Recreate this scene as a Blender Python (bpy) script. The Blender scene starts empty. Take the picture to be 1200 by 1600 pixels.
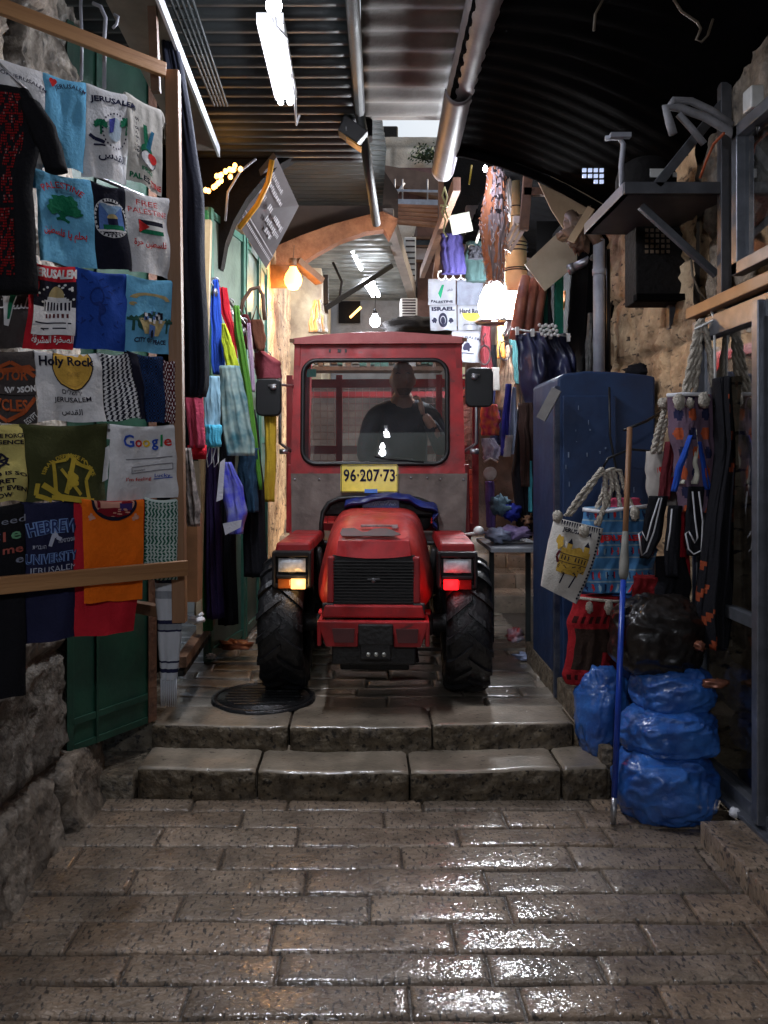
import bpy, math, random
from mathutils import Vector, Matrix, noise
R = math.radians
sc = bpy.context.scene
random.seed(7)
# ---------------- camera, world, sun, exposure ----------------
FPX, CX, HY, EYE = 1300.0, 570.0, 717.0, 1.5
cam = bpy.data.objects.new("camera", bpy.data.cameras.new("camera"))
sc.collection.objects.link(cam); sc.camera = cam
cam.location = (0, 0, EYE); cam.rotation_euler = (R(90), 0, 0)
cam.data.sensor_fit = 'HORIZONTAL'; cam.data.sensor_width = 36; cam.data.lens = 39
cam.data.shift_x = 30/1200; cam.data.shift_y = -83/1200
cam.data.clip_start = 0.05; cam.data.clip_end = 2000
w = bpy.data.worlds.new("World"); sc.world = w; w.use_nodes = True
nt = w.node_tree; bg = nt.nodes['Background']
sky = nt.nodes.new('ShaderNodeTexSky'); sky.sky_type = 'NISHITA'; sky.sun_disc = False
SUN_EL, SUN_AZ = 46, 65
sky.sun_elevation = R(SUN_EL); sky.sun_rotation = R(SUN_AZ); sky.air_density = 1.6; sky.dust_density = 10
nt.links.new(sky.outputs[0], bg.inputs[0]); bg.inputs[1].default_value = 0.15
sun = bpy.data.objects.new("sun", bpy.data.lights.new("sun", 'SUN')); sc.collection.objects.link(sun)
sun.data.energy = 1.5; sun.data.angle = R(14); sun.data.color = (1, .95, .88)
a, e = R(SUN_AZ), R(SUN_EL)
sun.rotation_euler = Vector((math.sin(a)*math.cos(e), math.cos(a)*math.cos(e), math.sin(e))).to_track_quat('Z', 'Y').to_euler()
sc.view_settings.view_transform = 'Standard'; sc.view_settings.look = 'None'
sc.view_settings.exposure = 0.6; sc.view_settings.gamma = 1
try:
    sc.cycles.max_bounces = 8; sc.cycles.transparent_max_bounces = 12; sc.cycles.sample_clamp_indirect = 4
    sc.cycles.use_denoising = True
except Exception: pass

# ---------------- helpers ----------------
def P(px, py, D): return Vector(((px-CX)*D/FPX, D, EYE-(py-HY)*D/FPX))
def N3(x, y=0, z=0): return noise.noise(Vector((x, y, z)))
def lerp(a, b, t): return a+(b-a)*t
def prof(pts, t):
    for i in range(len(pts)-1):
        if t <= pts[i+1][0]:
            a, b = pts[i], pts[i+1]; k = (t-a[0])/max(1e-9, b[0]-a[0])
            return [lerp(x, y, k) for x, y in zip(a[1:], b[1:])]
    return list(pts[-1][1:])
_mats = {}
def mat(name, c, c2=None, scale=6, rough=.6, metal=0, bump=0, bscale=40, rough2=None, emis=0, ecol=None,
        alpha=None, tint=False, det=5, stretch=None, sheen=0, bump2=None, spec=.5, coat=0, coatr=.15, pit=None):
    if name in _mats: return _mats[name]
    m = bpy.data.materials.new(name); m.use_nodes = True; _mats[name] = m
    n = m.node_tree.nodes; L = m.node_tree.links; b = n['Principled BSDF']
    c2 = c2 or tuple(x*.6 for x in c)
    tc = n.new('ShaderNodeTexCoord'); mp = n.new('ShaderNodeMapping'); L.new(tc.outputs['Object'], mp.inputs[0])
    if stretch: mp.inputs['Scale'].default_value = stretch
    nz = n.new('ShaderNodeTexNoise'); nz.inputs['Scale'].default_value = scale; nz.inputs['Detail'].default_value = det
    nz.inputs['Roughness'].default_value = .62
    L.new(mp.outputs[0], nz.inputs[0])
    rp = n.new('ShaderNodeMapRange'); rp.inputs[1].default_value = .33; rp.inputs[2].default_value = .67
    L.new(nz.outputs[0], rp.inputs[0])
    mx = n.new('ShaderNodeMix'); mx.data_type = 'RGBA'
    mx.inputs[6].default_value = (*c2, 1); mx.inputs[7].default_value = (*c, 1); L.new(rp.outputs[0], mx.inputs[0])
    out = mx.outputs[2]
    if tint:
        at = n.new('ShaderNodeAttribute'); at.attribute_name = 'tint'
        mm = n.new('ShaderNodeMix'); mm.data_type = 'RGBA'; mm.blend_type = 'MULTIPLY'; mm.inputs[0].default_value = 1
        L.new(out, mm.inputs[6]); L.new(at.outputs[0], mm.inputs[7]); out = mm.outputs[2]
    if pit:
        pm_ = n.new('ShaderNodeMapping'); pm_.inputs['Scale'].default_value = pit[0]; pm_.inputs['Rotation'].default_value = (0, 0, R(38))
        pn = n.new('ShaderNodeTexNoise'); pn.inputs['Scale'].default_value = 1; pn.inputs['Detail'].default_value = 3; L.new(tc.outputs['Object'], pm_.inputs[0]); L.new(pm_.outputs[0], pn.inputs[0])
        pr = n.new('ShaderNodeMapRange'); pr.inputs[1].default_value = pit[1]; pr.inputs[2].default_value = pit[1]+.09; L.new(pn.outputs[0], pr.inputs[0])
        pq = n.new('ShaderNodeMix'); pq.data_type = 'RGBA'; L.new(pr.outputs[0], pq.inputs[0]); L.new(out, pq.inputs[6]); pq.inputs[7].default_value = (*pit[2], 1); out = pq.outputs[2]
    L.new(out, b.inputs['Base Color'])
    b.inputs['Metallic'].default_value = metal; b.inputs['Roughness'].default_value = rough
    b.inputs['Specular IOR Level'].default_value = spec
    if coat: b.inputs['Coat Weight'].default_value = coat; b.inputs['Coat Roughness'].default_value = coatr
    if rough2 is not None:
        r2 = n.new('ShaderNodeMapRange'); r2.inputs[1].default_value = .35; r2.inputs[2].default_value = .65
        r2.inputs[3].default_value = rough; r2.inputs[4].default_value = rough2
        nn = n.new('ShaderNodeTexNoise'); nn.inputs['Scale'].default_value = scale*1.7; L.new(mp.outputs[0], nn.inputs[0])
        L.new(nn.outputs[0], r2.inputs[0]); L.new(r2.outputs[0], b.inputs['Roughness'])
    if bump:
        nb = n.new('ShaderNodeTexNoise'); nb.inputs['Scale'].default_value = bscale; nb.inputs['Detail'].default_value = 6
        L.new(mp.outputs[0], nb.inputs[0])
        bp = n.new('ShaderNodeBump'); bp.inputs['Strength'].default_value = bump; bp.inputs['Distance'].default_value = .02
        L.new(nb.outputs[0], bp.inputs['Height']); h = bp
        if bump2:
            vo = n.new('ShaderNodeTexVoronoi'); vo.inputs['Scale'].default_value = 1
            m2 = n.new('ShaderNodeMapping'); m2.inputs['Scale'].default_value = bump2[0]; m2.inputs['Rotation'].default_value = (0, 0, R(38))
            ds = n.new('ShaderNodeMix'); ds.data_type = 'VECTOR'; ds.inputs[0].default_value = .03
            L.new(tc.outputs['Object'], ds.inputs[4]); L.new(nb.outputs['Color'], ds.inputs[5])
            L.new(ds.outputs[1], m2.inputs[0]); L.new(m2.outputs[0], vo.inputs[0])
            b2 = n.new('ShaderNodeBump'); b2.inputs['Strength'].default_value = bump2[1]; b2.inputs['Distance'].default_value = .012
            L.new(vo.outputs[0], b2.inputs['Height']); L.new(bp.outputs[0], b2.inputs['Normal']); h = b2
        L.new(h.outputs[0], b.inputs['Normal'])
        if coat:
            cb = n.new('ShaderNodeBump'); cb.inputs['Strength'].default_value = .34; cb.inputs['Distance'].default_value = .006
            if pit:
                iv = n.new('ShaderNodeMath'); iv.operation = 'SUBTRACT'; iv.inputs[0].default_value = 1; L.new(pr.outputs[0], iv.inputs[1])
                w2 = n.new('ShaderNodeTexNoise'); w2.inputs['Scale'].default_value = 55; w2.inputs['Detail'].default_value = 3; L.new(mp.outputs[0], w2.inputs[0])
                w3 = n.new('ShaderNodeMath'); w3.operation = 'MULTIPLY_ADD'; w3.inputs[1].default_value = 1.3; L.new(w2.outputs[0], w3.inputs[0]); L.new(iv.outputs[0], w3.inputs[2]); L.new(w3.outputs[0], cb.inputs['Height'])
            else: L.new(nb.outputs[0], cb.inputs['Height'])
            L.new(cb.outputs[0], b.inputs['Coat Normal'])
    if emis:
        b.inputs['Emission Color'].default_value = (*(ecol or c), 1); b.inputs['Emission Strength'].default_value = emis
    if sheen: b.inputs['Sheen Weight'].default_value = sheen
    if alpha is not None: b.inputs['Alpha'].default_value = alpha
    return m
def glass(name, tintc=(.8, .85, .85), r=.02, w0=.10, haze=0):
    m = bpy.data.materials.new(name); m.use_nodes = True; n = m.node_tree.nodes; L = m.node_tree.links
    n.remove(n['Principled BSDF'])
    t = n.new('ShaderNodeBsdfTransparent'); t.inputs[0].default_value = (*tintc, 1)
    g = n.new('ShaderNodeBsdfGlossy'); g.inputs['Roughness'].default_value = r
    lw = n.new('ShaderNodeLayerWeight'); lw.inputs[0].default_value = .35
    ad = n.new('ShaderNodeMath'); ad.operation = 'MULTIPLY_ADD'; ad.inputs[1].default_value = .7; ad.inputs[2].default_value = w0
    ad.use_clamp = True; L.new(lw.outputs['Facing'], ad.inputs[0])
    mx = n.new('ShaderNodeMixShader'); L.new(ad.outputs[0], mx.inputs[0]); L.new(t.outputs[0], mx.inputs[1]); L.new(g.outputs[0], mx.inputs[2])
    if haze:
        df = n.new('ShaderNodeBsdfDiffuse'); df.inputs[0].default_value = (.42, .42, .42, 1)
        tcx = n.new('ShaderNodeTexCoord'); nz = n.new('ShaderNodeTexNoise'); nz.inputs['Scale'].default_value = 5; nz.inputs['Detail'].default_value = 8; L.new(tcx.outputs['Object'], nz.inputs[0])
        mr = n.new('ShaderNodeMapRange'); mr.inputs[1].default_value = .3; mr.inputs[2].default_value = .7; mr.inputs[3].default_value = haze*.4; mr.inputs[4].default_value = haze*1.6; L.new(nz.outputs[0], mr.inputs[0])
        m2 = n.new('ShaderNodeMixShader'); L.new(mr.outputs[0], m2.inputs[0]); L.new(mx.outputs[0], m2.inputs[1]); L.new(df.outputs[0], m2.inputs[2]); mx = m2
    L.new(mx.outputs[0], n['Material Output'].inputs[0]); return m
_w = {}
class MB:
    def __init__(s): s.v = []; s.f = []; s.m = []; s.s = []; s.t = []
    def add(s, vs, fs, m=0, smooth=True, tint=None):
        o = len(s.v); s.v += [Vector(p) for p in vs]; s.t += [tint or (1, 1, 1)]*len(vs)
        for k, f in enumerate(fs):
            s.f.append(tuple(o+i for i in f)); s.m.append(m[k] if isinstance(m, list) else m); s.s.append(smooth)
        return s
    def hexa(s, c8, m=0):
        return s.add(c8, [(0, 3, 2, 1), (4, 5, 6, 7), (0, 1, 5, 4), (1, 2, 6, 5), (2, 3, 7, 6), (3, 0, 4, 7)], m, False)
    def box(s, c, d, rot=None, m=0, tp=1):
        x, y, z = d[0]/2, d[1]/2, d[2]/2; M = (rot if isinstance(rot, Matrix) else Matrix.Rotation(rot, 3, 'Z')) if rot is not None else Matrix.Identity(3)
        q = [(-x, -y, -z), (x, -y, -z), (x, y, -z), (-x, y, -z), (-x*tp, -y*tp, z), (x*tp, -y*tp, z), (x*tp, y*tp, z), (-x*tp, y*tp, z)]
        return s.hexa([Vector(c)+M @ Vector(p) for p in q], m)
    def bar(s, a, b, w, h, m=0, up=(0, 0, 1)):
        a, b = Vector(a), Vector(b); d = (b-a); L = d.length; d.normalize(); up = Vector(up)
        if abs(d.dot(up)) > .95: up = Vector((0, 1, 0))
        x = d.cross(up).normalized(); z = x.cross(d)
        M = Matrix((x, d, z)).transposed()
        return s.box((a+b)/2, (w, L, h), M, m)
    def tube(s, pts, r, n=8, m=0, cap=True, closed=False, flat=None):
        pts = [Vector(p) for p in pts]; k = len(pts); vs = []; fs = []; pu = None
        for i, p in enumerate(pts):
            if closed: d = pts[(i+1) % k]-pts[i-1]
            else: d = pts[min(i+1, k-1)]-pts[max(i-1, 0)]
            d.normalize()
            if pu is None: pu = Vector((0, 0, 1)) if abs(d.z) < .9 else Vector((1, 0, 0))
            x = d.cross(pu); 
            if x.length < 1e-4: x = d.orthogonal()
            x.normalize(); u = x.cross(d); pu = u
            rr = r[i] if isinstance(r, (list, tuple)) else r
            for j in range(n):
                t = 2*math.pi*j/n; vs.append(p+(x*math.cos(t)+u*math.sin(t)*(flat or 1))*rr)
        for i in range(k if closed else k-1):
            for j in range(n):
                a = i*n+j; b = i*n+(j+1) % n; i2 = (i+1) % k; fs.append((a, b, i2*n+(j+1) % n, i2*n+j))
        if cap and not closed: fs.append(tuple(range(n))[::-1]); fs.append(tuple((k-1)*n+j for j in range(n)))
        return s.add(vs, fs, m)
    def lathe(s, pr, o=(0, 0, 0), ax='Z', n=24, m=0, M=None):
        M = M or {'Z': Matrix.Identity(3), 'X': Matrix.Rotation(R(90), 3, 'Y'), 'Y': Matrix.Rotation(R(-90), 3, 'X')}[ax]
        vs = []; fs = []
        for r, z in pr:
            for j in range(n):
                t = 2*math.pi*j/n; vs.append(Vector(o)+M @ Vector((r*math.cos(t), r*math.sin(t), z)))
        for i in range(len(pr)-1):
            for j in range(n): fs.append((i*n+j, i*n+(j+1) % n, (i+1)*n+(j+1) % n, (i+1)*n+j))
        return s.add(vs, fs, m)
    def grid(s, fn, nu, nv, m=0, cu=False, smooth=True, tint=None, flip=False):
        vs = []; fs = []; ms = []
        for j in range(nv+1):
            for i in range(nu+(0 if cu else 1)): vs.append(fn(i/nu, j/nv))
        W = nu if cu else nu+1
        for j in range(nv):
            for i in range(nu):
                q = (j*W+i, j*W+(i+1) % W, (j+1)*W+(i+1) % W, (j+1)*W+i); fs.append(q[::-1] if flip else q)
                ms.append(m((i+.5)/nu, (j+.5)/nv) if callable(m) else m)
        return s.add(vs, fs, ms, smooth, tint)
    def prism(s, poly, o, ux, uy, t, m=0):
        o, ux, uy = Vector(o), Vector(ux), Vector(uy); nn = ux.cross(uy).normalized()*t; k = len(poly)
        a = [o+ux*p[0]+uy*p[1] for p in poly]; b = [p+nn for p in a]
        fs = [tuple(range(k))[::-1], tuple(range(k, 2*k))]+[(i, (i+1) % k, k+(i+1) % k, k+i) for i in range(k)]
        return s.add(a+b, fs, m, False)
    def blob(s, c, r, nu=24, nv=16, amp=0, fr=4, seed=0, m=0, flat=None, pinch=0, rid=0):
        c = Vector(c)
        def fn(u, v):
            t = 2*math.pi*u; p = math.pi*v
            d = Vector((math.sin(p)*math.cos(t), math.sin(p)*math.sin(t), math.cos(p)))
            k = 1+amp*noise.noise(d*fr+Vector((seed*3.1, seed, 0)))
            if rid: k -= rid*abs(noise.noise(d*fr*1.6+Vector((seed, 7, 3))))*1.2
            q = Vector((d.x*r[0], d.y*r[1], d.z*r[2]))*k
            if flat is not None and q.z < -flat: q.z = -flat+(q.z+flat)*.15
            return c+q
        return s.grid(fn, nu, nv, m, cu=True, flip=True)
    def build(s, name, mats, parent=None, local=False, bevel=0, sub=0, seg=2, org=None):
        if not isinstance(mats, (list, tuple)): mats = [mats]
        vs = s.v
        if parent is not None:
            if not local: I = _w[parent.name].inverted(); vs = [I @ v for v in vs]
            W = _w[parent.name]; lo = Vector((0, 0, 0))
            cen = sum(vs, Vector())/max(1, len(vs)); lo = cen
            vs = [v-lo for v in vs]; Wm = W @ Matrix.Translation(lo)
        else:
            xs = [v.x for v in vs]; ys = [v.y for v in vs]; zs = [v.z for v in vs]
            lo = Vector(((min(xs)+max(xs))/2, (min(ys)+max(ys))/2, min(zs))) if org is None else Vector(org)
            vs = [v-lo for v in vs]; Wm = Matrix.Translation(lo)
        me = bpy.data.meshes.new(name); me.from_pydata([tuple(v) for v in vs], [], s.f)
        for m_ in mats: me.materials.append(m_)
        me.polygons.foreach_set('material_index', s.m); me.polygons.foreach_set('use_smooth', s.s)
        if any(t != (1, 1, 1) for t in s.t):
            at = me.color_attributes.new('tint', 'FLOAT_COLOR', 'POINT')
            at.data.foreach_set('color', [c for t in s.t for c in (*t, 1)])
        me.update()
        o = bpy.data.objects.new(name, me); sc.collection.objects.link(o); o.location = lo
        if parent is not None: o.parent = parent
        _w[o.name] = Wm
        if bevel:
            b = o.modifiers.new('bevel', 'BEVEL'); b.width = bevel; b.segments = seg; b.limit_method = 'ANGLE'; b.angle_limit = R(35)
        if sub: q = o.modifiers.new('sub', 'SUBSURF'); q.levels = q.render_levels = sub
        return o
def tag(o, label=None, cat=None, group=None, kind=None):
    if label: o['label'] = label
    if cat: o['category'] = cat
    if group: o['group'] = group
    if kind: o['kind'] = kind
    return o
def thing(name, label, cat, loc=(0, 0, 0), group=None, rz=0):
    o = bpy.data.objects.new(name, None); sc.collection.objects.link(o); o.location = loc; o.rotation_euler = (0, 0, rz)
    o.empty_display_size = .1
    _w[o.name] = Matrix.Translation(Vector(loc)) @ Matrix.Rotation(rz, 4, 'Z')
    return tag(o, label, cat, group)
def light(name, kind, loc, energy, color, size=.05, parent=None, rot=None, sy=None):
    l = bpy.data.lights.new(name, kind); l.energy = energy; l.color = color
    if kind == 'AREA':
        l.size = size
        if sy: l.shape = 'RECTANGLE'; l.size_y = sy
    else: l.shadow_soft_size = size
    o = bpy.data.objects.new(name, l); sc.collection.objects.link(o)
    if parent is not None:
        o.parent = parent; o.location = _w[parent.name].inverted() @ Vector(loc)
    else: o.location = loc
    if rot: o.rotation_euler = rot
    return o
_tc = {}
def glyphs(txt, bold=0):
    k = (txt, bold)
    if k in _tc: return _tc[k]
    cu = bpy.data.curves.new('t', 'FONT'); cu.body = txt; cu.align_x = 'CENTER'; cu.resolution_u = 2; cu.offset = bold
    ob = bpy.data.objects.new('t', cu); sc.collection.objects.link(ob); bpy.context.view_layer.update()
    me = ob.evaluated_get(bpy.context.evaluated_depsgraph_get()).to_mesh()
    vs = [(v.co.x, v.co.y) for v in me.vertices]; fs = [tuple(p.vertices) for p in me.polygons]
    ob.evaluated_get(bpy.context.evaluated_depsgraph_get()).to_mesh_clear()
    bpy.data.objects.remove(ob); bpy.data.curves.remove(cu)
    if vs:
        x0 = min(v[0] for v in vs); x1 = max(v[0] for v in vs); y0 = min(v[1] for v in vs); y1 = max(v[1] for v in vs)
        vs = [((x-(x0+x1)/2)/(x1-x0), (y-(y0+y1)/2)/(x1-x0)) for x, y in vs]; asp = (y1-y0)/(x1-x0)
    else: asp = 1
    _tc[k] = (vs, fs, asp); return _tc[k]
class Surf:
    """a cloth surface fn(u,v)->point with normal n, W x L metres"""
    def __init__(s, fn, n, W, L): s.fn, s.n, s.W, s.L = fn, Vector(n), W, L
    def at(s, u, v, lift=.003): return s.fn(u, v)+s.n*(lift+.0022)
    def text(s, mb, t, u, v, w, m=1, arc=0, h=None, rot=0, bold=.012, lift=.004):
        vs, fs, asp = glyphs(t, bold); w = w*s.W; hh = (h*s.L/asp if h else w); out = []
        c, sn = math.cos(R(rot)), math.sin(R(rot))
        for x, y in vs:
            x *= w; y *= hh
            if arc: r = w/R(arc); a = x/r; x, y = (r+y)*math.sin(a), (r+y)*math.cos(a)-r
            x, y = x*c-y*sn, x*sn+y*c
            out.append(s.at(u+x/s.W, v-y/s.L, lift))
        mb.add(out, fs, m, False)
    def ell(s, mb, u, v, ru, rv, m, lift=.003, a0=0, a1=360, inner=0, jag=0, nr=3, n=28):
        def fn(i, j):
            a = R(lerp(a0, a1, i)); k = lerp(inner, 1, j)*(1+jag*N3(i*9, u*7, v*5) if jag else 1)
            return s.at(u+ru*k*math.cos(a), v-rv*k*math.sin(a), lift)
        mb.grid(fn, n, nr, m)
    def quad(s, mb, q, m, lift=.003, k=5):
        mb.grid(lambda i, j: s.at(lerp(lerp(q[0][0], q[1][0], i), lerp(q[3][0], q[2][0], i), j),
                                  lerp(lerp(q[0][1], q[1][1], i), lerp(q[3][1], q[2][1], i), j), lift), k, k, m)
    def rect(s, mb, u0, v0, u1, v1, m, lift=.003, k=5): s.quad(mb, [(u0, v0), (u1, v0), (u1, v1), (u0, v1)], m, lift, k)
    def line(s, mb, pts, r, m, lift=.003):
        for (a, b), (c, d) in zip(pts[:-1], pts[1:]):
            dx, dy = (c-a)*s.W, (d-b)*s.L; L = math.hypot(dx, dy) or 1; nx, ny = -dy/L*r/s.W, dx/L*r/s.L
            s.quad(mb, [(a+nx, b+ny), (c+nx, d+ny), (c-nx, d-ny), (a-nx, b-ny)], m, lift, 3)
def drape(mb, rows, D, thick=.04, folds=3, amp=.012, m=0, nu=28, nv=22, seed=0, dfn=None, top_flat=True):
    """a hanging cloth with an elliptical section; rows = [(py, xl, xr)] in picture units at distance D"""
    y0, y1 = rows[0][0], rows[-1][0]
    def pos(u, v, back=False):
        py = lerp(y0, y1, v); xl, xr = prof(rows, py)[:2]; W = abs(xr-xl)*D/FPX
        e = math.sqrt(max(0, 1-(2*u-1)**2)); f = amp*(.55*math.sin(u*folds*2*math.pi+seed+3*N3(v*1.3, seed, u))*(.3+.7*v)+1.9*N3(u*folds*1.9, v*1.4, seed*1.7)+1.0*N3(u*folds*4.3, v*2.6, seed)+.5*N3(u*folds*9, v*7, seed))
        p = P(lerp(xl, xr, u)+6*N3(v*5, seed*2.3, 9)*min(1, W*4), py, D+(dfn(u, v) if dfn else 0))
        d = (thick*.5*e if back else -thick*.5*e)
        p.y += d+f; return p
    def fn(u, v):
        return pos(u*2, v) if u < .5 else pos(2-u*2, v, True)
    k = len(mb.f); mf = (lambda u, v: m(u*2 if u < .5 else 2-u*2, v)) if callable(m) else m
    mb.grid(fn, nu*2, nv, mf, cu=True)
    b = len(mb.v)-nu*2*(nv+1)
    mb.f.append(tuple(b+i for i in range(nu*2))[::-1]); mb.m.append(0); mb.s.append(False)
    mb.f.append(tuple(b+nu*2*nv+i for i in range(nu*2))); mb.m.append(0); mb.s.append(False)
    W = abs(rows[len(rows)//2][2]-rows[len(rows)//2][1])*D/FPX
    return Surf(lambda u, v: pos(u, v), (0, -1, 0), W, (y1-y0)*D/FPX)
# ---------------- palette ----------------
stone = mat('pale_stone', (.38, .33, .26), (.13, .105, .08), 7, .75, bump=.7, bscale=22, tint=True)
stone_dk = mat('dark_rough_stone', (.26, .22, .175), (.05, .04, .03), 9, .75, bump=1, bscale=26, tint=True, rough2=.5, pit=((14, 14, 14), .60, (.025, .02, .015)))
stone_warm = mat('ochre_stone', (.66, .47, .28), (.25, .15, .08), 6, .75, bump=1, bscale=22, tint=True, pit=((12, 12, 30), .60, (.05, .03, .02)))
wetstone = mat('wet_paving_stone', (.29, .215, .15), (.13, .092, .062), 8, .4, bump=.5, bscale=40, tint=True, rough2=.6, bump2=((40, 90, 1), .5), spec=.4, coat=1, coatr=.09, pit=((85, 34, 40), .55, (.045, .035, .028)))
polished = mat('polished_wet_stone', (.34, .29, .23), (.13, .11, .085), 4, .35, bump=.12, bscale=18, tint=True, rough2=.5, spec=.5, coat=1, coatr=.10, pit=((30, 45, 30), .64, (.06, .048, .038)))
grout = mat('wet_grout', (.06, .046, .035), None, 20, .35, bump=.5, bscale=60)
wood = mat('raw_pine_wood', (.30, .15, .07), (.17, .08, .035), 3, .55, bump=.25, bscale=30, stretch=(1, 1, .15))
wood_bar = mat('pine_rail_wood', (.42, .22, .09), (.24, .11, .045), 3, .5, bump=.2, bscale=30, stretch=(.3, .3, 3))
wood_dk = mat('brown_wood', (.16, .08, .04), (.07, .035, .02), 5, .6, bump=.3, bscale=24)
green = mat('dark_green_paint', (.010, .058, .034), (.006, .03, .02), 5, .4, bump=.15, bscale=20, rough2=.55)
green_pale = mat('pale_green_paint', (.14, .20, .16), (.07, .11, .09), 4, .4, bump=.1)
rust = mat('rusty_steel', (.16, .07, .035), (.06, .03, .02), 9, .7, bump=.4)
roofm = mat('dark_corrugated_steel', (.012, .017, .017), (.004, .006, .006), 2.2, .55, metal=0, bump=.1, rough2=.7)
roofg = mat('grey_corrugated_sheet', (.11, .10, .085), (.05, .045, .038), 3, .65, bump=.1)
roofg2 = mat('far_corrugated_sheet', (.26, .28, .27), (.10, .11, .11), 3, .4, metal=.5, bump=.1)
gutm = mat('dull_gutter_metal', (.15, .13, .13), (.07, .06, .065), 4, .5, metal=0, bump=.06)
roofb = mat('black_sheet', (.003, .003, .0035), (.0015, .0015, .0015), 3, .95, bump=.1, spec=.02)
steel = mat('galvanised_steel', (.42, .42, .43), (.25, .25, .27), 12, .35, metal=.85, bump=.06)
alu = mat('brushed_aluminium', (.22, .23, .26), (.14, .15, .17), 14, .38, metal=.7)
pvc = mat('grey_pvc', (.36, .37, .42), (.24, .25, .29), 8, .45)
black = mat('black_plastic', (.009, .009, .010), None, 8, .42, spec=.35)
blackm = mat('matt_black', (.010, .009, .009), None, 6, .85, bump=.3, spec=.15)
rope = mat('cream_rope', (.55, .5, .42), (.36, .32, .26), 60, .85, bump=.8, bscale=120)
cardb = mat('cardboard', (.42, .3, .18), (.25, .17, .1), 4, .8)
plaster = mat('cream_plaster', (.5, .42, .28), (.2, .15, .1), 3, .7, bump=.4, bscale=10)
white_p = mat('white_plastic', (.7, .7, .68), (.5, .5, .48), 8, .4)
yell = mat('yellow_cord', (.7, .5, .05), None, 8, .5)
copper = mat('copper_cloth', (.40, .15, .09), (.2, .06, .045), 12, .45)
def cl(name, c, c2=None, rough=.85): return mat(name, c, c2 or tuple(x*.75 for x in c), 9, rough, bump=.25, bscale=90, spec=.12)
white_c = cl('white_cotton', (.74, .74, .77)); cream_c = cl('cream_cotton', (.62, .6, .5)); sky_c = cl('sky_blue_cotton', (.16, .47, .74))
navy_c = cl('navy_cotton', (.02, .022, .06)); black_c = cl('black_cotton', (.01, .01, .013)); red_c = cl('red_cotton', (.55, .02, .035))
blue_c = cl('royal_blue_cotton', (.02, .07, .38)); grey_c = cl('charcoal_cotton', (.065, .055, .055)); olive_c = cl('olive_cotton', (.06, .065, .025))
yel_c = cl('pale_yellow_cotton', (.58, .5, .17)); orange_c = cl('orange_cotton', (.85, .16, .01)); ink = cl('dark_ink', (.015, .015, .03))
gold_c = cl('gold_ink', (.55, .4, .05)); tan_c = cl('tan_ink', (.5, .4, .2)); green_i = cl('green_ink', (.01, .16, .08)); rust_c = cl('rust_ink', (.4, .09, .03))
pblue_c = cl('pale_blue_ink', (.1, .2, .5)); pink_c = cl('pink_cloth', (.65, .09, .16)); lime_c = cl('lime_cloth', (.42, .5, .03)); teal_c = cl('teal_cloth', (.10, .22, .22))
grn_c = cl('leaf_green_cloth', (.08, .22, .03)); purp_c = cl('purple_cloth', (.02, .012, .05)); dred_c = cl('dark_red_cloth', (.2, .012, .015))
aqua_c = cl('aqua_cloth', (.1, .5, .7)); tanw = cl('warm_tan_cloth', (.45, .3, .15)); mar_c = cl('maroon_cloth', (.1, .015, .02)); glb = cl('letter_blue', (.03, .09, .5)); glr = cl('letter_red', (.6, .03, .03)); gly = cl('letter_yellow', (.75, .5, .03)); glg = cl('letter_green', (.02, .3, .1))
# ---------------- ground and steps ----------------
mb = MB(); mb.grid(lambda u, v: Vector((lerp(-400, 400, u), lerp(-300, 600, v), -.32)), 8, 8)
tag(mb.build('ground', grout), kind='structure')
def slab(mb, x0, x1, y0, y1, z, seed, th=.1, gap=.0045, tilt=.0035, rag=.004, res=.045, rnd=.006, tv=.22, m=0, zf=None):
    random.seed(seed); tx, ty = random.uniform(-tilt, tilt), random.uniform(-tilt, tilt); dz = random.uniform(-.003, .003)
    k = random.uniform(1-tv, 1+tv*.6); wv = random.uniform(-.05, .05); tint = (k*(1+wv), k, k*(1-wv))
    nu = max(3, int((x1-x0)/res)); nv = max(3, int((y1-y0)/res)); w, h = x1-x0, y1-y0
    us = [0]+[gapx/w for gapx in (.006, .016)]+[i/nu for i in range(1, nu) if .02 < i/nu*w < w-.02]+[1-.016/w, 1-.006/w, 1]
    vs_ = [0, .006/h, .016/h]+[i/nv for i in range(1, nv) if .02 < i/nv*h < h-.02]+[1-.016/h, 1-.006/h, 1]
    vs = []; A = len(us); B = len(vs_)
    for v in vs_:
        for u in us:
            x, y = lerp(x0+gap, x1-gap, u), lerp(y0+gap, y1-gap, v)
            d = min(u*w, (1-u)*w, v*h, (1-v)*h)
            zz = z+dz+tx*(u-.5)*2+ty*(v-.5)*2-rnd*max(0, 1-d/.016)**2+.0016*N3(x*7, y*7, seed*.1)+.0006*N3(x*26, y*26)-.0015*max(0, N3(x*3, y*3, 4))
            if d < .018: x += rag*N3(x*7, y*7, 3.3); y += rag*N3(x*7, y*7, 8.1)
            if zf: zz += zf(x, y)
            vs.append((x, y, zz))
    fs = [(j*A+i, j*A+i+1, (j+1)*A+i+1, (j+1)*A+i) for j in range(B-1) for i in range(A-1)]
    ring = [i for i in range(A)]+[j*A+A-1 for j in range(1, B)]+[(B-1)*A+i for i in range(A-2, -1, -1)]+[j*A for j in range(B-2, 0, -1)]
    o = len(vs); vs += [(vs[i][0], vs[i][1], z-th) for i in ring]; n = len(ring)
    fs += [(ring[(k+1) % n], ring[k], o+k, o+(k+1) % n) for k in range(n)]
    mb.add(vs, fs, m, True, tint)
mb = MB()
ys = [1250, 1265, 1292, 1322, 1357, 1395, 1440, 1488, 1535, 1590]
D = [1950/(y-717) for y in ys]; D[0] = 3.68
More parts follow.
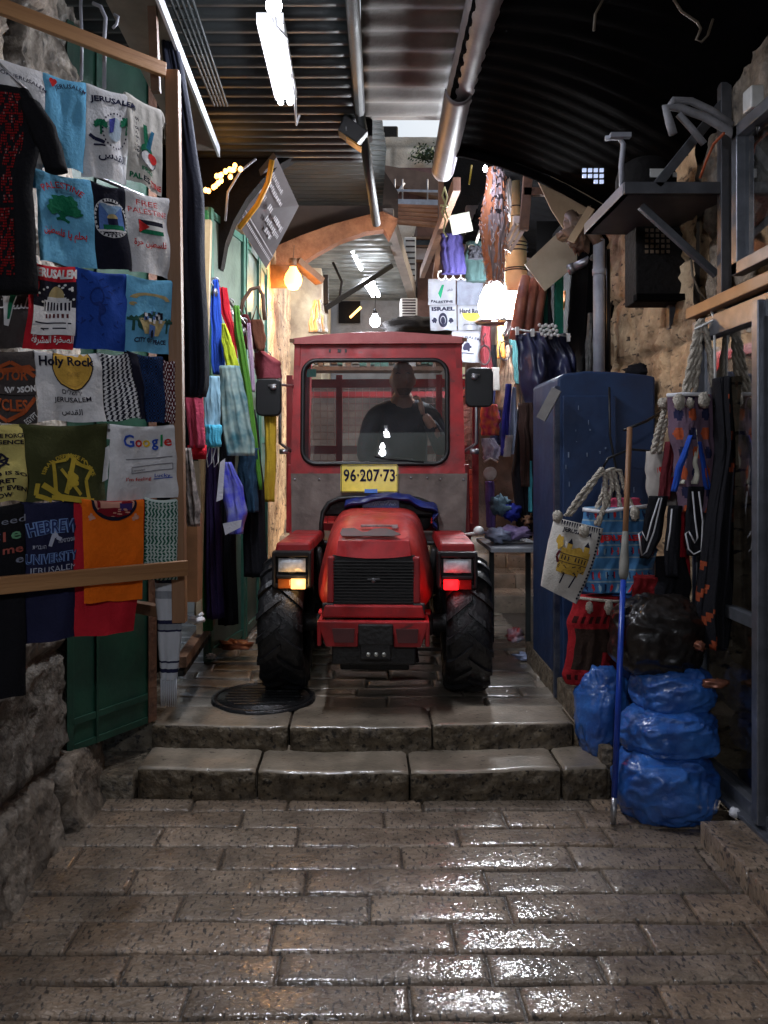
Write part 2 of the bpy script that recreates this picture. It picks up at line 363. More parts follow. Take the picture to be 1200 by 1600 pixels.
jo = [[300, 450, 660, 925], [140, 378, 600, 788, 908], [250, 465, 715, 950], [120, 347, 628, 893, 1100], [207, 478, 760, 948, 1125],
      [20, 280, 578, 795, 1080], [115, 425, 708, 1010, 1180], [-40, 195, 435, 765, 940, 1190], [-60, 290, 642, 815, 1035], [230, 470, 800, 1100]]
sd = 0
def row(xs, y0, y1):
    global sd
    xs = sorted(set([-1.45]+[x for x in xs if -1.35 < x < 1.5]+[1.56]))
    for a, b in zip(xs[:-1], xs[1:]):
        sd += 1; slab(mb, a, b, y0, y1, 0, sd)
for i in range(9):
    Dm = (D[i]+D[i+1])/2; row([(x-CX)*Dm/FPX for x in jo[i]], D[i+1], D[i])
y = D[9]; random.seed(3)
while y > -4.0:
    h = random.uniform(.13, .19); x = -1.4+random.uniform(.1, .4); xs = []
    while x < 1.5: xs.append(x); x += random.uniform(.35, .65)
    st = random.getstate(); row(xs, y-h, y); random.setstate(st); random.random(); y -= h
tag(mb.build('lower_pavement', [wetstone]), kind='structure')
mb = MB(); mb.grid(lambda u, v: Vector((lerp(-1.5, 1.6, u), lerp(-4.2, 3.72, v), -.013+.002*N3(u*30, v*60))), 40, 80)
tag(mb.build('grout_bed', [grout]), kind='structure')
# kerb under the shop window
mb = MB()
for i, (a, b) in enumerate([(3.26, 2.86), (2.85, 2.35), (2.34, 1.7), (1.69, .9), (.89, -.2)]):
    slab(mb, 1.31, 1.62, b, a, .09, 900+i, th=.2, gap=.002)
tag(mb.build('stone_kerb', [wetstone]), kind='structure')
# two worn steps
def bow(x): return .055*(1-((x+.02)/1.1)**2)
def step(mb, xs, y0, y1, z, seed):
    for i, (a, b) in enumerate(zip(xs[:-1], xs[1:])):
        random.seed(seed+i); th = .142; k = random.uniform(.85, 1.15); n1, n2 = 16, 26
        off = random.uniform(-.008, .008); dz = random.uniform(-.006, .006)
        def fn(u, v):
            x = lerp(a+.006, b-.006, u); s = v*(th+(y1-y0)); r = .017; e = min(u*(b-a), (1-u)*(b-a)); ed = max(0, 1-e/.011)**2
            yf = y0-bow(x)+off+.008*N3(x*5, seed)
            if s < th-r: yy, zz = yf, z-th+s; nn = 1
            elif s < th+r*.6: t = (s-th+r)/(r*1.6)*math.pi/2; yy, zz = yf+r*(1-math.cos(t)), z-r+r*math.sin(t); nn = .5
            else: yy = lerp(yf+r, y1, (s-th-r*.6)/(y1-y0-r*.6)); zz = z; nn = 0
            rg = (.010*N3(x*14, zz*22, seed)+.006*N3(x*42, zz*60, 2))
            yy += rg*nn*1.6+ed*.014*(nn > 0); zz += dz-ed*.01*(nn < 1)+.002*N3(x*6, yy*6, 4)-.010*max(0, N3(x*2.3, seed*.7))
            return Vector((x, yy, zz))
        mb.grid(fn, n1+int((b-a)*26), n2, lambda u, v: 1 if v*(th+(y1-y0)) > th-.012 else 0, tint=(k*1.03, k, k*.95))  # pale polished tread, dark riser: reflected light partly put into the colour
        mb.hexa([(a+.006, y0, z-.2), (b-.006, y0, z-.2), (b-.006, y1, z-.2), (a+.006, y1, z-.2), (a+.006, y0+.02, z-.02), (b-.006, y0+.02, z-.02), (b-.006, y1, z-.02), (a+.006, y1, z-.02)])
stepm = mat('worn_step_stone', (.17, .135, .09), (.05, .038, .026), 14, .5, bump=1, bscale=30, tint=True, rough2=.65, spec=.35, pit=((45, 45, 45), .57, (.02, .015, .01)))
def sx(px, Dd): return (px-CX)*Dd/FPX
mb = MB(); step(mb, [sx(212, 3.69), sx(402, 3.69), sx(640, 3.69), sx(878, 3.69), sx(955, 3.69)], 3.70, 3.99, .128, 11)
tag(mb.build('lower_step', [stepm, polished]), kind='structure')
mb = MB(); step(mb, [sx(235, 3.955), sx(452, 3.955), sx(675, 3.955), sx(897, 3.955), sx(935, 3.955)], 3.965, 4.22, .244, 31)
tag(mb.build('upper_step', [stepm, polished]), kind='structure')
mb = MB()
for (x0, x1, y0, y1, z) in [(-1.5, -1.02, 3.66, 4.0, .10), (-1.5, -.99, 3.98, 4.6, .235), (1.08, 1.62, 3.78, 4.6, .05)]:
    slab(mb, x0, x1, y0, y1, z, int(900+x0*10+y0), th=.4)
for (x0, x1, y0, y1, z) in [(1.065, 1.13, 3.74, 4.3, .2), (1.0, 1.10, 4.0, 5.2, .36)]:
    slab(mb, x0, x1, y0, y1, z, int(950+y0*9), th=.45)
tag(mb.build('side_stones', [stepm]), kind='structure')
# upper pavement
mb = MB(); random.seed(5); y = 4.22
while y < 6.75:
    h = random.uniform(.16, .24); xs = [-1.5]; x = -1.3+random.uniform(.0, .4)
    while x < 1.0: xs.append(x); x += random.uniform(.28, .6)
    xs.append(1.12); st = random.getstate()
    for a, b in zip(xs[:-1], xs[1:]): sd += 1; slab(mb, a, b, y, y+h, .24, sd, rag=.012, tilt=.006)
    random.setstate(st); y += h
yt = y
tag(mb.build('upper_pavement', [polished]), kind='structure')
mb = MB(); mb.grid(lambda u, v: Vector((lerp(-1.6, 1.7, u), lerp(4.0, yt+.1, v), .222)), 20, 20)
tag(mb.build('upper_grout_bed', [grout]), kind='structure')
# far steps and lane
mb = MB(); z = .24
for k in range(6):
    z += .125; x = -1.6
    while x < 2: sd += 1; wv = random.uniform(.4, .8); slab(mb, x, x+wv, yt+k*.42, yt+k*.42+.44, z, sd, th=.3); x += wv
for k in range(26):
    x = -2
    while x < 2.4: sd += 1; wv = random.uniform(.4, .8); slab(mb, x, x+wv, yt+2.5+k*.36, yt+2.86+k*.36, z+.03*k, sd, th=.2, res=.15); x += wv
tag(mb.build('far_steps', [polished]), kind='structure')
# manhole
t = thing('manhole_cover', 'round dark iron manhole cover set in the paving before the left front tyre', 'manhole', P(412, 1084, 4.37)+Vector((0, 0, 0)))
mb = MB(); c = P(412, 1084, 4.37); c.z = .250; Rm = .27
mb.lathe([(0, .004), (Rm-.03, .004), (Rm-.03, -.004), (Rm-.022, -.004), (Rm-.022, .006), (Rm, .006), (Rm+.004, -.01)], c, n=40)
for i in range(-4, 5):
    L = math.sqrt(max(0, .2**2-(i*.05)**2)); mb.box(c+Vector((0, i*.05, .006)), (L*2, .014, .005))
mb.build('iron_lid', mat('wet_cast_iron', (.03, .03, .032), None, 12, .3, metal=.6, bump=.4, bscale=60), t)
# ---------------- stone walls ----------------
def wall(name, label, o, ux, w, h, nrm, material, course=(.22, .34), blk=(.3, .6), dep=.03, amp=.02, res=.03, seed=1, gapw=.02, bulge=None, tv=.25, thick=.25, fq=4, cut=None):
    random.seed(seed); o, ux, nrm = Vector(o), Vector(ux).normalized(), Vector(nrm).normalized(); z = 0; rows = []
    while z < h:
        c = random.uniform(*course); x = -random.uniform(0, .3); bs = []
        while x < w: b = random.uniform(*blk); bs.append((x, x+b, random.uniform(1-tv, 1+tv), random.uniform(-.06, .06), random.uniform(-.5, 1)*dep*.5)); x += b
        rows.append((z, z+c, bs)); z += c
    nu, nv = int(w/res), int(h/res); mb = MB(); vs = []; ts = []
    for j in range(nv+1):
        for i in range(nu+1):
            x, zz = w*i/nu, h*j/nv
            xx = x+.02*N3(x*fq, zz*fq, seed); z2 = zz+.02*N3(x*fq, zz*fq, seed+9)
            r = next((r for r in rows if r[0] <= z2 < r[1]), rows[-1]); b = next((b for b in r[2] if b[0] <= xx < b[1]), r[2][-1])
            d = min(z2-r[0], r[1]-z2, xx-b[0], b[1]-xx); s = max(0, min(1, d/gapw)); s = s*s*(3-2*s)
            q = dep*s+b[4]*s+amp*(.8*N3(x*5, zz*5, seed)-1.1*abs(N3(x*9, zz*9, seed+2))-.7*abs(N3(x*19, zz*19, seed))+.45*N3(x*40, zz*40, seed)+.5)
            if bulge: q += bulge(x, zz)
            vs.append(o+ux*x+Vector((0, 0, zz))+nrm*q); k = b[2]*lerp(.55, 1, s); ts.append((k*(1+b[3]), k, k*(1-b[3])))
    fs = []
    for j in range(nv):
        for i in range(nu):
            if cut and cut(w*(i+.5)/nu, h*(j+.5)/nv): continue
            a = j*(nu+1)+i; fs.append((a, a+1, a+nu+2, a+nu+1))
    if ux.cross(Vector((0, 0, 1))).dot(nrm) < 0: fs = [f[::-1] for f in fs]
    mb.add(vs, fs, 0, True); mb.t = ts
    a = o-nrm*thick; 
    mb.hexa([a, a+ux*w, a+ux*w+nrm*(thick-.03), a+nrm*(thick-.03)]+[p+Vector((0, 0, h)) for p in (a, a+ux*w, a+ux*w+nrm*(thick-.03), a+nrm*(thick-.03))]) if not cut else None
    ob = mb.build(name, material); tag(ob, label, 'wall'); return ob
def bl(x, z): return .12*max(0, 1-z/.55)**1.6+.05*max(0, N3(x*1.6, z*1.8, 5))
wall('stone_wall', 'rough bulging limestone wall behind the T-shirt rack', (-1.32, -1.5, -.1), (0, 1, 0), 5.3, 4.1, (1, 0, 0), stone_dk, course=(.34, .5), blk=(.45, .85), dep=.06, amp=.026, seed=4, bulge=bl, res=.022, gapw=.03)
wall('stone_wall', 'ochre weathered stone wall with grey downpipe above the blue cabinet', (1.56, 3.84, 0), (0, 1, 0), 1.7, 4.0, (-1, 0, 0), stone_warm, course=(.3, .45), blk=(.35, .6), dep=.025, amp=.035, seed=8, res=.026, tv=.2)
wall('stone_wall', 'dim stone wall over the aluminium shop front', (1.60, -1.5, 2.2), (0, 1, 0), 5.32, 1.8, (-1, 0, 0), stone_dk, course=(.25, .4), blk=(.35, .6), dep=.03, amp=.03, seed=12, res=.04)
wall('stone_wall', 'cream plastered stone wall lit orange by the bare bulb', (-.86, 6.9, .2), (0, 1, 0), 2.8, 3.6, (1, 0, 0), stone_warm, course=(.5, .9), blk=(.6, 1.2), dep=.015, amp=.02, seed=15, res=.05)
wall('stone_wall', 'far high wall of pale ashlar blocks under the patch of sky', (-1.5, 14.0, 4.6), (1, 0, 0), 5.5, 2.30, (0, -1, 0), mat('bright_ashlar', (.75, .7, .62), (.42, .38, .32), 3, .8, bump=.5, tint=True), course=(.33, .4), blk=(.5, .9), dep=.03, amp=.025, seed=21, res=.07)
# ---------------- roofs ----------------
def corr(name, label, x0, x1, y0, y1, z, m, pitch=.11, amp=.014, zf=None, xr=None, along=False, trap=2.2):
    mb = MB(); n = int(abs(y1-y0)/pitch*8)
    def fn(u, v):
        y = lerp(y0, y1, v); a, b = (x0, xr(y)) if xr else (x0, x1); x = lerp(a, b, u)
        s = math.sin(y/pitch*2*math.pi); s = max(-1, min(1, s*trap))
        return Vector((x, y, z+amp*s+(zf(x, y) if zf else 0)))
    mb.grid(fn, 10, n, flip=True); o = mb.build(name, m); 
    q = o.modifiers.new('t', 'SOLIDIFY'); q.thickness = .003; tag(o, label, 'roof'); return o
def edge1(y): return prof([(-2, -.1), (3.45, -.066), (4.69, -.007), (6.55, .15)], y)[0]
corr('corrugated_roof', 'dark corrugated metal roof over the T-shirt rack with the twin tube lamp under it', -1.35, 0, -1.5, 5.35, 3.42, roofm, xr=edge1)
corr('corrugated_roof', 'dark corrugated roof bay behind the black arch, glowing orange at one edge', -1.35, 0, 5.45, 8.0, 3.95, roofm, xr=lambda y: edge1(y)+.02)
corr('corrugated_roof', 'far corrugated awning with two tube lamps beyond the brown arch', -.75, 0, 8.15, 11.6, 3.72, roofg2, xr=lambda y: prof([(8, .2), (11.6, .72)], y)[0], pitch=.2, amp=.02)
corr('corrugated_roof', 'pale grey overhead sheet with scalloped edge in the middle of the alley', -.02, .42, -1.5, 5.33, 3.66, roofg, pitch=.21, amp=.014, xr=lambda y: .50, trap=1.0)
mb = MB()   # black canopy sloping to the right
def rz(x): return 3.37-.36*max(0, (x-.5)/.93)**1.6
def fr(u, v):
    x = lerp(.44, 1.62, u); ye = lerp(5.0, 4.95, u); y = lerp(-1.5, ye, v); s = max(-1, min(1, 2*math.sin(y/.12*2*math.pi)))
    return Vector((x, y, rz(x)+.004*s+(.75*max(0, (3.9-y)/2) if y < 3.9 else 0)*max(0, min(1, (x-.5)))))
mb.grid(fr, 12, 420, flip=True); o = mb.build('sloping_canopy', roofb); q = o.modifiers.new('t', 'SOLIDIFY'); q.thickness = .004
tag(o, 'black canopy sheet sloping down to the right-hand wall', 'canopy')
mb = MB(); mb.tube([(x_, 5.0, rz(x_)-.02) for x_ in (.46, .6, .8, 1.0, 1.2, 1.4, 1.56)], .03, 6)
tag(mb.build('steel_rafter', roofb), 'black steel rafter edging the sloping canopy', 'beam')
# black arch and brown arch
def arch(name, label, D_, inner, thick, m, depth, top=None):
    mb = MB(); k = len(inner)-1
    pts = [P(a, b, D_) for a, b in inner]; out = [P(a, b, D_) for a, b in thick]
    n = len(pts); dv = Vector((0, depth, 0)); vs = pts+out+[p+dv for p in pts]+[p+dv for p in out]; fs = []
    for i in range(n-1):
        fs += [(i, i+1, n+i+1, n+i), (2*n+i+1, 2*n+i, 3*n+i, 3*n+i+1), (i+1, i, 2*n+i, 2*n+i+1), (n+i, n+i+1, 3*n+i+1, 3*n+i)]
    mb.add(vs, fs, 0, False); o = mb.build(name, m); tag(o, label, 'arch'); return o
inn = [(345, 420), (352, 380), (365, 345), (385, 310), (410, 280), (440, 255), (475, 235), (515, 222), (555, 214), (582, 212)]
outn = [(240, 420), (240, 350), (240, 290), (260, 230), (320, 205), (380, 195), (440, 188), (500, 186), (555, 186), (582, 186)]
arch('masonry_arch', 'black arch spanning the alley under the near roof', 5.3, inn, outn, blackm, .12)
inn = [(425, 470), (432, 440), (455, 422), (490, 398), (530, 376), (570, 362), (600, 358), (608, 372)]
outn = [(360, 470), (395, 400), (430, 385), (470, 368), (520, 350), (565, 338), (598, 330), (622, 342)]
arch('masonry_arch', 'brown rendered arch glowing orange from the bare bulb', 7.9, inn, outn, mat('brown_render', (.34, .15, .07), (.18, .07, .03), 8, .7, bump=.6), .16)
mb = MB(); mb.bar(P(606, 338, 8.0), P(652, 482, 11.4), .10, .16); tag(mb.build('awning_beam', mat('grey_timber', (.2, .17, .15), None, 6, .7)), 'long grey beam along the edge of the far awning', 'beam')
arch('arch_fill', 'dark fill added to hide the bright far wall above the brown arch', 8.08, outn, [(340, 470), (345, 330), (345, 280), (400, 250), (440, 240), (500, 235), (580, 235), (622, 300)], mat('dark_fill', (.05, .03, .02), None, 6, .8), .12)  # dark fill added so the bright far wall stays hidden
# gutters and posts along roof edges
t = thing('roof_gutter', 'long grey half-round gutter hanging in the middle of the alley roof', 'gutter', P(690, 280, 5.3))
mb = MB(); pa, pb = Vector((.475, -1.5, 3.42)), P(715, 190, 4.75); pb.z = 3.38
def gut(a, b, r, mb):
    a, b = Vector(a), Vector(b); d = (b-a).normalized(); x = d.cross(Vector((0, 0, 1))).normalized(); up = x.cross(d)
    def fn(u, v):
        t = R(-10-160*u)
        return lerp(a, b, v)+x*r*math.cos(t)+up*r*math.sin(t)*1.25
    mb.grid(fn, 14, 24); q = [fn_ for fn_ in []]
    mb.add([b+x*r*math.cos(R(-10-16*i))+up*r*1.25*math.sin(R(-10-16*i)) for i in range(11)], [tuple(range(11))], 0, False)
gut(Vector((.476, -1.5, 3.42)), P(722, 138, 4.4), .085, mb)
o = mb.build('gutter_channel', gutm, t); q = o.modifiers.new('t', 'SOLIDIFY'); q.thickness = .006
mb = MB(); gut(P(718, 133, 4.25), P(692, 262, 5.35), .075, mb); o = mb.build('gutter_outlet', gutm, t); q = o.modifiers.new('t', 'SOLIDIFY'); q.thickness = .006
t = thing('roof_gutter', 'narrow dark gutter running along the edge of the near corrugated roof', 'gutter', P(568, 190, 4.69))
mb = MB(); mb.tube([(-.08, -1.5, 3.38), (-.05, 3.45, 3.38), P(562, 175, 4.6)], .03, 8); mb.tube([P(562, 175, 4.6), P(575, 260, 4.9), P(588, 350, 5.3)], .028, 8)
mb.build('channel', roofm, t)
# awning steel angle above rack
t = thing('awning_rail', 'white painted steel angle slanting up over the black dress', 'rail', P(300, 150, 3.7))
mb = MB(); A, B = P(238, -30, 2.8), P(342, 238, 4.3); mb.bar(A, B, .012, .05); mb.build('bright_edge', mat('white_enamel', (.72, .74, .78), None, 9, .35), t)
mb = MB(); mb.bar(A+Vector((-.1, 0, .015)), B+Vector((-.1, 0, .015)), .19, .012); mb.build('soffit_board', mat('beige_board', (.26, .23, .19), None, 5, .7), t)
mb = MB()
for k in range(5):
    mb.tube([P(258+k*9, -20, 3.0), P(335+k*5, 165, 4.3)], .006, 5)
for k in range(16): f = k/15; mb.tube([lerp(P(258, -20, 3.0), P(335, 165, 4.3), f), lerp(P(294, -20, 3.0), P(355, 165, 4.3), f)], .004, 4)
tag(mb.build('cable_tray', roofm), 'thin wire cable tray beside the slanting white rail', 'cable tray')
# ---------------- lamps ----------------
tubem = mat('lit_tube', (.9, .93, 1), None, 5, .5, emis=26, ecol=(.86, .88, 1))
def tube_lamp(label, a, b, n=2, sep=.045, energy=20, col=(.86, .9, 1), r=.014, name='tube_lamp'):
    a, b = Vector(a), Vector(b); t = thing(name, label, 'lamp', (a+b)/2, group='fluorescent tube lamps under the roofs')
    mb = MB(); mb.bar(a+Vector((0, -.03, .045)), b+Vector((0, .03, .045)), .06+sep*(n-1), .04); mb.build('housing', mat('white_metal_housing', (.6, .6, .6), None, 9, .4), t)
    for k in range(n):
        ox = Vector(((k-(n-1)/2)*sep, 0, 0)); mb = MB(); mb.tube([a+ox, b+ox], r, 10); mb.build('tube', tubem, t)
    light('tube_light', 'AREA', (a+b)/2-Vector((0, 0, .03)), energy, col, size=.08, sy=(b-a).length, parent=t, rot=(0, 0, 0))
    return t
t = tube_lamp('bright twin tube lamp hanging lowest under the near dark roof', P(423, 52, 3.28), P(446, 160, 4.0), energy=26)
mb = MB(); mb.tube([P(418, 0, 3.1), P(432, 40, 3.2), P(448, 60, 3.4), P(452, 110, 3.7), P(461, 150, 3.9), P(463, 195, 4.1), P(468, 180, 4.1)], .006, 6); mb.build('loose_cable', mat('grey_cable', (.25, .25, .26), None, 8, .5), t)
mb = MB(); mb.tube([P(400, 8, 3.0), P(412, -12, 3.0), P(432, 10, 3.05), P(436, -4, 3.05)], .007, 6)
bulbm = mat('lit_bulb', (1, .95, .9), None, 5, .5, emis=40, ecol=(.95, .95, 1))
def bulb(label, p, r, energy, col, m, drop=.25, shade=None, name='bulb_lamp', pm=black):
    p = Vector(p); t = thing(name, label, 'lamp', p)
    mb = MB(); mb.lathe([(0, -r*1.15), (r*.5, -r*1.05), (r*.9, -r*.5), (r, 0), (r*.85, r*.55), (r*.45, r*1.15), (r*.35, r*1.5)], p, n=18); mb.build('glowing_bulb', m, t)
    mb = MB(); mb.lathe([(0, r*2.4), (r*.42, r*2.3), (r*.42, r*1.4), (0, r*1.4)], p, n=14); mb.tube([p+Vector((0, 0, r*2.3)), p+Vector((.01, .01, r*2.3+drop))], .004, 6); mb.build('lamp_holder', pm, t)
    light('bulb_light', 'POINT', p-Vector((0, 0, r*1.3+.03)), energy, col, size=r, parent=t)
    return t
bulb('small bright bulb lamp at the very top edge above the twin tube lamp', P(428, 8, 3.0), .03, 8, (.85, .88, 1), bulbm, .1)
warm = mat('lit_warm_bulb', (1, .6, .2), None, 5, .5, emis=5, ecol=(1, .42, .08))
t = bulb('round orange glowing bulb below the brown arch', P(458, 437, 7.3), .08, 28, (1, .48, .14), warm, .12, pm=wood_dk)
mb = MB(); mb.box(P(440, 432, 7.45), (.32, .06, .2)); mb.bar(P(462, 408, 7.4), P(500, 440, 7.6), .1, .06); mb.build('timber_bracket', wood_dk, t)
bulb('small white bulb with conical shade just above the tractor roof', P(586, 502, 9.5), .06, 22, (.85, .9, 1), bulbm, .3)
tube_lamp('slim far tube lamp nearer of the two beyond the brown arch', P(551, 392, 8.9), P(564, 420, 9.6), n=1, energy=10, r=.022)
tube_lamp('far tube lamp deeper under the far awning, above the white bulb', P(574, 440, 10.2), P(587, 462, 11.0), n=2, sep=.07, energy=10, r=.022)
# dazzling white lamp
t = thing('market_lamp', 'dazzling white lamp cluster hanging among the goods on the right', 'lamp', P(774, 470, 6.3))
mb = MB(); c = P(774, 470, 6.3)
mb.blob(c, (.105, .105, .14), 20, 14, .25, 2.4, 3); mb.blob(c+Vector((.08, -.02, -.02)), (.07, .07, .1), 14, 10, .2, 3, 5); mb.blob(c+Vector((-.04, 0, -.05)), (.09, .09, .1), 14, 10, .2, 3, 8)  # oversized blobs: the lamp's bloom is built into their shape
mb.build('bloom_globe', mat('dazzling_globe', (1, 1, 1), None, 5, .5, emis=240, ecol=(.9, .94, 1)), t)
mb = MB(); mb.lathe([(.15, 0), (.16, .01), (.03, .015)], c+Vector((0, 0, -.17)), n=20); mb.tube([c+Vector((-.05, 0, .12)), P(768, 400, 6.3), P(772, 300, 6.2)], .004, 5); mb.tube([c+Vector((.04, 0, .1)), P(772, 395, 6.3)], .004, 5)
mb.build('wire_cradle', steel, t)
light('lamp_light', 'POINT', c+Vector((0, -.2, 0)), 40, (.9, .94, 1), size=.12, parent=t)
# fairy lights
t = thing('fairy_lights', 'cluster of small orange fairy lights by the black arch', 'fairy lights', P(345, 275, 5.0)); random.seed(2)
mb = MB(); mw = MB(); pts = []
for k in range(16):
    f = k/15; p = P(372-48*f+random.uniform(-4, 4), 256+36*f+random.uniform(-7, 9), 5.0+random.uniform(-.1, .1)); pts.append(p); mq = MB(); mq.blob(p, (.014, .014, .017), 8, 6); mq.build('tiny_bulb', mat('fairy_glow', (1, .6, .2), None, 5, .5, emis=7, ecol=(1, .42, .08)), t)
mw.tube(pts, .002, 4); mw.build('string', black, t)
light('fairy_glow_light', 'POINT', P(348, 275, 4.85), 1.2, (1, .5, .15), size=.12, parent=t)
# bulb and tube seen mirrored in the windscreen, hanging behind the camera
bulb('bare white bulb hanging in the alley behind the viewer, mirrored in the windscreen', (-.24, -1.2, 2.62), .04, 62, (.86, .9, 1), bulbm, .6)

# unseen walls and roof added behind the viewer to limit sky light
mb = MB(); mb.hexa([(-1.6, -6.3, -.1), (1.9, -6.3, -.1), (1.9, -6.02, -.1), (-1.6, -6.02, -.1), (-1.6, -6.3, 2.5), (1.9, -6.3, 2.5), (1.9, -6.02, 2.5), (-1.6, -6.02, 2.5)]); tag(mb.build('light_block_wall', stone_dk), 'unseen end wall added behind the viewer to dim the windscreen reflection', 'wall')
mb = MB(); mb.hexa([(-1.6, -6, -.1), (-1.3, -6, -.1), (-1.3, -1.48, -.1), (-1.6, -1.48, -.1), (-1.6, -6, 4), (-1.3, -6, 4), (-1.3, -1.48, 4), (-1.6, -1.48, 4)]); tag(mb.build('light_block_wall', stone_dk), 'unseen left wall added behind the viewer to limit sky light', 'wall')
mb = MB(); mb.hexa([(1.6, -6, -.1), (1.9, -6, -.1), (1.9, 1.0, -.1), (1.6, 1.0, -.1), (1.6, -6, 4), (1.9, -6, 4), (1.9, 1.0, 4), (1.6, 1.0, 4)]); tag(mb.build('light_block_wall', stone_dk), 'unseen right wall added behind the viewer to limit sky light', 'wall')
mb = MB(); mb.hexa([(-1.6, -6, 3.7), (1.9, -6, 3.7), (1.9, -1.4, 3.7), (-1.6, -1.4, 3.7), (-1.6, -6, 3.8), (1.9, -6, 3.8), (1.9, -1.4, 3.8), (-1.6, -1.4, 3.8)]); tag(mb.build('light_block_roof', roofb), 'unseen dark roof added behind the viewer to limit sky light', 'roof')

mb = MB(); a_, b_ = P(592, 196, 14.1), P(622, 225, 14.1); mb.hexa([(a_.x, 14.1, b_.z), (b_.x, 14.1, b_.z), (b_.x, 14.6, b_.z), (a_.x, 14.6, b_.z), (a_.x, 14.1, a_.z), (b_.x, 14.1, a_.z), (b_.x, 14.6, a_.z), (a_.x, 14.6, a_.z)])
tag(mb.build('parapet_block', _mats['bright_ashlar'], bevel=.03), 'pale stone parapet block rising left of the patch of sky', 'parapet')

tube_lamp('short tube lamp under the rear roof behind the viewer, mirrored in the windscreen', (-.23, -2.4, 3.0), (-.23, -1.95, 3.0), n=1, energy=8)
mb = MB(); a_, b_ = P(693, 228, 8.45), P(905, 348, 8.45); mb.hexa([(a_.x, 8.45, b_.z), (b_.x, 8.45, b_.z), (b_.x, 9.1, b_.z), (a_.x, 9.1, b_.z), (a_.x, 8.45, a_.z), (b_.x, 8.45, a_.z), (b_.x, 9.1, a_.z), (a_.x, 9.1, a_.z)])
tag(mb.build('dark_backdrop_block', blackm), 'added dark block hiding the bright far wall above the far T-shirts', 'backdrop')  # black block added to darken the gap behind the pelts
# ---------------- T-shirt rack on the left ----------------
def RD(px): return 1/(1/2.61-(1/2.61-1/3.0)*px/270)
RN = Vector((.655, -.756, 0)).normalized()
def RP(px, py, off=0): return P(px, py, RD(px))+RN*off
rack = thing('wooden_rack', 'pine display rack full of folded T-shirts on the left', 'display rack', RP(270, 890))
mb = MB(); mb.bar(RP(-60, -8, .02), RP(254, 113, .02), .022, .05); mb.build('top_rail', wood_bar, rack, bevel=.003)
mb = MB(); mb.bar(RP(-60, 915, .075), RP(276, 884, .075), .022, .075*.72); mb.build('bottom_rail', wood_bar, rack, bevel=.003)
mb = MB(); a, b = RP(270, 112, 0), RP(281, 972, 0); mb.bar(a, b, .048, .045, up=(0, 1, 0)); mb.build('post', wood, rack, bevel=.003)
mb = MB(); mb.bar(RP(243, -30, -.03), RP(250, 140, -.03), .03, .03, up=(0, 1, 0)); mb.build('upper_post', wood_dk, rack)
lines = [(88, 187), (200, 315), (398, 440), (543, 560), (657, 664), (783, 778)]
for l, r in lines:
    mb = MB(); mb.tube([RP(-60, l-(r-l)*.22+12, -.002), RP(268, r+10, -.002)], .006, 6); mb.build('hanging_rod', steel, rack)
# the wall side brace
mb = MB(); mb.bar(RP(281, 960, 0), RP(281, 960, 0)+Vector((-.45, .35, 0)), .04, .04); mb.build('brace', wood_dk, rack)
def quadcloth(TL, TR, BR, BL, off=0, seed=0, fold=.009, back=.22, k=5):
    T = lambda u: RP(lerp(TL[0], TR[0], u), lerp(TL[1], TR[1], u), off)
    Bf = lambda u: RP(lerp(BL[0], BR[0], u), lerp(BL[1], BR[1], u), off)
    W = (T(1)-T(0)).length; W = (W+(Bf(1)-Bf(0)).length)/2; L = (Bf(.5)-T(.5)).length; r = .013
    def fn(u, v):
        a, b = T(u), Bf(u); s = v*L; d = (b-a).normalized(); h = math.pi/2*r
        if abs(s) < h: t = s/r; o = RN*(r*math.sin(t)); dr = r*(1-math.cos(t))
        else: o = RN*(r if s > 0 else -r); dr = r+abs(s)-h
        g = max(0, min(1, (v-.03)*5)) if v > 0 else 0
        f = fold*g*(1.3*math.sin(u*k+seed*1.7+1.6*N3(v*1.5, seed))*(.3+v)+2.2*N3(u*2.2, v*2.4, seed*2.1)+.7*N3(u*7, v*3, seed))
        sg = Vector((0, 0, -.010*math.sin(math.pi*u)*max(0, 1-abs(v)*1.5)+.012*N3(u*2, seed)*(v > .5)))
        ed = RN*(-.006*(abs(2*u-1)**8))
        return a+d*dr+o+RN*f+sg+ed
    return Surf(fn, RN, W, L), back
def shirt(label, q, mats, off=0, seed=1, deco=None, cat='T-shirt', name='t_shirt', fold=.009, nu=20, nv=34, mf=None, back=.22, group=None, extra=None, k=5):
    S, bk = quadcloth(*q, off=off, seed=seed, fold=fold, back=back, k=k); mb = MB()
    mb.grid(lambda u, v: S.fn(u, lerp(-bk, 1, v)), nu, nv, (lambda u, v: mf(u, lerp(-bk, 1, v))) if mf else 0)
    if extra: extra(mb, S)
    if deco: deco(mb, S)
    o = mb.build(name, mats); tag(o, label, cat, group); return o
def sleeve(S, mb, side, v0=.02, v1=.3, w=.22, drop=.08, m=0):
    u0 = 0 if side < 0 else 1
    def fn(i, j):
        u = u0+side*w*i; v = lerp(v0, v1, j)+drop*i
        return S.fn(min(1, max(0, u)), v)+(S.fn(1, .5)-S.fn(0, .5)).normalized()*(side*w*i*S.W*(1-.0*j))-RN*(.004+.03*i*i)+RN*.006*math.sin(j*6)
    mb.grid(fn, 6, 8, m)
